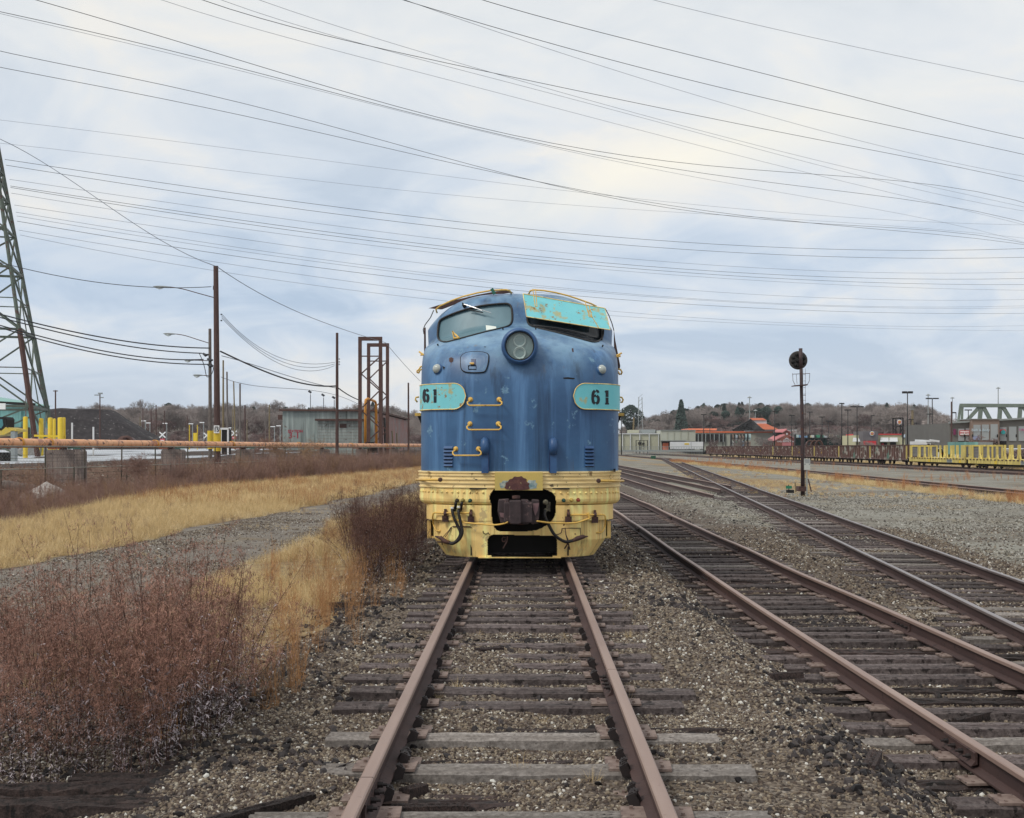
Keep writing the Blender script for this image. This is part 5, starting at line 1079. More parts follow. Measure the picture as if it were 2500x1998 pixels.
# yellow bollards round the tower
for i, (px, pt, w, D) in enumerate(((62, 1018, 11, 100), (100.5, 1022, 11, 108), (123, 1020.5, 12, 99), (133, 1023, 7, 104), (148, 1020, 14, 98), (156.5, 1020, 7, 98.6))):
    x = W(px, 0, D).x; t = thing('bollard', ['yellow bollard left of the rusty tower leg, standing alone', 'yellow bollard right behind the rusty tower leg', 'yellow bollard, left of the front pair with a low bar', 'narrow yellow bollard partly behind another', 'thick yellow bollard, left half of the rightmost pair', 'rightmost yellow bollard before the coal heap'][i], 'bollard', (x, D, .5), 'yellow bollards round the pylon foot')
    r = w/2/F*D; zt = PH(pt, D); m = MB(); m.lathe([(r, .5), (r, zt-.06), (r*.85, zt), (0, zt+.03)], (x, D, 0), (0, 0, 1), 16); m.build('post', M['safety'], t, 'auto')
t = thing('crash_rail', 'low yellow bar between the yellow bollards', 'barrier', (W(110, 0, 99).x, 99, .5)); m = MB(); a, b = W(84, 1064, 98.4), W(160, 1066, 98.4); m.bar(a, b, .16, .16); m.build('bar', M['safety'], t)
# coal pile, rubble, teal building, excavator
def heap(name, label, cat, c, rx, ry, h, mat, seed, fl=.0, kind=None, n=60):
    V = []; f = []
    for j in range(n+1):
        for i in range(n+1):
            u, v = i/n*2-1, j/n*2-1; r = math.hypot(u, v); z = max(0, 1-r); z = min(z, .62+.0*z)/.62 if fl else z**.85
            z = h*(z+(.24*(float(fbm(np.array(u*2.+c[0]), np.array(v*2.), 1.2, 5, seed))-.5))*(z > .02))
            V.append((c[0]+u*rx, c[1]+v*ry, c[2]+z-.05))
    k = n+1; f = [(j*k+i, j*k+i+1, (j+1)*k+i+1, (j+1)*k+i) for j in range(n) for i in range(n)]
    m = MB(); m.add(V, f); o = m.build(name, mat, None, False); return tag(o, label, cat, None, kind)
M['coal'] = paint('dark_coal', (.05, .043, .046), (.028, .024, .028), .8, .85, (.20, .19, .19), .39, 1.9, bump=.8, fine=2)
heap('coal_pile', 'big dark grey coal heap behind the yard', 'coal pile', (-64.5, 175, 1.2), 15.5, 12, PH(996, 172)-1.3, M['coal'], 3, fl=1)
heap('rubble_pile', 'pale grey rubble pile behind the yellow bollards', 'rubble pile', (-44.5, 114, .6), 3.2, 3, 3.2, paint('pale_rubble', (.30, .30, .30), (.18, .175, .17), 2, .9, None, bump=.8), 5, n=30)
M['teal'] = paint('teal_sheet_wall', (.155, .33, .31), (.13, .29, .28), .3, .6, None, streak=True)
D = 150; t = thing('warehouse', 'teal metal warehouse with a low gabled roof at the left edge', 'warehouse', (W(20, 0, D).x, D, 0)); xr = W(83, 0, D).x; ze = PH(988, D)
m = MB(); m.bx(xr-34, xr, D, D+.4, .5, ze); m.bx(xr-.3, xr, D+.4, D+5, .5, ze); m.build('wall', M['teal'], t)
m = MB(); m.add([(xr+.3, D-.4, ze-.1), (xr-34, D-.4, ze+3.2-.1), (xr-34, D+6, ze+3.2), (xr-17, D+5, PH(950, D)+1.0), (xr+.3, D+5.5, ze), (xr-17, D+3, PH(955, D)+.8)], [(0, 5, 1), (0, 4, 3, 5), (5, 3, 2, 1)]); m.build('roof', paint('teal_roof', (.25, .45, .42), (.2, .38, .36), .4), t)
m = MB(); m.bar((xr+.3, D-.45, ze), (xr-17, D-.45, ze+.9), .35, .3); m.build('eave', M['dark'], t); m = MB(); m.bx(xr-34, xr-.5, D-.5, D-.02, .5, PH(1060, D)+.8); m.build('brown_base', M['wood_brown'], t)
m = MB(); m.tube([(W(54, 0, D).x, D-.2, ze-.2), (W(52, 0, D).x, D-.2, ze-.9), (W(52, 0, D).x, D-.2, 1)], .1, 6); m.build('downpipe', M['teal'], t)
D = 88; t = thing('excavator', 'yellow excavator with a dark glazed cab at the left edge', 'excavator', (W(5, 0, D).x, D, .6)); 
m = MB(); m.prism([W(-30, 1066, D), W(-30, 1050, D), W(6, 1050, D), W(14, 1043, D), W(38, 1048, D), W(40, 1053, D), W(26, 1054, D), W(10, 1062, D)], (0, 2, 0)); m.build('body', paint('excavator_yellow', (.58, .42, .06), (.5, .38, .1), 3), t)
m = MB(); m.prism([W(-12, 1050, D), W(-10, 1019, D), W(9, 1018, D), W(13, 1024, D), W(12, 1044, D), W(4, 1052, D)], (0, 1.6, 0)); cb2 = m.build('cab', M['dark'], t); m = MB(); m.prism([W(-6, 1046, D-.02), W(-5, 1024, D-.02), W(6, 1024, D-.02), W(8, 1038, D-.02), W(3, 1046, D-.02)], (0, .015, 0)); m.build('window', flat_mat('cab_glass', (.06, .2, .22), .1), cb2)
m = MB(); m.tube(smooth_pts([W(12, 1022, D), W(16, 1024, D), W(14, 1034, D), W(19, 1044, D)], 3), .06, 6); m.build('hydraulic_hose', M['dark'], t); m = MB(); m.bx(W(26, 0, D).x, W(36, 0, D).x, D, D+.5, .6, PH(1052, D)); m.build('blade_arm', M['galv'], t); m = MB(); m.bx(W(-30, 0, D).x, W(12, 0, D).x, D-.3, D+2.2, .6, 1.4); m.build('track', M['dark'], t)
# brown ribbed steel arches (left and right stacks)
def arches(label, px0, px1, py_top, py_b, D, n):
    t = thing('corrugated_culvert', label, 'steel culvert', (W((px0+px1)/2, 0, D).x, D, 0)); r = (px1-px0)/2/F*D*.55; 
    for i in range(n):
        x = W(px1, 0, D).x-r-i*((px1-px0)/F*D-2*r)/max(1, n-1); zb = PH(py_b, D)-.4; h = PH(py_top, D)-zb; m = MB()
        for rr in (r, r*.86): pass
        pts = [(x+r*math.cos(a), D+i*.8, zb+h*math.sin(a)) for a in np.linspace(0, PI, 15)]; m.tube(pts, .16, 6); m.build('rib', M['steel_rust'], t, True)
        V = []; 
        for a in np.linspace(0, PI, 15): V += [(x+r*.97*math.cos(a), D+i*.8, zb+h*.97*math.sin(a)), (x+r*.97*math.cos(a), D+i*.8+1.5, zb+h*.97*math.sin(a))]
        m = MB(); m.add(V, [(2*k, 2*k+1, 2*k+3, 2*k+2) for k in range(14)]); m.build('shell', paint('culvert_steel', (.10, .055, .055), (.07, .04, .045), 3), t, True)
arches('stack of brown ribbed steel arches behind the pipe, left of the poles', 268, 326, 1067, 1080, 130, 4)
# railroad crossbucks
for i, (px, py, D, stop, lb) in enumerate(((333, 1058, 180, 0, 'pale railroad crossbuck seen from behind, left of the brown poles'), (397, 1062, 170, 1, 'white railroad crossbuck with a small red sign beneath'), (505, 1064, 180, 0, 'pale railroad crossbuck half hidden left of the grey pole'), (572, 1058, 200, 1, 'white railroad crossbuck with red lamps right of the tall brown pole'))):
    x = W(px, 0, D).x; z = PH(py, D); t = thing('crossbuck_sign', lb, 'crossing sign', (x, D, 0), 'railroad crossbucks'); m = MB(); m.tube([(x, D, 0), (x, D, z+.3)], .07, 6); m.build('post', M['galv'], t)
    m = MB(); m.box((x, D-.08, z), (1.15, .03, .17), ry=.75); m.box((x, D-.12, z), (1.15, .03, .17), ry=-.75); m.build('crossed_boards', M['signw'], t)
    if stop: m = MB(); m.box((x, D-.1, z-.75), (.62, .05, .42)); s_ = m.build('red_sign', M['signr'], t); m = MB(); m.box((x, D-.14, z-.75), (.5, .02, .09)); m.build('white_bar', M['signw'], s_)
for i, px in enumerate((462.5, 482)):
    D = 170; x = W(px, 0, D).x; t = thing('marker_post', ['thin yellow marker post, left of two', 'thin yellow marker post, right of two with a wider foot'][i], 'marker post', (x, D, 0)); m = MB(); m.tube([(x, D, 0), (x, D, PH(1038, D))], .06, 6); m.build('post', M['safety'], t); 
    if i: m = MB(); m.box((x-.3, D, PH(1068, D)), (.5, .3, 1.2)); m.build('foot', M['safety'], t)
for i, (px, py) in enumerate(((176, 1038), (228, 1048))):
    D = 110; x = W(px, 0, D).x; t = thing('white_stake', ['white stake in front of the coal heap, left of two', 'white stake in front of the coal heap, right of two'][i], 'stake', (x, D, .5)); m = MB(); m.box((x, D, (PH(py, D)+.6)/2+.2), (.12, .12, PH(py, D)-.6)); m.build('stake', M['signw'], t)
t = thing('gate_hut', 'dark opening with a white frame just right of the tall brown pole', 'booth', (W(549, 0, 130).x, 130, 0)); a, b = W(540, 1046, 130), W(556, 1085, 130); m = MB(); m.bx(a.x, b.x, 130, 131.5, .2, a.z-.15); m.build('dark_body', M['dark'], t); m = MB(); m.bx(a.x-.1, a.x+.06, 129.95, 130.1, .2, a.z); m.bx(b.x-.06, b.x+.1, 129.95, 130.1, .2, a.z); m.bx(a.x-.1, b.x+.1, 129.93, 130.1, a.z-.15, a.z+.05); m.build('frame', M['signw'], t)
# rubbish and a log in the brush
t = heap('rubble_pile', 'small heap of white rubble in the brush at the left edge', 'rubble pile', (-20.6, 53, hgt(-20.6, 53)), 1.1, 1.2, .75, paint('white_rubble', (.62, .59, .56), (.35, .32, .3), 5, .9, None, bump=.8), 8, n=24)
t = tag((lambda m: m.build('log', M['wood_grey'], None, True))(MB().tube([(-24.6, 58, .0), (-23.7, 58, -.15), (-22.6, 58, -.3)], .22, 10)), 'old grey log lying in the brush by the left edge', 'log')

# ------------------------------------------------------------------ wires
def lag(pts, x):
    s = 0
    for i, (xi, yi) in enumerate(pts):
        w = yi
        for j, (xj, _) in enumerate(pts):
            if j != i: w *= (x-xj)/(xi-xj)
        s += w
    return s
def wire(pts, D0, D1, r, label, group, mat='wire', k=1.1596, n=28):
    pts = [(x*k, y*k) for x, y in pts]; xa, xb = pts[0][0], pts[-1][0]
    A = Vector(((xa-VX)/F*D0, D0)); B = Vector(((xb-VX)/F*D1, D1)); P = []
    for i in range(n+1):
        x = xa+(xb-xa)*i/n; y = lag(pts, x); c = (x-VX)/F; dA = B-A
        # ray X=c*D meets A+s(B-A)
        s = (c*A.y-A.x)/(dA.x-c*dA.y); D = A.y+s*dA.y; P.append(W(x, y, D))
    m = MB(); m.tube(P, r, 5); o = m.build('power_line', M[mat], None, True); return tag(o, label, 'power line', group)
ext = lambda y, z=24: F*(z-CAMZ)/(VY-y*1.1596)
up = [([(-60, -38), (75, 0), (540, 138), (1080, 285), (1500, 350), (2220, 447)], 1), ([(-60, 12), (0, 25), (540, 153), (1080, 290), (1500, 368), (2220, 487)], 1), ([(-60, 15), (0, 29), (540, 158), (1040, 283), (1640, 405), (2220, 530)], 0),
      ([(-60, 94), (0, 108), (540, 225), (1060, 365), (1640, 465), (2220, 528)], 1), ([(-60, 130), (0, 142), (540, 250), (980, 350), (1640, 463), (2220, 526)], 1), ([(270, -25), (340, 0), (700, 105), (1300, 262), (1900, 412), (2220, 490)], 0),
      ([(350, -28), (425, 0), (940, 133), (1300, 209), (1700, 290), (2220, 398)], 1), ([(400, -25), (465, 0), (800, 103), (1250, 221), (1700, 342), (2220, 455)], 0), ([(480, -24), (545, 0), (1000, 143), (1500, 282), (1900, 380), (2220, 450)], 0),
      ([(770, -24), (848, 0), (1300, 130), (1700, 227), (2220, 340)], 1), ([(780, -26), (852, 0), (1200, 118), (1600, 240), (2220, 382)], 0), ([(940, -24), (1015, 0), (1500, 128), (1800, 205), (2220, 305)], 1), ([(1290, -22), (1375, 0), (1750, 88), (2220, 186)], 0),
      ([(-60, 246), (0, 253), (540, 320), (1200, 403), (1700, 452), (2220, 475)], 2), ([(-60, 296), (30, 305), (700, 385), (1200, 432), (2220, 510)], 2)]
for i, (p, dk) in enumerate(up):
    z = 24; wire(p, max(28, ext(p[0][1])), ext(p[-1][1]), (.011, .017)[dk] if dk != 2 else .010, f'overhead line across the upper sky, {ORD[i].replace("nearest", "first")} counted at the locomotive roof', 'overhead lines slanting across the sky', 'wire' if dk != 1 else 'wire_dk')
lo = [([(10, 336), (700, 435), (1300, 500), (2220, 521)], 1), ([(12, 348), (700, 450), (1300, 515), (2220, 540)], 1), ([(20, 378), (700, 475), (1300, 543), (2220, 571)], 0), ([(22, 392), (700, 490), (1300, 556), (2220, 585)], 1), ([(22, 395), (700, 497), (1300, 563), (2220, 599)], 1), ([(24, 407), (700, 507), (1300, 570), (2220, 612)], 0),
      ([(30, 432), (540, 508), (1080, 577), (2220, 629)], 0), ([(33, 447), (540, 527), (1080, 596), (2220, 642)], 0), ([(35, 455), (540, 534), (1080, 600), (2220, 647)], 0), ([(36, 466), (540, 546), (1080, 611), (2220, 659)], 1), ([(40, 485), (540, 565), (1080, 635), (2220, 684)], 0), ([(42, 495), (450, 570), (1080, 648), (2220, 697)], 0)]
for i, (p, dk) in enumerate(lo):
    wire(p, 110, 112+i*.0+F*25.5/(VY-p[-1][1]*1.1596)-112, (.016, .021)[dk], f'line strung from the pylon to the right, {ORD[i].replace("nearest", "first")} from the top', 'lines strung from the pylon', 'wire' if not dk else 'wire_dk')
wire([(0, 293), (200, 415), (340, 507), (452, 560)], 112, 100, .03, 'thin line running down from the pylon to the tall brown pole top', 'lines between the poles', 'wire', n=16)
wire([(457, 562), (600, 645), (750, 703), (812, 722)], 100, 150, .03, 'thin line from the tall brown pole top to the steel frames', 'lines between the poles', 'wire', n=16)
wire([(812, 722), (840, 755), (885, 803)], 150, 175, .03, 'thin line falling from the steel frames toward the locomotive', 'lines between the poles', 'wire', n=10)
wire([(0, 553), (60, 568), (250, 600), (445, 604)], 100, 100, .03, 'dark line from the left edge to the top of the tall brown pole', 'lines between the poles', 'wire_dk', n=20)
kz = 1/2.779
for i, (P, r) in enumerate((([(0, 410), (540, 538), (900, 600), (1420, 640)], .055), ([(0, 432), (540, 565), (900, 632), (1370, 675)], .05), ([(0, 486), (480, 612), (900, 692), (1380, 717)], .05), ([(0, 500), (480, 635), (900, 715), (1420, 750)], .05))):
    wire([(x*kz, 620+y*kz) for x, y in P], 95, 111.8, r, ['thick black cable from the left edge to the grey pole, topmost of four', 'thick black cable to the grey pole, second of four', 'thick black cable to the grey pole, third of four', 'thick black cable to the grey pole, lowest of four'][i], 'thick cables to the grey pole', 'wire_dk', k=1, n=24)
z4 = lambda P: [(400+x/3.19, 620+y/3.19) for x, y in P]
wire(z4([(440, 760), (700, 880), (1000, 990), (1338, 1030)]), 100, 120, .07, 'thick dark cable sagging between the tall brown pole and the pole before the shed', 'lines between the poles', 'wire_dk', k=1, n=20)
wire(z4([(1362, 1048), (1430, 1095), (1530, 1143)]), 120, 148, .06, 'thick dark cable from the pole before the shed to the steel frame', 'lines between the poles', 'wire_dk', k=1, n=8)
for i, dy in enumerate((0, 26, 52)):
    wire(z4([(450, 468+dy*.6), (700, 700+dy*.6), (950, 825+dy), (1330, 845+dy*.5)]), 100, 120, .022, ['sagging thin wire right of the tall pole, upper of three', 'sagging thin wire right of the tall pole, middle of three', 'sagging thin wire right of the tall pole, lower of three'][i], 'three thin sagging wires', 'wire', k=1, n=18)
wire(z4([(450, 795), (760, 885), (1100, 990), (1338, 1045)]), 100, 120, .03, 'thin wire just above the thick sagging cable', 'lines between the poles', 'wire', k=1); wire(z4([(445, 960), (900, 1045), (1330, 1098), (1530, 1180)]), 112, 148, .025, 'faint wire low above the shed roof', 'lines between the poles', 'wire', k=1)
wire(z4([(375, 290), (345, 380), (325, 560), (328, 720)]), 100, 112, .035, 'cable hanging between the two nearest poles', 'lines between the poles', 'wire', k=1, n=10) if False else None
# ------------------------------------------------------------------ freight cars
M['gon'] = paint('rust_brown_car', (.125, .062, .055), (.085, .045, .042), 1.2, .7, (.42, .39, .34), .44, 2.4, True, spot2=(.48, .33, .05), spot2_amt=.38)
M['gon2'] = paint('graffiti_car', (.14, .075, .062), (.09, .05, .045), 1.2, .7, (.40, .38, .34), .47, .9, True, spot2=(.12, .22, .18), spot2_amt=.40)
M['flat_y'] = paint('weathered_car_yellow', (.60, .49, .14), (.48, .38, .12), 1.5, .6, (.14, .06, .04), .37, 2.2, True)
M['board_grey'] = paint('grey_end_boards', (.19, .19, .21), (.13, .13, .15), 1.5, .9, None, stretch=(1, 1, 6))
def trucks(root, x, y0, y1, z, nw=2):
    for yc in (y0+1.9, y1-1.9):
        m = MB()
        for dy in (-.85, .85):
            for s in (-1, 1): m.lathe([(.0, .06), (.38, .06), (.44, .04), (.48, -.05), (0, -.06)], (x+s*.7525, yc+dy, z+.46), (s, 0, 0), 16)
        m.build('wheels', M['rust'], root, True)
        m = MB(); m.bx(x-1.12, x-.95, yc-1.35, yc+1.35, z+.38, z+.62); m.bx(x+.95, x+1.12, yc-1.35, yc+1.35, z+.38, z+.62); m.bx(x-.95, x+.95, yc-.2, yc+.2, z+.4, z+.8); m.build('truck_frame', M['dark'], root)
GD = [(1756, 1720), (1795, 1758), (1839, 1797), (1884, 1841), (1934, 1886), (1987, 1936), (2050, 1989), (2125, 2053), (2219, 2128)]
for i, (pa, pb) in enumerate(GD):
    X0 = 46.0; ya, yb = F*(X0-1.5)/(pa-VX), F*(X0-1.5)/(pb-VX); x = float(t7x((ya+yb)/2)); z = T3Z; L = yb-ya
    lab = ['rusty gondola car at the far left end of the train, before the white trailers', 'second rusty gondola from the left end', 'third rusty gondola from the left end, a little shorter', 'fourth rusty gondola from the left end, below the brick building', 'fifth rusty gondola from the left end with yellow end posts', 'rusty gondola partly behind the signal mast', 'rusty gondola just right of the signal mast', 'rusty gondola with white and green graffiti', 'last gondola before the yellow flat cars, streaked with pale paint'][i]
    t = thing('gondola_car', lab, 'gondola car', (x, (ya+yb)/2, z), 'rusty gondola cars of the parked train'); mt = M['gon2'] if i in (7, 8) else M['gon']
    zt = z+2.28; zb = z+.82; m = MB()
    for s in (-1, 1): m.bx(x+s*1.45, x+s*1.5, ya, yb, zb, zt)
    m.bx(x-1.45, x+1.45, ya, ya+.06, zb, zt); m.bx(x-1.45, x+1.45, yb-.06, yb, zb, zt); m.bx(x-1.45, x+1.45, ya+.06, yb-.06, zb, zb+.08); m.build('sides', mt, t)
    m = MB()
    for s in (-1, 1): m.bx(x+s*1.4, x+s*1.62, ya, yb, zt, zt+.12)
    m.bx(x-1.4, x+1.4, ya, ya+.14, zt, zt+.12); m.bx(x-1.4, x+1.4, yb-.14, yb, zt, zt+.12); m.build('top_chord', M['steel_rust'], t)
    m = MB(); m.bx(x-1.58, x-1.42, ya, yb, zb-.22, zb); m.bx(x+1.42, x+1.58, ya, yb, zb-.22, zb); m.bx(x-.3, x+.3, ya, yb, zb-.35, zb); m.build('side_sill', mt, t)
    nr = 17 if L < 20 else 20
    for s in (-1, 1):
        for k in range(nr):
            yy = ya+.12+(L-.24)*k/(nr-1); m = MB(); m.bx(x+s*1.5, x+s*1.62, yy-.09, yy+.09, zb-.1, zt); m.build('side_rib', M['flat_y'] if (k in (0, nr-1) and i in (4, 6, 8)) else mt, t)
    trucks(t, x, ya, yb, z)
def flatcar(ya, yb, label, posts, ends):
    x = float(t7x((ya+yb)/2)); z = T3Z; t = thing('flat_car', label, 'flat car', (x, (ya+yb)/2, z), 'yellow flat cars of the parked train'); zd = z+.95; zt = z+2.30
    m = MB(); m.bx(x-1.5, x+1.5, ya, yb, zd-.12, zd); m.bx(x-1.55, x-1.40, ya, yb, zd-.45, zd-.02); m.bx(x+1.40, x+1.55, ya, yb, zd-.45, zd-.02); m.bx(x-.4, x+.4, ya, yb, zd-.7, zd-.12); m.build('deck', M['flat_y'], t)
    for yy in posts:
        for s in (-1, 1):
            m = MB(); m.bx(x+s*1.38, x+s*1.54, yy-.11, yy+.11, zd, zt); m.prism([Vector((x+s*1.53, yy-.11, zd)), Vector((x+s*1.53, yy-.30, zd)), Vector((x+s*1.53, yy-.11, zd+.45))], (-s*.15, 0, 0)); m.prism([Vector((x+s*1.53, yy+.11, zd)), Vector((x+s*1.53, yy+.30, zd)), Vector((x+s*1.53, yy+.11, zd+.45))], (-s*.15, 0, 0)); m.build('stake_post', M['flat_y'], t)
    m = MB()
    for k in range(int((yb-ya)/.9)): yy = ya+.5+k*.9; m.box((x-1.57, yy, zd-.06), (.06, .35, .10)); 
    m.build('tie_down_row', M['rust'], t)
    for (a, side) in ends:
        m = MB(); m.bx(x-1.42, x+1.42, a-.05, a+.05, zd+.1, zt-.12); bh = m.build('bulkhead_boards', M['board_grey'], t)
        m = MB(); m.bx(x-1.5, x+1.5, a-.12, a+.12, zt-.14, zt+.02); m.build('frame_top', M['flat_y'], bh)
        for xx in (-1.46, -.5, .5, 1.46): m = MB(); m.bx(x+xx-.08, x+xx+.08, a-.14, a+.13, zd, zt); m.build('frame_post', M['flat_y'], bh)
        for xx in (-1.46,): m = MB(); m.bx(x-1.52, x-1.38, min(a, a+side), max(a, a+side), zd, zt+.01); m.build('side_cheek', M['flat_y'], bh)
    for (yy, w) in (((ya*.75+yb*.25), 1.6),):
        m = MB(); m.bx(x-1.565, x-1.55, yy-w/2, yy+w/2, zd-.43, zd-.12); o = m.build('data_panel', M['galv'], t); 
        text_obj('TTX 81062', M['signk'], o,   .26, (x-1.57, yy, zd-.28), 'car_number', rz=-PI/2, ext=.002)
    for yy, w in (((ya+yb)/2+2, .6), (ya+1.4, .5)): m = MB(); m.bx(x-1.566, x-1.552, yy-w/2, yy+w/2, zd-.45, zd-.15); m.build('reflective_patch', M['safety'], t)
    m = MB(); m.bx(x-1.3, x+1.3, ya+3, yb-3, z+.35, zd-.45); m.build('underframe', M['dark'], t)
    trucks(t, x, ya, yb, z)
Yp = lambda px: F*44.3/(px-VX)
flatcar(Yp(2358), Yp(2222), 'yellow stake flat car coupled behind the last gondola', [Yp(p) for p in (2243, 2258, 2273, 2296, 2312, 2328, 2337)], [(Yp(2225), .4), (Yp(2356), 1.0)])
flatcar(Yp(2560), Yp(2368), 'yellow stake flat car running out of the right edge', [Yp(p) for p in (2395, 2415, 2437, 2456, 2474, 2492, 2510)], [(Yp(2376), .9)])
# ------------------------------------------------------------------ signal mast
D = 56.6; sx = W(1961, 0, D).x; t = thing('signal_mast', 'dark brown railway signal mast with a round position light disc', 'signal mast', (sx, D, -.5)); gz = hgt(sx, D)
m = MB(); m.tube([(sx-.02, D, gz), (sx-.02, D, PH(1080, D)), (sx-.08, D, PH(960, D)), (sx-.12, D, PH(852, D))], [.10, .085, .075, .065], 14); m.tube([(sx-.11, D, PH(900, D)), (sx-.12, D, PH(851, D))], [.085, .085], 14); m.build('pole', paint('mast_paint', (.065, .04, .042), (.04, .026, .028), 5, .6, RUST, .4, 5), t, True)
dc = W(1949, 880, D+.2); m = MB(); m.lathe([(0, 0), (.41, 0), (.43, .02), (.43, .05), (0, .05)], dc, (0, 1, 0), 40); di = m.build('disc', paint('disc_back', (.075, .065, .06), (.05, .045, .045), 4), t, 'auto')
for k in range(8):
    a = k*PI/4+.3; rr = .27; p = dc+Vector((math.cos(a)*rr, -.01, math.sin(a)*rr)); m = MB(); m.lathe([(.085, 0), (.08, .07), (.05, .12), (0, .13)], p, (0, -1, 0), 12); m.build('lamp_housing', M['dark'], di, True)
m = MB(); m.lathe([(.12, 0), (.11, .08), (0, .1)], dc, (0, -1, 0), 12); m.bar(dc+Vector((-.1, -.05, .05)), dc+Vector((.25, -.05, .0)), .06); m.build('centre_bracket', M['dark'], di, True)
m = MB(); zb = PH(939, D); zt = PH(912, D); xl, xr_ = W(1937, 0, D).x, W(1975, 0, D).x
for y0 in (D-.3, D+.3):
    m.tube([W(1935, 912, y0), W(1936, 930, y0), W(1941, 940, y0)], .011, 5); m.tube([W(1977, 912, y0), W(1976, 930, y0), W(1971, 940, y0)], .011, 5); m.tube([W(1935, 914, y0), W(1977, 912, y0)], .013, 5); m.tube([W(1944, 914, y0), W(1946, 938, y0)], .009, 5); m.tube([W(1966, 913, y0), W(1966, 938, y0)], .009, 5)
m.tube([W(1935, 914, D-.3), W(1935, 914, D+.3)], .012, 5); m.tube([W(1977, 912, D-.3), W(1977, 912, D+.3)], .012, 5); cg = m.build('maintenance_cage', M['rust'], t)
m = MB(); m.prism([W(1939, 941, D-.3), W(1972, 938, D-.3), W(1972, 941, D-.3), W(1939, 943, D-.3)], (0, .6, 0)); m.build('cage_floor', M['rust'], cg)
m = MB(); lx = W(1966, 0, D).x
for s in (-.055, .055): m.tube([(lx+s, D+.15, gz+.3), (lx+s-.02, D+.15, PH(900, D))], .008, 5)
z = gz+.5
while z < PH(902, D): m.tube([(lx-.055, D+.15, z), (lx+.055, D+.15, z)], .007, 4); z += .3
for yy in (965, 1012, 1063): m.bar((sx-.1, D, PH(yy, D)), (lx+.05, D+.15, PH(yy, D)), .025)
m.build('ladder', M['rust'], t)
m = MB(); m.prism([W(1949, 1200, D-.25), W(1951, 1188, D-.25), W(1968, 1188, D-.25), W(1970, 1200, D-.25)], (0, .6, 0)); m.tube([W(1973, 1170, D), W(1981, 1201, D-.1)], .03, 6); m.build('foot', M['rust'], t)
# white notice on its own thin post beside the mast
D2 = 56; xs = W(1970, 0, D2).x; t = thing('notice_sign', 'white notice board on a thin grey post right against the signal mast', 'sign', (xs, D2, -.5)); m = MB(); m.box((xs, D2, (hgt(xs, D2)+PH(1120, D2))/2), (.05, .04, PH(1120, D2)-hgt(xs, D2))); m.build('post', M['galv'], t)
a, b = W(1963, 1120, D2-.04), W(1978, 1147.5, D2-.04); m = MB(); m.bx(a.x, b.x, D2-.05, D2-.03, b.z, a.z); s_ = m.build('board', paint('dull_white', (.52, .53, .50), (.46, .47, .44), 9), t); m = MB()
for i in range(4): m.bx(a.x+.03, b.x-.03, D2-.056, D2-.05, a.z-.06-i*.045, a.z-.04-i*.045)
m.box(((a.x+b.x)/2-.1, D2-.055, (a.z+b.z)/2), (.05, .01, .04)); m.box(((a.x+b.x)/2+.1, D2-.055, (a.z+b.z)/2), (.05, .01, .04)); m.build('print_lines', paint('faded_print', (.2, .22, .25), sc=9), s_)
t = thing('switch_stand', 'low switch stand with a small green target left of the signal mast', 'switch stand', W(1926, 1200, 55)); m = MB(); m.box(W(1929, 1200, 55), (.3, .3, .14)); m.tube([W(1926, 1200, 55), W(1925.5, 1184, 55)], .02, 6); m.build('base', M['dark'], t); m = MB(); p = W(1926, 1190, 54.9); m.box(p, (.27, .015, .13)); m.build('green_target', flat_mat('green_target', (.01, .17, .09), .5), t)
p = W(1942, 1190, 55); t = tag(MB().box(p+Vector((0, 0, 0)), (.05, .04, .44), ry=-.08).build('wooden_stake', M['wood_tan']), 'small pale wooden stake between the green target and the signal mast', 'stake')
t = tag(MB().box(W(1595, 1117, 130), (.5, .3, .3)).build('switch_machine', paint('green_machine', (.02, .10, .06), sc=5)), 'tiny green switch machine on the far gravel', 'switch machine')
# ------------------------------------------------------------------ parking lot lamp posts
LP_ = [(1517, 1020, 300, 1, 0), (1718, 1013, 330, 2, 0), (1733, 1039, 420, 2, 0), (1765, 1045, 430, 2, 0), (1772, 1047, 430, 2, 0), (1891, 1005, 320, 1, 0), (1933, 1015, 330, 2, 0), (1977, 1007, 320, 2, 0), (2007, 1019, 330, 2, 0), (2023, 1029, 340, 2, 0), (2055, 986, 260, 1, 0), (2070, 1002, 270, 2, 0), (2092.5, 994, 255, 3, 0), (2127, 1015, 330, 4, 0), (2215.5, 959, 230, 5, 0), (2223.5, 1025, 330, 2, 0), (2238, 1034, 350, 2, 0), (2245, 1049, 360, 2, 0), (2257, 1052, 370, 2, 0), (2276, 974, 235, 6, 0), (2270, 1012, 300, 2, 0), (2334, 1008, 260, 4, 0), (2364, 1002, 265, 2, 0)]
for i, (px, py, D, kd, _) in enumerate(LP_):
    x = W(px, 0, D).x; zt = PH(py, D); t = thing('parking_lamp_post', f'black parking lot lamp post, {ORD[i].replace("nearest", "first")} from the left, {"single arm" if kd == 4 else "flat box heads"}', 'lamp post', (x, D, 0), 'black lamp posts of the shopping centre')
    m = MB(); r = .11 if D < 280 else .12; m.tube([(x, D, 0), (x, D, zt)], [r*1.15, r*.8], 8); m.build('post', M['black'], t, True)
    m = MB(); w = {1: .55, 2: .8, 3: 1.5, 5: 1.05, 6: 1.3}.get(kd, .6)
    if kd == 4: m.box((x+.4*(-1 if px > 2300 else 1), D, zt), (.8, .5, .25))
    else:
        for s in (-1, 1): m.box((x+s*(w*.5), D, zt+.05), (w*.8, .6, .22 if kd != 5 else .40)); 
        m.box((x, D, zt), (w*1.2, .12, .1))
    m.build('lamp_heads', M['black'], t)
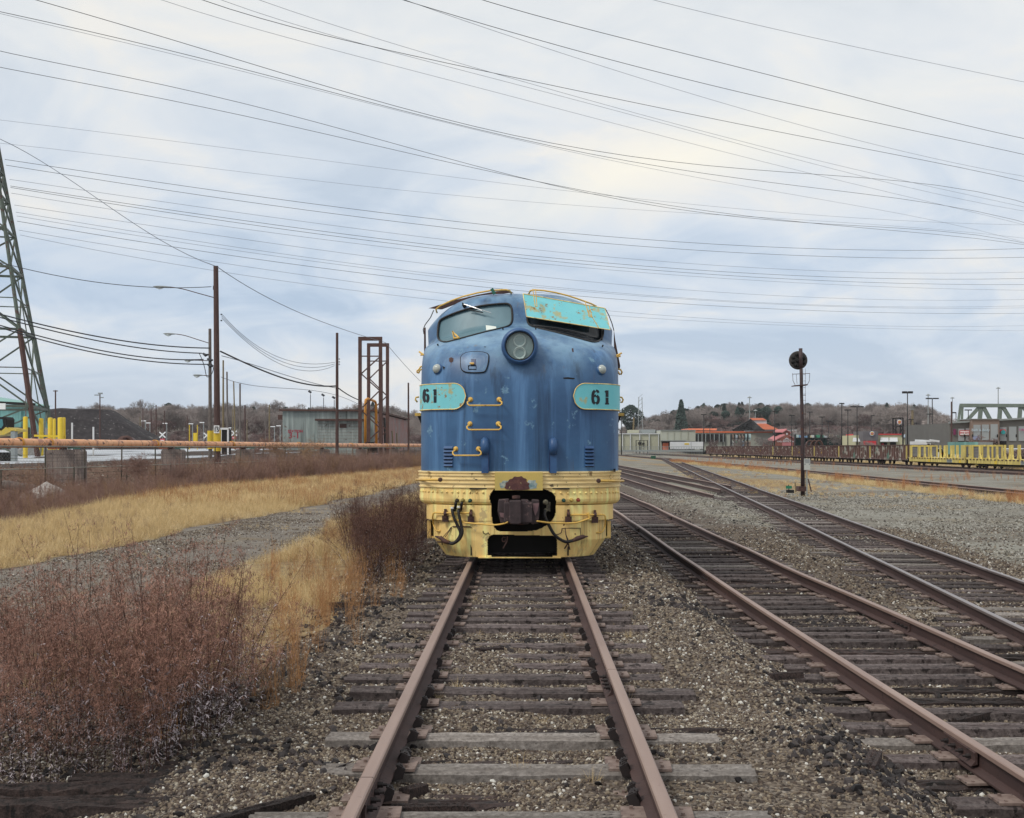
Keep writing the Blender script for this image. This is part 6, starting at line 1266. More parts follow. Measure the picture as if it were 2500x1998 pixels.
# tall highway masts
for i, (px, py, D) in enumerate(((1830, 971, 500), (1844.5, 1003, 520), (2266, 965, 500), (2325, 972, 560), (2437, 948, 520))):
    x = W(px, 0, D).x; t = thing('highway_mast', ['tall pale lighting mast left of the orange roof lantern', 'shorter pale mast over the orange roof', 'tall pale lighting mast between black lamp posts', 'faint tall mast behind the brown wooden pole', 'tall thin lighting mast above the truss bridge'][i], 'lighting mast', (x, D, 4), 'tall pale lighting masts'); m = MB(); m.tube([(x, D, 2), (x, D, PH(py, D))], [.3, .15], 6); m.build('mast', M['galv'], t); m = MB(); m.lathe([(.1, .5), (.5, .2), (.9, 0), (.9, -.2)], (x, D, PH(py, D)), (0, 0, 1), 10); m.build('lamp_ring', M['galv'], t)
D = 480; x = W(1563.5, 0, D).x; t = thing('radio_mast', 'slim lattice radio mast above the beige warehouse', 'radio mast', (x, D, 0)); m = MB()
for dx in (-1.1, 1.1): m.bar((x+dx, D, 0), (x+dx*.55, D, PH(970, D)), .25)
z = 2
while z < PH(972, D): m.bar((x-.9, D, z), (x+.9, D, z+1.6), .12); z += 1.6
m.build('lattice', M['galv'], t); m = MB(); m.bar((x-3, D, 0), (x-2.6, D, PH(1020, D)), .6); m.build('tan_column', M['wood_tan'], t)
x = W(2227.5, 0, 330).x; t = thing('sign_column', 'tan column with a square white cage on top', 'sign column', (x, 330, 0)); m = MB(); m.box((x, 330, (PH(1002, 330))/2), (.45, .45, PH(1002, 330))); m.build('column', M['wood_tan'], t); m = MB(); z = PH(997, 330)
for dz in (-.35, 0, .35): m.bx(x-.5, x+.5, 329.6, 330.4, z+dz-.05, z+dz+.05)
m.build('cage', M['galv'], t)
x = W(2323, 0, 190).x; t = cyl_thing('utility_pole', 'bare brown wooden pole standing before the shop row at right', 'utility pole', (x, 190, -.5), PH(981, 190)+.5, .14, .11, M['wood_brown'])
# ------------------------------------------------------------------ buildings on the right
def bld(label, name, D): return thing(name, label, 'building', (W(1800, 0, D).x, D, 0))
def wbox(par, name, px0, px1, py0, py1, D, dep, mat): a, b = W(px0, py0, D), W(px1, py1, D); m = MB(); m.bx(a.x, b.x, D, D+dep, b.z, a.z); return m.build(name, mat, par)
M['beige'] = paint('beige_panel', (.42, .42, .32), (.38, .38, .29), .15, .8, None, streak=False, bump=0); M['beige2'] = paint('grey_beige_panel', (.42, .43, .37), (.38, .39, .33), .15, .8, None, bump=0)
M['white_t'] = paint('white_trailer', (.66, .68, .70), (.6, .62, .65), .5, .5, None, bump=0); M['orange'] = flat_mat('store_orange', (.72, .16, .06), .6); M['orange_roof'] = paint('orange_metal_roof', (.85, .26, .14), (.78, .22, .12), .5, .5, None, bump=0)
D = 380; b1 = bld('low beige panel warehouse behind the rail yard, next to the locomotive', 'warehouse', D)
wbox(b1, 'low_wing', 1500, 1613, 1060, 1100, D, 30, M['beige']); wbox(b1, 'wing_coping', 1500, 1613, 1058.5, 1060.5, D-.4, 30, M['white_t']); wbox(b1, 'tall_block', 1613, 1698, 1051, 1100, D-2, 40, M['beige2']); wbox(b1, 'block_coping', 1613, 1698, 1050, 1051.5, D-2.3, 40, M['galv'])
for px in (1520, 1539, 1562, 1585, 1608): wbox(b1, 'pilaster', px-.8, px+.8, 1061, 1100, D-.6, .5, M['white_t'])
for px in (1630, 1646, 1662, 1680): wbox(b1, 'panel_joint', px-.25, px+.25, 1052, 1076, D-2.2, .15, M['beige'])
wbox(b1, 'dock_canopy', 1614, 1676, 1075.5, 1077, D-5, 3, M['galv']); wbox(b1, 'dock_opening', 1616, 1697, 1078, 1100, D-2.15, .1, M['dark']); wbox(b1, 'orange_door', 1618, 1632, 1082, 1100, D-2.3, .1, M['orange']); wbox(b1, 'rooftop_unit', 1566, 1600, 1049, 1058, D+10, 6, M['galv']); wbox(b1, 'rooftop_unit', 1535, 1560, 1050, 1058, D+9, 6, M['beige']); wbox(b1, 'rooftop_unit', 1500, 1512, 1051, 1058, D+9, 6, M['white_t'])
wbox(b1, 'dark_window', 1558, 1566, 1080, 1086, D-.5, .1, M['dark']); wbox(b1, 'dark_window', 1568, 1574, 1082, 1086, D-.5, .1, M['dark'])
t = thing('yard_gate', 'black framed gate in front of the beige warehouse', 'gate', (W(1566, 0, D-6).x, D-6, 0)); m = MB()
for px in (1553, 1562, 1572, 1581): a = W(px, 1075, D-6); m.bx(a.x-.12, a.x+.12, D-6, D-5.8, 0, a.z)
m.bar(W(1553, 1076, D-6), W(1581, 1076, D-6), .12); m.build('frame', M['black'], t)
for i, (a_, b_) in enumerate(((1638, 1687), (1688, 1718))):
    t = thing('truck_trailer', ['white box trailer with a small yellow sign, left of two', 'white box trailer next to the train end, right of two'][i], 'trailer', (W(a_, 0, 370).x, 370, 0)); wbox(t, 'box', a_, b_, 1079, 1097, 366, 2.6, M['white_t']); m = MB()
    for px in (a_+5, b_-5):
        m.lathe([(.5, 0), (.5, .3), (0, .3)], W(px, 1099, 365.9), (0, 1, 0), 10)
    m.build('wheels', M['black'], t)
    if i == 0: wbox(t, 'yellow_sign', 1671, 1682, 1082.5, 1086, 365.9, .05, M['safety'])
t = thing('chain_link_fence', 'grey mesh fence along the warehouse yard', 'fence', (W(1500, 0, 350).x, 350, 0)); m = MB(); px = 1500
while px < 1720: a = W(px, 1091, 350); m.bx(a.x-.05, a.x+.05, 350, 350.1, -.4, a.z); px += 4
m.build('posts_row', M['galv'], t); m = MB(); m.bar(W(1500, 1091, 350), W(1720, 1091, 350), .1); m.bar(W(1500, 1101, 350), W(1720, 1101, 350), .25, .5); m.build('rails', M['galv'], t)
# orange-banded store
D = 420; b2 = bld('long store with an orange stripe, orange roofs and an open entrance gable', 'store', D)
wbox(b2, 'long_wall', 1698, 1945, 1055, 1100, D+10, 60, M['beige2']); wbox(b2, 'orange_band', 1698, 1890, 1053.5, 1057, D+9.6, .5, M['orange']); wbox(b2, 'orange_roof_strip', 1680, 1750, 1046.5, 1051, D+30, 20, M['orange_roof']); wbox(b2, 'dark_bay', 1698, 1770, 1060, 1079, D+9.3, .3, M['dark'])
for px in (1705, 1714, 1723, 1734, 1744, 1756, 1766): wbox(b2, 'bay_column', px-1, px+1, 1059, 1080, D+9, .3, M['galv'])
m = MB(); Z = lambda px, py, dd=0: W(px, py, D+dd)
m.add([Z(1838, 1034.5), Z(1870, 1034.5), Z(1902, 1049), Z(1864, 1049), Z(1838, 1034.5, 14), Z(1870, 1034.5, 14), Z(1902, 1049, 14), Z(1864, 1049, 14)], [(0, 1, 2, 3), (4, 7, 6, 5), (0, 4, 5, 1), (1, 5, 6, 2), (2, 6, 7, 3), (3, 7, 4, 0)]); m.build('lower_roof', M['orange_roof'], b2)
m = MB(); m.add([Z(1829, 1021), Z(1863, 1021), Z(1872, 1026.5), Z(1838, 1026.5), Z(1829, 1021, 12), Z(1863, 1021, 12), Z(1872, 1026.5, 12), Z(1838, 1026.5, 12)], [(0, 1, 2, 3), (4, 7, 6, 5), (0, 4, 5, 1), (1, 5, 6, 2), (2, 6, 7, 3), (3, 7, 4, 0)]); m.build('lantern_roof', M['orange_roof'], b2)
wbox(b2, 'lantern_wall', 1837, 1872, 1026.5, 1034.5, D+.5, 10, M['white_t']); wbox(b2, 'white_fascia', 1818, 1945, 1049.5, 1053.5, D+9.4, 1, M['white_t']); wbox(b2, 'sign_panel', 1888, 1946, 1050, 1061, D+9, .3, M['white_t'])
text_obj('DEPOT', M['orange'], b2, 1.5, W(1925, 1056.5, D+8.9), 'store_sign', bold=.03)
m = MB(); m.add([Z(1791, 1050, -2), Z(1864, 1049, -2), Z(1836, 1025, -2), Z(1822, 1033, -2), Z(1791, 1050, 4), Z(1864, 1049, 4), Z(1836, 1025, 4), Z(1822, 1033, 4)], [(0, 1, 2, 3), (7, 6, 5, 4), (0, 4, 5, 1), (1, 5, 6, 2), (2, 6, 7, 3), (3, 7, 4, 0)]); m.build('entrance_gable', paint('dark_open_gable', (.035, .035, .04), (.09, .09, .085), 1.3, .8, (.4, .42, .3), .36, 1.5), b2)
m = MB()
for a_, b_ in (((1789, 1051), (1834, 1024)), ((1789, 1051), (1866, 1050)), ((1805, 1047), (1836, 1030)), ((1822, 1034), (1838, 1049)), ((1812, 1040), (1826, 1049))): m.bar(Z(*a_, -2.5), Z(*b_, -2.5), .5)
m.build('gable_truss', M['black'], b2)
t = thing('merchandise_rack', 'dark rack of stacked pale goods below the orange stripe', 'storage rack', (W(1830, 0, 400).x, 400, 0)); m = MB()
for px in range(1786, 1832, 8): a = W(px, 1060, 400); m.bx(a.x-.15, a.x+.15, 400, 402, 0, a.z)
for py in (1070, 1082): m.bar(W(1786, py, 400), W(1832, py, 400), .2)
m.build('frame', M['black'], t)
random.seed(3); cols = [(.55, .6, .65), (.2, .35, .55), (.6, .62, .6), (.45, .6, .6), (.05, .25, .15), (.6, .5, .3), (.35, .25, .2)]
GM = [flat_mat(f'goods_{i}', c, .8) for i, c in enumerate(cols)]
def goods(name, label, px0, px1, py0, py1, D, grp, n, w=7, rows=2):
    for r in range(rows):
        px = px0; k = 0
        while px < px1:
            ww = random.uniform(.6, 1)*w; yb = py1-(py1-py0)*r/rows; yt = yb-(py1-py0)/rows*random.uniform(.6, .92)
            a, b = W(px, yt, D), W(px+ww, yb, D); o = MB().bx(a.x, b.x, D, D+1.5, b.z, a.z).build('pallet_stack', random.choice(GM)); tag(o, label, 'pallet stack', grp); px += w*1.15
goods('x', 'wrapped pale pallet stack on the dark rack below the orange stripe', 1787, 1830, 1058, 1090, 400.3, 'pallet stacks on the dark rack', 9)
D = 330; t = thing('merchandise_rack', 'long dark rack with green netting behind the gondola cars', 'storage rack', (W(2000, 0, D).x, D, 0)); m = MB()
for px in range(1942, 2055, 16): a = W(px, 1061, D); m.bx(a.x-.15, a.x+.15, D, D+1, 0, a.z)
m.bar(W(1940, 1070, D), W(2052, 1070, D), .25); m.build('frame', M['black'], t); wbox(t, 'green_netting', 1942, 2050, 1071, 1094, D+1.1, .2, paint('dark_green_net', (.02, .07, .06), (.015, .04, .04), .4, .9, None, bump=0))
goods('x', 'pale wrapped pallet stack on top of the green netted rack', 1942, 2050, 1061, 1070, D+.3, 'pallet stacks on the green rack', 9, 9, 1)
# brick building with pink roofs
D = 350; b3 = bld('small brick building with two-level pink-red roofs and a red door', 'brick_building', D); BR = paint('red_brick', (.27, .10, .075), (.22, .08, .06), 2, .9, None, bump=0); PR = paint('pink_metal_roof', (.52, .19, .20), (.46, .17, .18), .6, .6, None, bump=0)
def Zb(px, py, dd=0): return W(px, py, D+dd)
m = MB(); m.prism([Zb(1891, 1095), Zb(1891, 1078), Zb(1895, 1076), Zb(1919, 1062), Zb(1950, 1076), Zb(1948, 1095)], (0, 10, 0)); wl_ = m.build('gable_wall', BR, b3); wbox(b3, 'side_wall', 1875, 1893, 1077, 1095, D+1, 8, BR)
m = MB(); m.prism([Zb(1891, 1077, -.3), Zb(1873, 1076.5, .6), Zb(1893, 1064, 5), Zb(1916, 1063.5, 0)], (0, .1, .35)); m.build('lower_roof', PR, b3); m = MB(); m.prism([Zb(1950, 1077, -.5), Zb(1928, 1065, -.5), Zb(1928, 1063.5, -.5), Zb(1951, 1076, -.5)], (0, 9, 0)); m.build('right_roof_edge', PR, b3)
m = MB(); m.prism([Zb(1913, 1068, 1), Zb(1911, 1056, 1), Zb(1921, 1050, 1), Zb(1931, 1056, 1), Zb(1927, 1066, 1)], (0, 7, 0)); m.build('lantern', BR, b3); m = MB(); m.prism([Zb(1911, 1056.5, .6), Zb(1890, 1056, 3), Zb(1895, 1052, 3), Zb(1921, 1050, .6)], (0, .1, .35)); m.prism([Zb(1921, 1050, .5), Zb(1933, 1057, .5), Zb(1932, 1058, .5), Zb(1921, 1051.5, .5)], (0, 8, 0)); m.build('lantern_roof', PR, b3)
wbox(b3, 'lantern_side', 1893, 1913, 1056, 1065, D+2.5, 4, M['dark']); wbox(b3, 'lantern_window', 1919.5, 1923, 1057.5, 1062, D+.8, .15, M['white_t']); wbox(b3, 'red_door', 1910, 1935, 1081, 1095, D-.3, .2, PR)
for px in (1877, 1882, 1888, 1892): wbox(b3, 'window', px, px+2, 1081, 1088, D+.8, .15, M['beige'])
m = MB(); m.prism([Zb(1915, 1073, -.2), Zb(1921, 1069, -.2), Zb(1927, 1073, -.2), Zb(1924, 1073, -.2), Zb(1921, 1071, -.2), Zb(1918, 1073, -.2)], (0, .1, 0)); m.build('roof_emblem', M['white_t'], wl_); text_obj('STATION', M['white_t'], b3, .55, Zb(1921.5, 1075.4, -.15), 'lettering'); text_obj('TOOL RENTAL CENTER', M['white_t'], b3, .55, Zb(1921.5, 1078.6, -.15), 'lettering', bold=.01)
arches('brown ribbed steel arches behind the gondolas, right of the signal mast', 1972, 2010, 1076, 1092, 240, 3)
# burger restaurant
D = 270; b4 = bld('cream fast food restaurant with a red roof line and white awnings', 'restaurant', D); CR = paint('cream_wall', (.55, .53, .34), (.5, .48, .31), .4, .8, None, bump=0); RED = flat_mat('red_band', (.60, .035, .045), .5)
wbox(b4, 'main_block', 2144, 2201, 1062, 1092, D, 14, CR); wbox(b4, 'red_band', 2144, 2201, 1059.5, 1062, D-.3, 14.6, RED); wbox(b4, 'left_wing', 2090, 2110, 1063, 1092, D+2, 12, CR); wbox(b4, 'red_band', 2100, 2110, 1059.5, 1062.5, D+1.7, 12, RED); wbox(b4, 'entry_tower', 2107, 2144, 1053, 1076, D-1.5, 8, paint('grey_tower', (.13, .12, .13), (.17, .16, .17), .5, .8, None, bump=0)); wbox(b4, 'tower_base', 2107, 2144, 1076, 1092, D-1.4, 7, M['conc']); wbox(b4, 'red_shopfront', 2109, 2139, 1077, 1092, D-1.7, .25, RED)
def awning(par, px0, px1, py0, py1, D, mat): 
    m = MB(); m.add([W(px0+1, py0, D), W(px1-1, py0, D), W(px1, py1, D-1.3), W(px0-.5, py1, D-1.3), W(px0+1, py0+1.5, D+.01), W(px1-1, py0+1.5, D+.01), W(px1, py1+1, D-1.3), W(px0-.5, py1+1, D-1.3)], [(0, 1, 2, 3), (7, 6, 5, 4), (0, 4, 5, 1), (1, 5, 6, 2), (2, 6, 7, 3), (3, 7, 4, 0)]); m.build('awning', mat, par)
awning(b4, 2149, 2170, 1068.5, 1078, D, M['white_t']); awning(b4, 2171, 2192, 1068.5, 1078, D, M['white_t']); awning(b4, 2082, 2092, 1069, 1078, D+2, M['white_t']); awning(b4, 2095, 2106, 1069, 1078, D+2, M['white_t'])
wbox(b4, 'window', 2150, 2166, 1081, 1090, D-.1, .05, M['dark']); wbox(b4, 'window', 2173, 2188, 1080, 1090, D-.1, .05, M['dark']); wbox(b4, 'poster', 2152, 2158, 1083, 1088, D-.2, .05, M['signr'])
def burger_logo(par, px, py, r, D):
    c = W(px, py, D); m = MB(); m.lathe([(r, 0), (r, .15), (0, .15)], c+Vector((0, .1, 0)), (0, -1, 0), 24); g = m.build('round_sign', flat_mat('sign_blue_white', (.55, .6, .75), .4), par)
    m = MB(); m.lathe([(r*.86, 0), (r*.82, .03), (0, .03)], c+Vector((0, -.05, 0)), (0, -1, 0), 24); m.build('white_face', M['signw'], g)
    for dz, hh in ((.42, .36), (-.42, .36)):
        pts = [c+Vector((r*.68*math.cos(a), -.1, (1 if dz > 0 else -1)*(r*.28+r*.42*math.sin(a)))) for a in np.linspace(0, PI, 9)]; m = MB(); m.prism(pts, (0, .03, 0)); m.build('yellow_bun', M['safety'], g)
    text_obj('BURGER', M['signr'], g, r*.42, c+Vector((0, -.13, r*.13)), 'lettering', bold=.01); text_obj('KING', M['signr'], g, r*.46, c+Vector((0, -.13, -r*.22)), 'lettering', bold=.01)
burger_logo(b4, 2129, 1059, .50, D-1.8)
D = 275; x = W(2196, 0, D).x; t = thing('pylon_sign', 'round restaurant sign on a dark lattice tower', 'sign', (x, D, 0)); m = MB()
for px in (2180, 2187, 2198, 2204.5): m.bar(W(px, 1095, D), W(px, 1021 if px not in (2187,) else 1024, D), .28)
m.bar(W(2179, 1022, D), W(2205, 1021, D), .28); m.bar(W(2179, 1041, D), W(2205, 1041, D), .2)
for a_, b_ in (((2180, 1060), (2190, 1042)), ((2190, 1060), (2180, 1042)), ((2196, 1060), (2205, 1044)), ((2205, 1060), (2196, 1042))): m.bar(W(*a_, D), W(*b_, D), .15)
m.build('lattice_tower', M['black'], t); burger_logo(t, 2196, 1031, .55, D-.5)
# blue roofed house and bucket truck
D = 300; t = bld('low tan house with a pale blue roof right of the restaurant', 'house', D); wbox(t, 'wall', 2203, 2240, 1068, 1092, D, 10, CR); m = MB(); m.add([W(2203, 1067, D-1), W(2240, 1069, D-1), W(2226, 1061, D+5), W(2208, 1061, D+5)], [(0, 1, 2, 3)]); m.add([W(2203, 1069, D-1), W(2240, 1071, D-1), W(2240, 1069, D-1), W(2203, 1067, D-1)], [(0, 1, 2, 3)]); m.build('roof', paint('pale_blue_roof', (.30, .38, .46), sc=.5), t)
D = 200; t = thing('bucket_truck', 'white bucket truck with its boom folded forward, behind the flat car', 'truck', (W(2255, 0, D).x, D, 0)); wbox(t, 'body', 2232, 2262, 1078, 1092, D, 2.3, M['white_t']); wbox(t, 'cab', 2262, 2272, 1082, 1092, D, 2.2, M['white_t']); wbox(t, 'window', 2264, 2270, 1083, 1087, D-.03, .02, M['dark']); m = MB(); m.bar(W(2234, 1075.5, D+.5), W(2282, 1077.5, D+.5), .22, .3); m.bar(W(2236, 1080, D+.5), W(2238, 1075, D+.5), .3); m.bar(W(2270, 1075, D+.5), W(2293, 1078, D+.5), .3); m.build('boom', M['white_t'], t)
for i, (px, c) in enumerate(((2290, 'white_t'), (2309, 'dark'), (2322, 'white_t'))):
    D = 175; x = W(px, 0, D).x; t = thing('parked_car', ['white van seen between the flat car stakes, leftmost', 'dark car between the flat car stakes with a red light', 'pale car between the flat car stakes, rightmost'][i], 'car', (x, D, 0), 'cars parked behind the flat car'); w = .8 if i else 1.1
    m = MB(); m.prism([Vector((x-w, D, .3)), Vector((x-w, D, 1.0)), Vector((x-w*.75, D, 1.15)), Vector((x-w*.6, D, 1.65)), Vector((x+w*.6, D, 1.65)), Vector((x+w*.75, D, 1.15)), Vector((x+w, D, 1.0)), Vector((x+w, D, .3))], (0, 4, 0)); m.build('body', M[c], t); m = MB(); m.prism([Vector((x-w*.68, D-.02, 1.15)), Vector((x-w*.55, D-.02, 1.58)), Vector((x+w*.55, D-.02, 1.58)), Vector((x+w*.68, D-.02, 1.15))], (0, .015, 0)); m.build('windscreen', M['dark'] if i != 1 else M['galv'], t)
    for s in (-1, 1): m = MB(); m.box((x+s*w*.8, D-.02, .9), (.2, .04, .12)); m.build('tail_light', M['signr'], t)
# shop row
D = 215; b5 = bld('long grey shop row with a taller tan centre bay at the right edge', 'shop_row', D); GW = paint('grey_brown_wall', (.155, .15, .14), (.13, .125, .118), .5, .8, None, bump=0); TW = paint('tan_bay_wall', (.27, .20, .165), (.24, .18, .15), .5, .8, None, bump=0); PG = paint('pale_grey_panel', (.33, .355, .37), (.31, .335, .35), .4, .7, None, bump=0)
def sl(px): return 1033-(px-2318)*.058     # roof line rises toward the right edge
m = MB(); m.prism([W(2318, 1095, D), W(2318, sl(2318), D), W(2560, sl(2560), D), W(2560, 1095, D)], (0, 25, 0)); m.build('wall', GW, b5); m = MB(); m.bar(W(2317, sl(2318)-.5, D-.3), W(2560, sl(2560)-.5, D-.3), .6, .3); m.build('coping', M['galv'], b5)
wbox(b5, 'tan_bay', 2373, 2440, 1024, 1095, D-1.5, 6, TW); wbox(b5, 'bay_coping', 2372, 2442, 1022.5, 1024.2, D-1.8, 7, M['galv'])
for x0, x1_, y0 in ((2340, 2354, 1047), (2358.5, 2372, 1046), (2442, 2457.5, 1043.5), (2463.5, 2481.5, 1042), (2487, 2512, 1041)): wbox(b5, 'wall_panel', x0, x1_, y0, 1077, D-.15, .1, PG)
for x0, x1_, y0 in ((2377, 2394, 1037.5), (2397.5, 2414.5, 1037), (2418.5, 2436, 1036)): wbox(b5, 'wall_panel', x0, x1_, y0, 1075, D-1.65, .1, PG)
for x0, x1_ in ((2340, 2354), (2359, 2372), (2418, 2436), (2442, 2457)): wbox(b5, 'shop_window', x0, x1_, 1077, 1092, D-1.75 if x0 in (2418,) else D-.2, .1, M['dark'])
for px in (2355, 2375, 2436, 2458, 2482): wbox(b5, 'wall_lamp', px-.8, px+1.2, 1061, 1068, D-2, .3, M['dark'])
wbox(b5, 'magenta_sign', 2328, 2334, 1048, 1062, D-.3, .2, paint('magenta', (.20, .03, .10), sc=2))
o = wbox(b5, 'red_sign', 2343.5, 2368, 1051.5, 1063, D-.4, .25, RED); a = W(2355.7, 1057.4, D-.42); wbox(o, 'white_face', 2344.5, 2366, 1053, 1062, D-.45, .06, M['signw']); text_obj('FIVE GUYS', M['signr'], o, .36, a+Vector((0, -.06, 0)), 'lettering', bold=.012)
text_obj('Bath & Body', flat_mat('pale_blue_letters', (.45, .55, .62), .5), b5, .62, W(2394, 1050.5, D-1.8), 'shop_sign', bold=.01); o = wbox(b5, 'bright_sign', 2442, 2455, 1049, 1055, D-.4, .25, flat_mat('bright_red', (.75, .03, .05), .5)); m = MB(); m.lathe([(.38, 0), (.38, .1), (0, .1)], W(2449, 1055.5, D-.5), (0, -1, 0), 16); c2 = m.build('teal_oval', flat_mat('teal_sign', (.03, .35, .38), .5), b5); text_obj('T-Mobile', flat_mat('pink_letters', (.5, .08, .25), .5), b5, .5, W(2500, 1050, D-.4), 'shop_sign', bold=.01)
awning(b5, 2375, 2392, 1064, 1074, D-1.5, paint('blue_awning', (.20, .22, .33), sc=1))
t = bld('low teal-green container shed before the shop row', 'green_container', 165); wbox(t, 'wall', 2332, 2388, 1079.5, 1110, 165, 3, M['teal']); wbox(t, 'grey_end', 2388, 2424, 1080, 1110, 165.3, 3, M['galv'])
# truss bridge above the shops
TGN = paint('truss_green', (.20, .24, .20), (.15, .18, .15), 1, .6, None, bump=0); D = 330; t = thing('truss_bridge', 'green steel truss bridge rising behind the shop row', 'bridge', (W(2420, 0, D).x, D, 4)); ZT, ZBt = 990, 1033
for dd, tag_ in ((0, ''), (9, '')):
    m = MB(); m.bar(W(2344+dd*.4, ZT+dd*.1, D+dd), W(2600, ZT+1, D+dd), 1.0, .9); m.build('top_chord', TGN, t)
    m = MB(); m.bar(W(2338, ZBt, D+dd), W(2600, ZBt-4, D+dd), 1.0, .9); m.build('bottom_chord', M['steel_green'], t)
    o = dd*.5
    for a_, b_ in (((2345+o, ZT), (2339+o*2, ZBt)), ((2390+o, ZT+3), (2353+o, ZBt)), ((2393+o, ZT+3), (2389+o, ZBt-2)), ((2398+o, ZT+3), (2418+o, ZBt-3)), ((2440+o, ZT+3), (2437+o, ZBt-3)), ((2446+o, ZT+3), (2468+o, ZBt-4)), ((2489+o, ZT+3), (2486+o, ZBt-4)), ((2496+o, ZT+3), (2520+o, ZBt-4))):
        m = MB(); m.bar(W(*a_, D+dd), W(*b_, D+dd), .55); m.build('truss_member', TGN, t)
for px in (2395, 2444, 2493): wbox(t, 'gusset', px-6, px+7, ZT, ZT+7, D-.4, .2, M['steel_green'])
wbox(t, 'deck', 2338, 2600, 1024, 1027, D+14, 1, M['beige2'])
# ------------------------------------------------------------------ hills with woods
M['bark'] = paint('bare_twig_grey', (.31, .27, .255), (.24, .205, .195), .3, .95, None, bump=0, obj_rand=.35)
M['bark_red'] = paint('bare_twig_red', (.21, .145, .14), (.16, .11, .105), .3, .95, None, bump=0, obj_rand=.35)
M['bark_orange'] = paint('russet_twigs', (.34, .14, .07), (.24, .11, .07), .3, .95, None, bump=0, obj_rand=.3)
M['pine'] = paint('dark_pine', (.05, .085, .07), (.035, .06, .052), .8, .9, None, bump=0, obj_rand=.3)
def hill_z(x, y): 
    r = sstep(430, 560, y)*sstep(30, 90, x-.0*y)*(8.5)+sstep(520, 720, y)*sstep(50, 120, x)*(8.5)
    r = r*(1-.93*sstep(.315, .37, x/np.maximum(y, 1)))
    l = sstep(300, 420, y)*(1-sstep(-60, -20, x))*6+sstep(380, 520, y)*(1-sstep(-60, -20, x))*5
    return -.8+r+l+1.5*(fbm(x, y, .015, 3, 50)-.5)*sstep(330, 450, y)
def hillside(name, x0, x1, y0, y1, mat):
    xs = np.linspace(x0, x1, 90); ys = np.linspace(y0, y1, 60); X, Y = np.meshgrid(xs, ys); Z = hill_z(X, Y); i, j = np.meshgrid(np.arange(89), np.arange(59)); a = (j*90+i).ravel()
    o = np_mesh(name, np.stack([X, Y, Z], -1).reshape(-1, 3), np.stack([a, a+1, a+91, a+90], -1), mat, None, True); return tag(o, kind='structure')
M['hill'] = paint('hill_grass_gravel', (.25, .235, .20), (.19, .17, .145), .05, .95, (.13, .09, .08), .42, .03, bump=0, fine=.4)
hillside('hill', 20, 700, 340, 1100, M['hill']); hillside('hill', -500, -20, 290, 900, M['hill'])
def tree_mesh(seed, H=10, spread=.42, depth=5, mat=None, thick=.02, twig=.03, kids=(3, 4)):
    r = random.Random(seed); vs = []; fs = []
    def quad(a, b, w0, w1):
        d = (b-a); s = d.cross(Vector((r.uniform(-1, 1), r.uniform(-1, 1), r.uniform(-.3, .3)))); s = s.normalized() if s.length > 1e-6 else Vector((1, 0, 0)); s2 = d.cross(s).normalized()
        for k in ((s, ) if w0 < .1 else (s, s2)): b0 = len(vs); vs.extend([a-k*w0, a+k*w0, b+k*w1, b-k*w1]); fs.append((b0, b0+1, b0+2, b0+3))
    def grow(p, d, L, w, k):
        n = 2 if k > 1 else 1; q = p
        for i in range(n):
            d2 = (d+Vector((r.gauss(0, .12), r.gauss(0, .12), r.gauss(0, .06)))).normalized(); e = q+d2*L/n; quad(q, e, w*(1-.3*i/n), w*(1-.3*(i+1)/n)); q = e; d = d2
            if k > 0 and i < n-1:
                s = Vector((r.gauss(0, 1), r.gauss(0, 1), r.gauss(.2, .5))).normalized(); grow(q, (d*.7+s*.7).normalized(), L*.6, w*.5, k-1)
        if k > 0:
            for _ in range(r.choice(kids)):
                s = Vector((r.gauss(0, 1), r.gauss(0, 1), r.gauss(.25, .5))).normalized(); grow(q, (d*.75+s*spread*1.6).normalized(), L*r.uniform(.58, .8), max(w*.55, twig), k-1)
    grow(Vector((0, 0, -.3)), Vector((0, 0, 1)), H*.27, H*thick, depth)
    me = bpy.data.meshes.new('bare_tree'); me.from_pydata([tuple(v) for v in vs], [], fs); me.materials.append(mat or M['bark']); return me
def pine_mesh(seed, H=9, R=2.2, cone=True):
    r = random.Random(seed); vs = []; fs = []
    for _ in range(2600):
        h = r.random()**.8; rad = (R*(1-h)**.8+.15) if cone else R*math.sqrt(max(.02, 1-(2*h-1)**2))*(.7+.4*math.sin(7*h+seed)); a = r.uniform(0, 2*PI); rr = rad*math.sqrt(r.uniform(.15, 1)); p = Vector((math.cos(a)*rr, math.sin(a)*rr, H*(.12+.88*h))); s = r.uniform(.12, .32)
        u = Vector((r.gauss(0, 1), r.gauss(0, 1), r.gauss(0, 1))).normalized()*s; v = u.orthogonal().normalized()*s*.7; b = len(vs); vs.extend([p-u, p+v, p+u, p-v]); fs.append((b, b+1, b+2, b+3))
    for k in range(5): a = k*2*PI/5; 
    b = len(vs); vs.extend([Vector((-.12, 0, -.3)), Vector((.12, 0, -.3)), Vector((.05, 0, H*.7)), Vector((-.05, 0, H*.7))]); fs.append((b, b+1, b+2, b+3)); b = len(vs); vs.extend([Vector((0, -.12, -.3)), Vector((0, .12, -.3)), Vector((0, .05, H*.7)), Vector((0, -.05, H*.7))]); fs.append((b, b+1, b+2, b+3))
    me = bpy.data.meshes.new('pine_tree'); me.from_pydata([tuple(v) for v in vs], [], fs); me.materials.append(M['pine']); return me
HID = {}
def source(coll, me): 
    c = HID.get(coll) or HID.setdefault(coll, bpy.data.collections.new(coll)); o = bpy.data.objects.new(f'{coll}_{len(c.objects):02d}', me); c.objects.link(o); return o
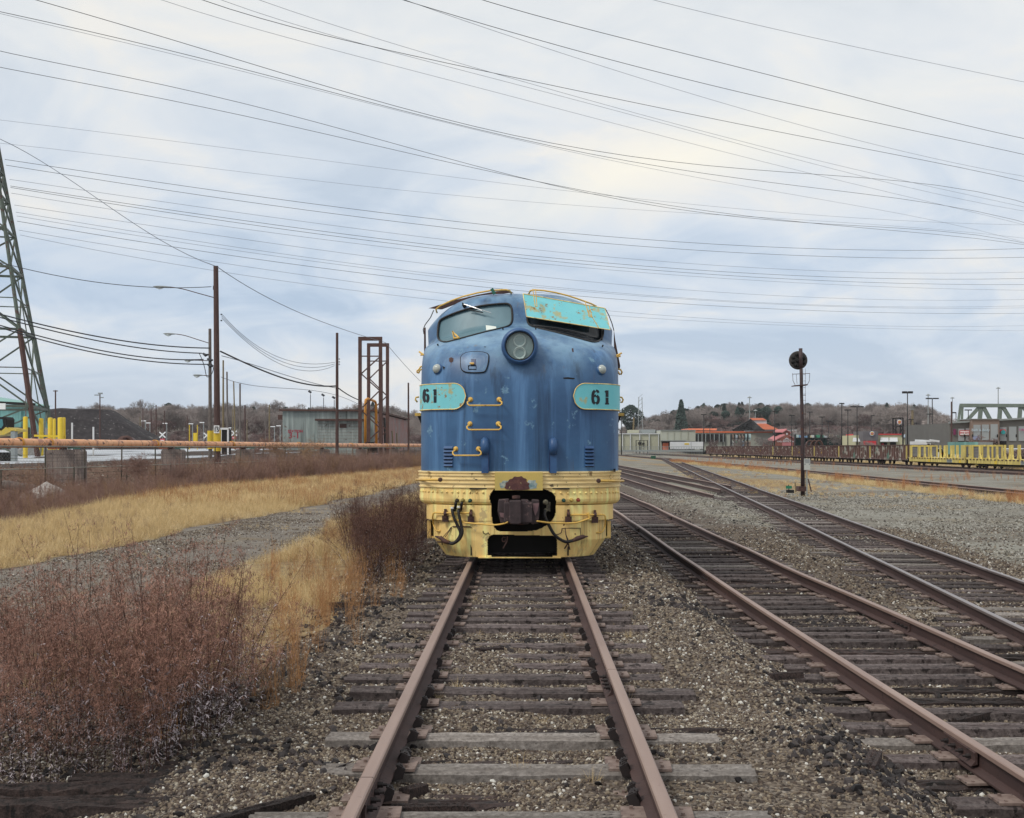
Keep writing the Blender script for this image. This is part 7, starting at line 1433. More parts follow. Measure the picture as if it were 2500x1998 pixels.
def scatter(name, coll, P, rot, scl, idx, label, cat, kind='stuff'):
    n = len(P); me = bpy.data.meshes.new(name); me.vertices.add(n); me.vertices.foreach_set('co', np.asarray(P, np.float32).ravel())
    at = me.attributes.new('rot', 'FLOAT_VECTOR', 'POINT'); at.data.foreach_set('vector', np.asarray(rot, np.float32).ravel())
    at = me.attributes.new('scl', 'FLOAT_VECTOR', 'POINT'); at.data.foreach_set('vector', np.asarray(scl, np.float32).ravel())
    at = me.attributes.new('idx', 'INT', 'POINT'); at.data.foreach_set('value', np.asarray(idx, np.int32))
    o = link_mesh(name, me); tag(o, label, cat, None, kind)
    ng = bpy.data.node_groups.new(name, 'GeometryNodeTree'); ng.interface.new_socket('Geometry', in_out='INPUT', socket_type='NodeSocketGeometry'); ng.interface.new_socket('Geometry', in_out='OUTPUT', socket_type='NodeSocketGeometry')
    N = ng.nodes.new; L = ng.links.new; gi, go = N('NodeGroupInput'), N('NodeGroupOutput'); ci = N('GeometryNodeCollectionInfo'); ci.inputs['Collection'].default_value = HID[coll]; ci.inputs['Separate Children'].default_value = True; ci.inputs['Reset Children'].default_value = True
    ip = N('GeometryNodeInstanceOnPoints'); ip.inputs['Pick Instance'].default_value = True
    def na(nm, t): a = N('GeometryNodeInputNamedAttribute'); a.data_type = t; a.inputs['Name'].default_value = nm; return a.outputs['Attribute']
    er = N('FunctionNodeEulerToRotation'); L(na('rot', 'FLOAT_VECTOR'), er.inputs[0]); L(er.outputs[0], ip.inputs['Rotation']); L(na('scl', 'FLOAT_VECTOR'), ip.inputs['Scale']); L(na('idx', 'INT'), ip.inputs['Instance Index'])
    L(gi.outputs[0], ip.inputs['Points']); L(ci.outputs[0], ip.inputs['Instance']); L(ip.outputs[0], go.inputs[0]); md = o.modifiers.new('scatter', 'NODES'); md.node_group = ng; return o
for i in range(4): source('woodland', tree_mesh(i, 10, .36, 6, None, .02, .018, (2, 3, 4)))
for i in range(2): source('woodland', tree_mesh(20+i, 8, .5, 5, M['bark_red']))
for i in range(2): source('woodland', pine_mesh(i, 8, 2.4, i == 0))
for i in range(3): source('brush', tree_mesh(40+i, 3.0, .8, 4, M['bark_red'], .02, .02, (4, 5)))
for i in range(2): source('brush', tree_mesh(50+i, 3.0, .8, 4, M['bark'], .02, .02, (4, 5)))
def wood(name, label, n, xf, yr, sc, seed, pine=.12, coll='woodland', nk=8):
    g = np.random.default_rng(seed); y = g.uniform(*yr, n); x = np.array([g.uniform(*xf(v)) for v in y]); z = hill_z(x, y)
    s = g.uniform(*sc, n); k = g.integers(0, 6, n); k = np.where(g.random(n) < pine*(fbm(x, y, .02, 2, 9) > .5)*2, g.integers(6, 8, n), k) if nk == 8 else g.integers(0, nk, n)
    return scatter(name, coll, np.stack([x, y, z], -1), np.stack([g.normal(0, .04, n), g.normal(0, .04, n), g.uniform(0, 6.28, n)], -1), np.stack([s, s, s*g.uniform(.85, 1.15, n)], -1), k, label, 'woodland')
wood('wooded_hillside', 'bare grey-brown winter wood covering the far hill on the right', 2100, lambda y: (.062*y, .345*y), (585, 800), (.9, 1.45), 1, .07)
wood('wooded_hillside', 'bare grey winter wood on the low hill at left', 900, lambda y: (-.36*y, -.05*y), (400, 620), (.8, 1.3), 2, .02)
wood('hillside_brush', 'red-brown brush along the foot of the far right hill', 1400, lambda y: (.07*y, .34*y), (520, 590), (.9, 1.6), 3, 0, 'brush', 5)
wood('hillside_brush', 'grey brush at the foot of the left hill', 700, lambda y: (-.36*y, -.06*y), (340, 410), (.9, 1.6), 4, 0, 'brush', 5)
# skyline trees that stand out
TMs = [tree_mesh(100+i, 10, .5, 6, M['bark'], .022, .03) for i in range(3)]
for i, (px, pt, D, k, lb) in enumerate(((1663, 977, 560, 'p', 'dark conical conifer standing out on the skyline'), (1635, 985, 600, 't', 'wide bare tree on the skyline left of the dark conifer'), (1700, 984, 600, 't', 'wide bare tree on the skyline right of the dark conifer'), (1853, 980, 600, 't', 'bare tree on the skyline above the orange roof'), (1940, 975, 560, 't', 'big bare tree left of the signal mast'), (2160, 978, 520, 't', 'tall bare tree left of the tallest black lamp post'), (2195, 976, 520, 't', 'tall spreading bare tree behind the tallest black lamp post'), (2290, 992, 500, 't', 'round bare tree right of the lamp posts'), (1768, 986, 600, 'p', 'dark pine crown above the orange roof strip'), (1870, 994, 580, 'p2', 'broad dark pine above the brick building'), (1540, 990, 600, 'p2', 'dark pine clump beside the radio mast'), (322, 993, 430, 't', 'bare tree before the left hill, over the coal heap edge'), (440, 992, 430, 't', 'bare tree on the left skyline, left of the tall pole'), (403, 990, 430, 't', 'bare tree on the left skyline above the crossbuck'), (650, 993, 430, 't', 'bare tree left of the grey shed'), (700, 1000, 430, 't', 'bare tree rising behind the shed roof edge'))):
    x = W(px, 0, D).x; z = float(hill_z(np.array([x]), np.array([float(D)]))[0]); H = PH(pt, D)-z; 
    if k == 't':
        t = thing('bare_tree', lb, 'tree', (x, D, z), 'trees standing out on the skyline'); me = TMs[i % 3]; o = bpy.data.objects.new('branches', me); C.objects.link(o); o.parent = t; o.scale = (H/9.2,)*3; o.rotation_euler.z = i*1.3
    else:
        t = thing('pine_tree', lb, 'tree', (x, D, z), 'trees standing out on the skyline'); me = pine_mesh(30+i, 9, 1.7 if k == 'p' else 3, k == 'p'); me.name = 'crown'; o = bpy.data.objects.new('crown', me); C.objects.link(o); o.parent = t; o.scale = (H/9,)*3
# small trees among the shops
for i, (px, pt, D, mt, lb) in enumerate(((1740, 1062, 340, 'bark_red', 'small bare reddish tree in front of the orange striped store'), (1862, 1045, 345, 'bark', 'pale leafless tree left of the brick building'), (1800, 1060, 342, 'bark', 'pale leafless bush before the store racks'), (1918, 1028, 400, 'bark', 'pale bare tree behind the brick building'), (2058, 1030, 300, 'bark', 'pale bare tree before the restaurant awnings'), (2131, 1060, 262, 'bark', 'bare tree in front of the red shop front'), (2400, 1040, 195, 'bark_red', 'bare tree in front of the tan shop bay'), (2290, 1050, 230, 'bark_orange', 'russet tree in front of the far hill, left'), (2310, 1053, 232, 'bark_orange', 'russet tree beside the brown wooden pole'), (2275, 1052, 235, 'bark_orange', 'russet tree behind the bucket truck'))):
    x = W(px, 0, D).x; H = PH(pt, D); t = thing('bare_tree', lb, 'tree', (x, D, -.4), 'small trees among the shops'); me = tree_mesh(200+i, 10, .6, 5, M[mt], .02, .035); me.name = 'branches'; o = bpy.data.objects.new('branches', me); C.objects.link(o); o.parent = t; o.scale = ((H+.4)/8.5,)*3
g = np.random.default_rng(6); n = 260; y = g.uniform(108, 170, n); x = y*g.uniform(.385, .46, n); x = np.maximum(x, 50.5); scatter('roadside_brush', 'brush', np.stack([x, y, np.full(n, -.5)], -1), np.stack([g.normal(0, .1, n), g.normal(0, .1, n), g.uniform(0, 6.3, n)], -1), np.repeat(g.uniform(.6, 1.15, n)[:, None], 3, 1), g.integers(0, 5, n), 'purple-brown leafless brush behind the right flat car', 'brush')
# park asphalt under the shops
o = strip('parking_lot', [215, 340, 440], lambda y: 62., lambda y: 320., lambda x, y: -.38, paint('lot_asphalt', (.10, .10, .105), sc=.2), 4); tag(o, kind='structure')
# ------------------------------------------------------------------ vegetation and stones
def vmat(name, c1, c2, rnd=.35, rough=.85, trans=0.0):
    m = bpy.data.materials.new(name); m.use_nodes = True; nt = m.node_tree; N = nt.nodes.new; L = nt.links.new; b = nt.nodes['Principled BSDF']; b.inputs['Roughness'].default_value = rough; b.inputs['Specular IOR Level'].default_value = .2
    oi = N('ShaderNodeObjectInfo'); x = N('ShaderNodeMix'); x.data_type = 'RGBA'; x.inputs['A'].default_value = col(c1); x.inputs['B'].default_value = col(c2); L(oi.outputs['Random'], x.inputs['Factor'])
    n = N('ShaderNodeTexNoise'); tc = N('ShaderNodeTexCoord'); L(tc.outputs['Object'], n.inputs[0]); n.inputs['Scale'].default_value = 40; mr = N('ShaderNodeMapRange'); L(n.outputs[0], mr.inputs[0]); mr.inputs[1].default_value = .3; mr.inputs[2].default_value = .7; mr.inputs[3].default_value = 1-rnd; mr.inputs[4].default_value = 1+rnd
    h = N('ShaderNodeHueSaturation'); L(x.outputs['Result'], h.inputs['Color']); L(mr.outputs[0], h.inputs['Value']); L(h.outputs[0], b.inputs['Base Color']); return m
V_ = {}
V_['gold'] = vmat('dry_gold_grass', (.74, .58, .33), (.52, .38, .19)); V_['pale'] = vmat('pale_straw', (.80, .67, .45), (.62, .49, .29)); V_['orange'] = vmat('orange_bluestem', (.46, .25, .115), (.36, .20, .095))
V_['plume'] = vmat('reddish_weed_fluff', (.31, .17, .128), (.215, .115, .088), .55); V_['stem'] = vmat('dark_weed_stem', (.060, .034, .030), (.09, .05, .038)); V_['leaf'] = vmat('shrivelled_leaf', (.56, .50, .53), (.22, .17, .18), .7); V_['brush'] = vmat('brush_twigs', (.28, .175, .14), (.20, .125, .105), .45); V_['tan'] = vmat('tan_brush', (.30, .20, .12), (.22, .13, .08), .4)
def raw(vs, fs, name, mats, ms=None):
    me = bpy.data.meshes.new(name); me.from_pydata([tuple(v) for v in vs], [], fs)
    for m in (mats if isinstance(mats, (list, tuple)) else [mats]): me.materials.append(m)
    if ms: me.polygons.foreach_set('material_index', ms)
    return me
def blade(vs, fs, p, d, L, w, droop, r, segs=3):
    side = Vector((-d.y, d.x, 0)); side = side.normalized() if side.length > 1e-3 else Vector((1, 0, 0)); side = (side+Vector((r.uniform(-.8, .8), r.uniform(-.8, .8), 0))).normalized(); q = Vector(p); b = len(vs); d = Vector(d)
    for i in range(segs+1):
        ww = w*(1-i/segs*.85)/2; vs.extend([q-side*ww, q+side*ww])
        d = (d+Vector((d.x*.6, d.y*.6, -droop))).normalized() if i else d; q = q+d*(L/segs)
    for i in range(segs): a = b+2*i; fs.append((a, a+1, a+3, a+2))
def tuft(seed, n, L, w, lean, droop, rad, mat, name='grass_tuft'):
    r = random.Random(seed); vs = []; fs = []
    for _ in range(n):
        a = r.uniform(0, 6.28); rr = rad*math.sqrt(r.random()); ln = abs(r.gauss(0, lean)); d = Vector((math.cos(a)*ln, math.sin(a)*ln, 1)).normalized(); blade(vs, fs, (math.cos(a)*rr, math.sin(a)*rr, -.03), d, L*r.uniform(.5, 1.15), w*r.uniform(.7, 1.3), droop*r.uniform(.2, 1.6), r)
    return raw(vs, fs, name, mat)
for i in range(4): source('gold_tufts', tuft(i, 46, .36, .0050, .42, .30, .13, V_['gold']))
for i in range(3): source('gold_tufts', tuft(10+i, 34, .26, .0055, .7, .55, .12, V_['pale']))
for i in range(3): source('far_tufts', tuft(30+i, 60, .42, .013, .45, .25, .35, V_['gold']))
for i in range(1): source('far_tufts', tuft(40+i, 40, .34, .014, .6, .4, .32, V_['pale']))
for i in range(1): source('far_tufts', tuft(45+i, 34, .55, .012, .2, .05, .25, V_['orange']))
def stems_mesh(seed, n=16, H=.75, mat=None):
    r = random.Random(seed); vs = []; fs = []
    for _ in range(n):
        a = r.uniform(0, 6.28); rr = .06*math.sqrt(r.random()); ln = abs(r.gauss(0, .20)); d = Vector((math.cos(a)*ln, math.sin(a)*ln, 1)).normalized(); L = H*r.uniform(.55, 1.1); p = Vector((math.cos(a)*rr, math.sin(a)*rr, -.02)); blade(vs, fs, p, d, L, .0042, .02, r, 4)
        for _ in range(9): t = r.uniform(.3, .95); q = p+d*L*t; e = Vector((r.gauss(0, .5), r.gauss(0, .5), 1)).normalized(); blade(vs, fs, q, e, r.uniform(.05, .13), .0032, .05, r, 1)
    for _ in range(14): a = r.uniform(0, 6.28); blade(vs, fs, (0, 0, 0), Vector((math.cos(a)*.8, math.sin(a)*.8, .7)).normalized(), .16, .004, .4, r)
    return raw(vs, fs, 'bluestem', mat or V_['orange'])
for i in range(4): source('orange_stems', stems_mesh(60+i))
def in_view(x, y, m=1.15): return np.abs(x+.005*y) < .425*y*m+.6
def zscatter(name, coll, nk, n, xr, yr, sc, label, cat, mask, seed, ypow=1.0, tilt=.08, flat=1.0, dz=0.0, cull=True):
    g = np.random.default_rng(seed); y = yr[0]+(yr[1]-yr[0])*g.random(n)**ypow; lo, hi = (xr(y) if callable(xr) else (xr[0]+0*y, xr[1]+0*y)); x = lo+(hi-lo)*g.random(n)
    ok = g.random(n) < mask(x, y); 
    if cull: ok &= in_view(x, y)
    x, y = x[ok], y[ok]; n = len(x); z = height(x, y)+dz; s = sc[0]+(sc[1]-sc[0])*g.random(n)
    if n == 0: return None
    return scatter(name, coll, np.stack([x, y, z], -1), np.stack([g.normal(0, tilt, n), g.normal(0, tilt, n), g.uniform(0, 6.28, n)], -1), np.stack([s, s, s*flat*g.uniform(.8, 1.2, n)], -1), g.integers(0, nk, n), label, cat)
Zg = lambda x, y: zone(x, y)
gm = lambda x, y: np.clip((Zg(x, y)['grass']-.25)*1.6+.5*(fbm(x, y, .8, 3, 61)-.5), 0, 1)
zscatter('dry_grass', 'gold_tufts', 7, 5200, lambda y: (ROADX(y)[1]-.2, -2.4+0*y), (9.5, 34), (.4, .95), 'golden dry grass between the dirt lane and the near track', 'grass', lambda x, y: gm(x, y)*np.clip((fbm(x, y, .8, 3, 66)-.45)*8, .04, 1)*(1-.93*sstep(-3.6, -2.7, x)*(y < 14)), 11, 1.2)
zscatter('dry_grass', 'far_tufts', 4, 1500, lambda y: (ROADX(y)[1]-.3, -2.1+0*y), (30, 70), (.6, 1.1), 'golden dry grass further along the near track', 'grass', gm, 12)
zscatter('dry_grass', 'gold_tufts', 7, 16000, lambda y: (-19+0*y, ROADX(y)[0]+.5), (20, 48), (.55, 1.1), 'golden dry grass field beyond the dirt lane', 'grass', lambda x, y: gm(x, y)*np.clip((fbm(x, y, .45, 4, 63)-.32)*6, .15, 1), 13, .9)
zscatter('dry_grass', 'far_tufts', 5, 9000, lambda y: (-19+0*y, ROADX(y)[0]+.5), (44, 150), (.55, 1.0), 'distant golden grass beyond the dirt lane', 'grass', gm, 14, 1.1)
zscatter('orange_grass', 'orange_stems', 4, 330, lambda y: (-4.5+0*y, -2.3+0*y), (12.0, 36), (.45, 1.0), 'upright orange grass stems beside the near track', 'grass', lambda x, y: np.clip((fbm(x, y, .9, 3, 71)-.47)*6, 0, 1), 15, 1.1)
zscatter('orange_grass', 'orange_stems', 4, 40, (-2.6, -1.6), (8.5, 18), (.4, .95), 'thin orange stems in the gravel left of the near track', 'grass', lambda x, y: 1+0*x, 16)
zscatter('orange_grass', 'far_tufts', 4, 2600, lambda y: (t6x(y)-3.6, t6x(y)-1.3), (45, 190), (.35, .85), 'strip of orange dry grass in front of the far track', 'grass', lambda x, y: np.clip((fbm(x, y, .3, 3, 74)-.3)*4, 0, 1), 17)
for i in range(2): source('orange_far', stems_mesh(90+i, 30, .8, vmat('rust_orange_grass', (.54, .27, .13), (.42, .21, .10))))
zscatter('orange_grass', 'orange_far', 2, 3000, lambda y: (t6x(y)-3.4, t6x(y)-1.5), (45, 200), (.35, .8), 'band of taller orange stems in front of the far track', 'grass', lambda x, y: np.clip((fbm(x, y, .25, 3, 76)-.45)*6, 0, 1), 18)
zscatter('orange_grass', 'orange_far', 2, 900, lambda y: (t6x(y)+3, t7x(y)-7), (80, 260), (.35, .8), 'scattered orange tufts between the two far tracks', 'grass', lambda x, y: np.clip((fbm(x, y, .06, 3, 77)-.48)*9, 0, 1), 19)
zscatter('dry_grass', 'far_tufts', 5, 1500, lambda y: (t6x(y)-12, t6x(y)-4), (48, 120), (.2, .42), 'short straw patches on the gravel lane right of the mast', 'grass', lambda x, y: np.clip((fbm(x, y, .16, 3, 40)-.46)*9, 0, 1), 20)
zscatter('dry_grass', 'far_tufts', 4, 1400, lambda y: (t7x(y)+2, t7x(y)+10), (100, 330), (.5, .9), 'pale dry grass behind the parked freight cars', 'grass', lambda x, y: 1+0*x, 21)
zscatter('dry_grass', 'gold_tufts', 7, 90, (-1.7, 1.2), (6.4, 17), (.15, .38), 'small straw tufts sprouting between the ties', 'grass', lambda x, y: np.clip((fbm(x, y, 1.3, 3, 79)-.5)*6, 0, 1), 22)
# foreground weed clump and the darker one by the locomotive
def weed(seed, ns=12, H=1.32, nb=22, nh=22, lean=.24, leaf=34, pm='plume', hw=.0048):
    r = random.Random(seed); A = ([], []); B = ([], []); Lf = ([], [])
    for _ in range(ns):
        a = r.uniform(0, 6.28); rr = .16*math.sqrt(r.random()); ln = abs(r.gauss(0, lean)); d = Vector((math.cos(a)*ln, math.sin(a)*ln, 1)).normalized(); p = Vector((math.cos(a)*rr, math.sin(a)*rr, -.05)); L = H*r.uniform(.6, 1.08); k = 7; pts = [p]; dd = d.copy()
        for i in range(k): dd = (dd+Vector((r.gauss(0, .05), r.gauss(0, .05), 0))).normalized(); pts.append(pts[-1]+dd*L/k)
        vs, fs = A
        for (p0, p1, i) in zip(pts[:-1], pts[1:], range(k)):
            w0, w1 = 0.0044*(1-.75*i/k), 0.0044*(1-.75*(i+1)/k); b = len(vs)
            for q, w in ((p0, w0), (p1, w1)): vs.extend([q+Vector((w, 0, 0)), q+Vector((-w*.5, w*.87, 0)), q+Vector((-w*.5, -w*.87, 0))])
            fs.extend([(b, b+1, b+4, b+3), (b+1, b+2, b+5, b+4), (b+2, b, b+3, b+5)])
        def at(t): f = t*k; i = min(int(f), k-1); return pts[i].lerp(pts[i+1], f-i)
        for _ in range(nb):
            t = r.uniform(.42, 1.0); q = at(t); az = r.uniform(0, 6.28); bl = r.uniform(.14, .36)*(1.25-t*.85); e = Vector((math.cos(az), math.sin(az), r.uniform(.35, 1.0))).normalized(); 
            q2 = q+e*bl; mid = q+e*bl*.55+Vector((0, 0, .01)); blade(A[0], A[1], q, e, bl, .0022, .1, r, 2)
            for _ in range(nh):
                u = r.uniform(.25, 1.05); c = q.lerp(q2, u)+Vector((r.gauss(0, .012), r.gauss(0, .012), r.gauss(0, .010))); h = Vector((r.gauss(0, 1)+e.x, r.gauss(0, 1)+e.y, r.gauss(.3, .8))).normalized(); blade(B[0], B[1], c, h, r.uniform(.018, .045), hw, .2, r, 1)
        for _ in range(leaf):
            t = r.uniform(.06, .66)**1.0; q = at(t); az = r.uniform(0, 6.28); e = Vector((math.cos(az), math.sin(az), r.uniform(-.9, .5))).normalized(); blade(Lf[0], Lf[1], q, e, r.uniform(.025, .055), r.uniform(.009, .016), .7, r, 2)
    return [raw(A[0], A[1], 'stems', V_['stem']), raw(B[0], B[1], 'seed_plume', V_[pm]), raw(Lf[0], Lf[1], 'leaves', V_['leaf'])]
WM = [weed(i, lean=(.20, .32, .36, .26, .42)[i]) for i in range(5)]; V_['dplume'] = vmat('dark_weed_fluff', (.16, .085, .065), (.11, .06, .05), .4); WD = [weed(20+i, 30, 1.4, 24, 16, .36, 10, 'dplume') for i in range(3)]
def place_weed(ms, x, y, s, lb, grp, sz=1.0):
    t = thing('dry_weed', lb, 'weed', (x, y, hgt(x, y)), grp); t.rotation_euler.z = random.uniform(0, 6.28); t.scale = (s, s, s*sz)
    for me in ms:
        if me.vertices: o = bpy.data.objects.new(me.name.split('.')[0], me); C.objects.link(o); o.parent = t
random.seed(21)
fg = []
for i, (px, py, s) in enumerate(((20, 1895, .95), (250, 1905, .95), (410, 1900, .98), (110, 1930, .8), (330, 1935, .72), (70, 1800, 1.02), (215, 1800, 1.05), (385, 1800, 1.08), (90, 1730, 1.0), (270, 1720, 1.08), (20, 1690, 1.0), (200, 1640, 1.0), (100, 1640, 1.0), (170, 1850, 1.0), (330, 1860, 1.02), (480, 1850, .95), (545, 1815, .82), (130, 1790, 1.05), (300, 1790, 1.08), (455, 1780, 1.05), (520, 1760, .95), (585, 1740, .80), (-40, 1830, 1.0), (-20, 1760, 1.0), (180, 1725, 1.05), (360, 1725, 1.1), (440, 1715, 1.08), (510, 1690, .98), (-110, 1850, .95), (320, 1660, 1.05), (410, 1650, 1.05))):
    y = F*2.10/(py-VY); x = (px-VX)/F*y; row = ['front left patch', 'middle patch', 'back patch'][min(2, i//12)]; k = i-12*min(2, i//12)
    place_weed(random.choice(WM), x, y, s*random.uniform(.70, 1.18), f'reddish fluffy dry weed in the big clump at lower left, {row}, plant {["one","two","three","four","five","six","seven","eight","nine","ten","eleven","twelve"][k]}', 'weeds of the big clump at lower left', .92)
WW = [weed(50+i, 4, 1.55, 20, 16, .16, 20) for i in range(3)]
for i, (px, py) in enumerate(((60, 1760), (150, 1740), (235, 1720), (325, 1735), (400, 1725), (470, 1740), (540, 1790))):
    y = F*2.1/(py-VY); x = (px-VX)/F*y; place_weed(WW[i % 3], x, y, random.uniform(.85, 1.05), f'tall wispy weed standing above the big clump, {ORD[i].replace("nearest", "first")} from the left', 'tall wisps above the big clump')
place_weed(WM[2], (600-VX)/F*F*2.1/(1650-VY), F*2.1/(1650-VY), .72, 'slender reddish weed leaning right at the edge of the big clump', 'weeds of the big clump at lower left')
for i, (px, py, s) in enumerate(((880, 1400, 1.0), (925, 1420, 1.0), (965, 1410, .95), (1000, 1390, .9), (900, 1370, 1.05), (945, 1365, 1.1), (985, 1350, 1.05), (1020, 1345, .9), (870, 1350, 1.0), (1015, 1310, 1.0), (960, 1320, 1.05), (905, 1440, .85), (860, 1310, 1.0), (990, 1440, .7))):
    y = F*2.05/(py-VY); x = (px-VX)/F*y; place_weed(random.choice(WD), x, y, s, f'dark brown dry weed beside the locomotive nose, plant {["one","two","three","four","five","six","seven","eight","nine","ten","eleven","twelve","thirteen","fourteen"][i]} of the clump', 'dark weeds beside the locomotive', .95)
# brush along the fence
def brush_mesh(seed, mat, H=1.2):
    r = random.Random(seed); vs = []; fs = []
    for _ in range(26):
        a = r.uniform(0, 6.28); ln = abs(r.gauss(0, .38)); d = Vector((math.cos(a)*ln, math.sin(a)*ln, 1)).normalized(); p = Vector((r.gauss(0, .15), r.gauss(0, .15), -.05)); L = H*r.uniform(.5, 1.1); blade(vs, fs, p, d, L, .010, .03, r, 3)
        for _ in range(14): t = r.uniform(.25, 1); q = p+d*L*t; e = (d+Vector((r.gauss(0, .6), r.gauss(0, .6), r.gauss(.2, .4)))).normalized(); blade(vs, fs, q, e, r.uniform(.12, .38), .0065, .05, r, 2)
    return raw(vs, fs, 'brush', mat)
for i in range(4): source('fence_brush', brush_mesh(i, V_['brush']))
source('fence_brush', brush_mesh(9, V_['tan']))
glx = lambda y: np.interp(y, [0, 34, 47, 64, 80, 121, 300], [-14, -14.4, -16.2, -17.2, -14.6, -11, -8])
zscatter('fence_brush', 'fence_brush', 5, 2600, lambda y: (pipex(y)+1.0, glx(y)+.6), (34, 175), (.28, .75), 'red-brown brush thicket between the fence and the golden grass', 'brush', lambda x, y: np.clip((fbm(x, y, .10, 3, 91)-.36)*5, .08, 1)*np.where(VX+F*x/y < 380, .22, np.where(VX+F*x/y < 560, .6, 1)), 31, 1.0)
zscatter('fence_brush', 'fence_brush', 5, 600, lambda y: (glx(y)-4.5, glx(y)+.6), (34, 66), (.2, .6), 'low red-brown brush at the left edge of the golden grass', 'brush', lambda x, y: 1+0*x, 32)
def clumps(x, y): return np.clip((fbm(x, y, .16, 3, 95)-.52)*14, 0, 1)*np.where(VX+F*x/y < 300, .1, 1)*np.where(x < pipex(y)+4, .3, 1)
zscatter('fence_brush', 'fence_brush', 5, 2600, lambda y: (pipex(y)+2.0, glx(y)+.2), (36, 170), (.8, 1.45), 'taller red-brown brush clumps standing out of the thicket', 'brush', clumps, 34)
zscatter('field_weeds', 'fence_brush', 4, 1500, lambda y: (glx(y), ROADX(y)[0]+.4), (22, 110), (.10, .30), 'small dark weed heads dotting the golden grass', 'weeds', lambda x, y: np.clip((fbm(x, y, .3, 3, 97)-.4)*4, .1, 1), 35)
zscatter('bank_litter', 'fence_brush', 4, 900, lambda y: (pipex(y)-5, pipex(y)+1), (50, 110), (.12, .3), 'low twigs on the gravel bank under the pipe', 'brush', lambda x, y: 1+0*x, 33)
for i, (px, py, H, lb) in enumerate(((640, 1150, 3.6, 'dense bare bush in front of the pipe, below the lone tan pole'), (735, 1160, 5.2, 'wispy bare sapling before the shed graffiti'), (775, 1165, 4.2, 'pale arching bare sapling right of the shed graffiti'), (300, 1190, 2.6, 'round dark bare bush in front of the low fence'), (130, 1200, 1.6, 'low red brush right beside the white rubble'))):
    y = F*2.1/(py-VY); x = (px-VX)/F*y; t = thing('bare_bush', lb, 'bush', (x, y, hgt(x, y)), 'bare bushes along the fence'); me = tree_mesh(300+i, 10, .75, 5, V_['brush'] if i in (0, 3, 4) else V_['tan'], .006, .012, (4, 5) if i in (0, 3) else (2, 4)); me.name = 'branches'; o = bpy.data.objects.new('branches', me); C.objects.link(o); o.parent = t; o.scale = (H/8.5,)*3
# stones
def stone_mesh(seed, mat, sq=.7, jag=.22, sub=1):
    r = random.Random(seed); bm = bmesh.new(); bmesh.ops.create_icosphere(bm, subdivisions=sub, radius=1.0)
    for v in bm.verts: v.co = v.co*(1+r.uniform(-jag, jag)); v.co.z *= sq
    me = bpy.data.meshes.new('stone'); bm.to_mesh(me); bm.free(); me.materials.append(mat); return me
def stone_mat(name, stops, rough=.8):
    m = bpy.data.materials.new(name); m.use_nodes = True; nt = m.node_tree; N = nt.nodes.new; L = nt.links.new; b = nt.nodes['Principled BSDF']; b.inputs['Roughness'].default_value = rough; b.inputs['Specular IOR Level'].default_value = .3
    oi = N('ShaderNodeObjectInfo'); r = N('ShaderNodeValToRGB'); r.color_ramp.interpolation = 'CONSTANT' if len(stops) > 6 else 'LINEAR'; e = r.color_ramp.elements; e[0].position, e[0].color = stops[0][0], col(stops[0][1]); e[1].position, e[1].color = stops[-1][0], col(stops[-1][1])
    for p, c in stops[1:-1]: x = e.new(p); x.color = col(c)
    L(oi.outputs['Random'], r.inputs[0]); n = N('ShaderNodeTexNoise'); tc = N('ShaderNodeTexCoord'); L(tc.outputs['Object'], n.inputs[0]); n.inputs['Scale'].default_value = 3; n.inputs['Detail'].default_value = 4; mr = N('ShaderNodeMapRange'); L(n.outputs[0], mr.inputs[0]); mr.inputs[1].default_value = .3; mr.inputs[2].default_value = .7; mr.inputs[3].default_value = .7; mr.inputs[4].default_value = 1.25
    h = N('ShaderNodeHueSaturation'); L(r.outputs[0], h.inputs['Color']); L(mr.outputs[0], h.inputs['Value']); L(h.outputs[0], b.inputs['Base Color']); return m
SM = stone_mat('ballast_stones', [(0, (.05, .038, .033)), (.15, (.085, .062, .05)), (.34, (.155, .12, .09)), (.55, (.235, .19, .14)), (.72, (.17, .145, .125)), (.88, (.36, .32, .26)), (.97, (.62, .60, .56))])
SG = stone_mat('grey_gravel', [(0, (.06, .05, .045)), (.3, (.17, .16, .135)), (.65, (.27, .255, .225)), (1, (.42, .41, .38))])
SK = stone_mat('black_slag', [(0, (.012, .010, .011)), (.5, (.03, .025, .026)), (1, (.065, .052, .050))], .65)
for i in range(8): source('ballast', stone_mesh(i, SM))
for i in range(5): source('grey_stones', stone_mesh(20+i, SG))
for i in range(5): source('slag', stone_mesh(40+i, SK, .6, .38))
def bal(x, y):
    z = Zg(x, y); k = (1-z['road'])*(1-.85*z['grass'])*(1-z['weed']); k = k*(1-.75*sstep(.35, .7, z['grey'])); cl = np.clip((fbm(x, y, .55, 4, 101)-.25)*3, .25, 1); return np.clip(k*cl, 0, 1)
fr = lambda y: (-.47*y-.3, .46*y+.3)
zscatter('ballast_gravel', 'ballast', 8, 105000, fr, (4.6, 9.2), (.0085, .0165), 'brown and tan ballast stones around the near tracks', 'gravel', bal, 41, .72, 1.5, .9, .0, False)
zscatter('ballast_gravel', 'ballast', 8, 150000, fr, (9.0, 17), (.010, .020), 'brown and tan ballast stones further along the tracks', 'gravel', bal, 42, .85, 1.5, .9, .0, False)
zscatter('ballast_gravel', 'ballast', 8, 90000, lambda y: (-3.0+0*y, .44*y), (16.5, 34), (.016, .034), 'ballast stones beside the locomotive and the second track', 'gravel', bal, 43, .85, 1.5, .7, .0, False)
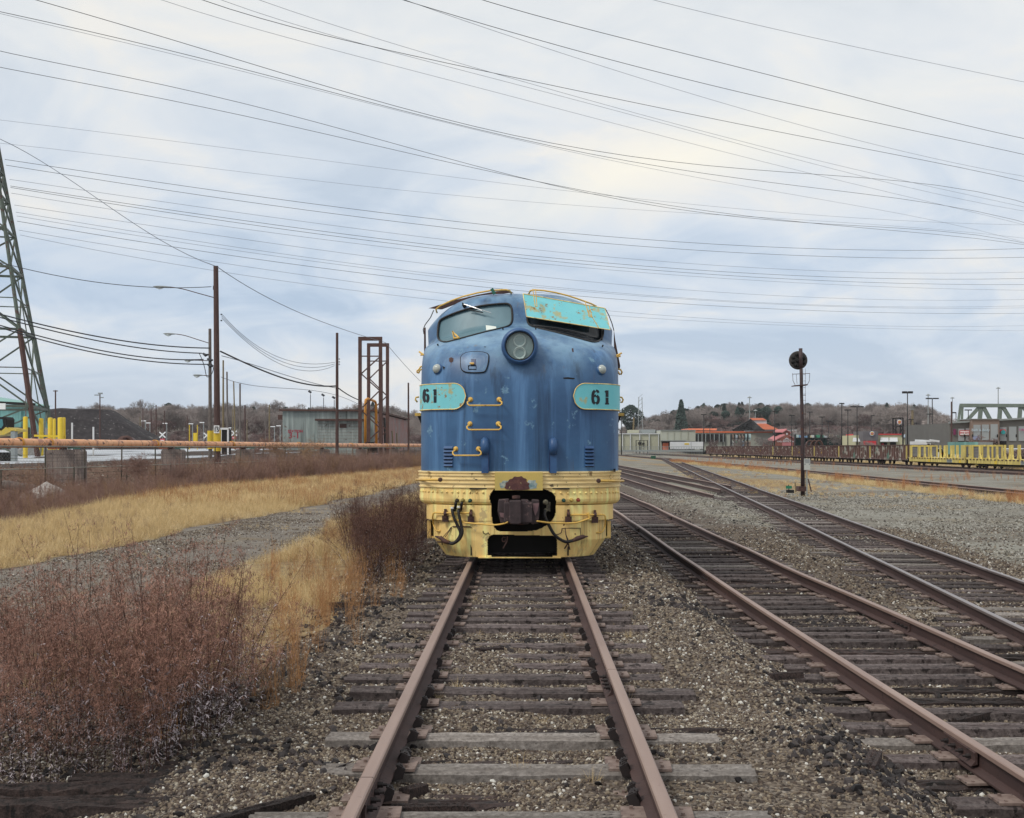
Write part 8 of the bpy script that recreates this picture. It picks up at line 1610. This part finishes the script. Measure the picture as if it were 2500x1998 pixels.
zscatter('grey_gravel', 'grey_stones', 5, 60000, lambda y: (t2x(y)+1.5, .45*y), (11, 62), (.018, .045), 'grey crushed stone of the lane right of the tracks', 'gravel', lambda x, y: np.clip(Zg(x, y)['grey']*1.3-.1, 0, 1)*np.clip((fbm(x, y, .35, 3, 103)-.3)*3, .1, 1), 44, .7, 1.5, .7, .0, False)
def slagm(x, y):
    k = .10+1.0*np.clip((fbm(x, y, .9, 4, 110)-.52)*9, 0, 1); k = k*(1-Zg(x, y)['road'])*(1-.8*Zg(x, y)['grass']); near = np.exp(-((x-(t2x(y)-1.55))/.45)**2)*1.6+np.exp(-((x-t2x(y)-.1)/.6)**2)*.6+np.exp(-((x+2.3)/.8)**2)*1.5+.18; return np.clip(k*near, 0, 1)
zscatter('bank_stones', 'ballast', 8, 9000, lambda y: (pipex(y)-6, pipex(y)+7), (42, 120), (.03, .085), 'leaf litter and stones on the bank under the pipe', 'litter', lambda x, y: np.clip((fbm(x, y, .4, 3, 130)-.2)*3, .2, 1), 54, 1, 1.5, .6, .0, True)
zscatter('black_slag', 'slag', 5, 15000, fr, (5, 16), (.018, .042), 'black slag lumps strewn over the ballast', 'slag', slagm, 45, .8, 1.5, 1, .004, False)
zscatter('black_slag', 'slag', 5, 9000, lambda y: (-2.8+0*y, t3x(y)+1.5), (14, 45), (.022, .06), 'black slag lumps along the second track', 'slag', slagm, 46, .9, 1.5, 1, .004, False)
zscatter('lane_gravel', 'ballast', 8, 26000, lambda y: ROADX(y), (13, 40), (.010, .026), 'loose gravel on the dirt lane', 'gravel', lambda x, y: np.clip((fbm(x, y, .5, 3, 120)-.35)*4, .12, 1), 52, .8, 1.5, .7, .0, True)
zscatter('dry_grass', 'gold_tufts', 7, 1500, lambda y: ROADX(y), (14, 50), (.12, .35), 'sparse straw tufts on the dirt lane', 'grass', lambda x, y: np.clip((fbm(x, y, .45, 3, 121)-.52)*7, 0, 1), 53)
g = np.random.default_rng(50)
source('white_stones', stone_mesh(70, flat_mat('white_stone', (.62, .61, .57), .7))); source('white_stones', stone_mesh(71, flat_mat('pale_stone', (.42, .39, .34), .7)))
zscatter('pale_stones', 'white_stones', 2, 1500, fr, (5, 22), (.012, .026), 'scattered pale quartz stones in the ballast', 'gravel', lambda x, y: bal(x, y)*(.25+.75*sstep(.8, 3, x)), 51, .8, 1.5, .8, .006, False)
# splinters of wood and a few loose big stones
for i, (px, py, L_, rz, lb) in enumerate(((1050, 1960, .42, .1, 'grey splintered wood piece between the rails near the bottom edge'), (1010, 1925, .16, .9, 'small grey wood chunk inside the left rail'), (1195, 1593, .34, .9, 'broken plank lying across a tie between the rails'), (880, 1410+60, .8, -.15, 'old half buried plank in the grass left of the track'), (1830, 1415, .6, -.3, 'rotten board lying on the second track'), (2130, 1930, .5, 1.2, 'brown split wood in the ballast right of the near track'), (2380, 1740, .45, .5, 'twisted wood splinter between the rails of the second track'), (640, 1975, .7, .9, 'slanting dark splintered plank left of the near rail, at the bottom'), (1890, 1695, .5, 0, 'dark charred tie end beside the second track'))):
    y = F*(CAMZ+(.2 if px < 1500 else .46))/(py-VY); x = (px-VX)/F*y; me = random.choice(TB); o = bpy.data.objects.new('wood_scrap', me); C.objects.link(o); o.location = (x, y, hgt(x, y)+.06 if i != 2 else -.15); o.scale = (L_/2.6, .35, .35); o.rotation_euler = (random.uniform(-.1, .1), random.uniform(-.08, .08), rz); tag(o, lb, 'wood scrap', 'scraps of wood on the ballast')
# ------------------------------------------------------------------ thin winter haze
hb = MB(); hb.bx(-900, 1390, -38, 1450, -4, 62)
hm = bpy.data.materials.new('haze_air'); hm.use_nodes = True; hn_ = hm.node_tree; hn_.nodes.remove(hn_.nodes['Principled BSDF'])
pv = hn_.nodes.new('ShaderNodeVolumePrincipled'); pv.inputs['Color'].default_value = (.93, .95, 1, 1); pv.inputs['Density'].default_value = .00011; pv.inputs['Anisotropy'].default_value = .1
hn_.links.new(pv.outputs[0], hn_.nodes['Material Output'].inputs['Volume'])
tag(hb.build('haze', hm), kind='stuff', label='thin grey haze over the distant hills', cat='haze')
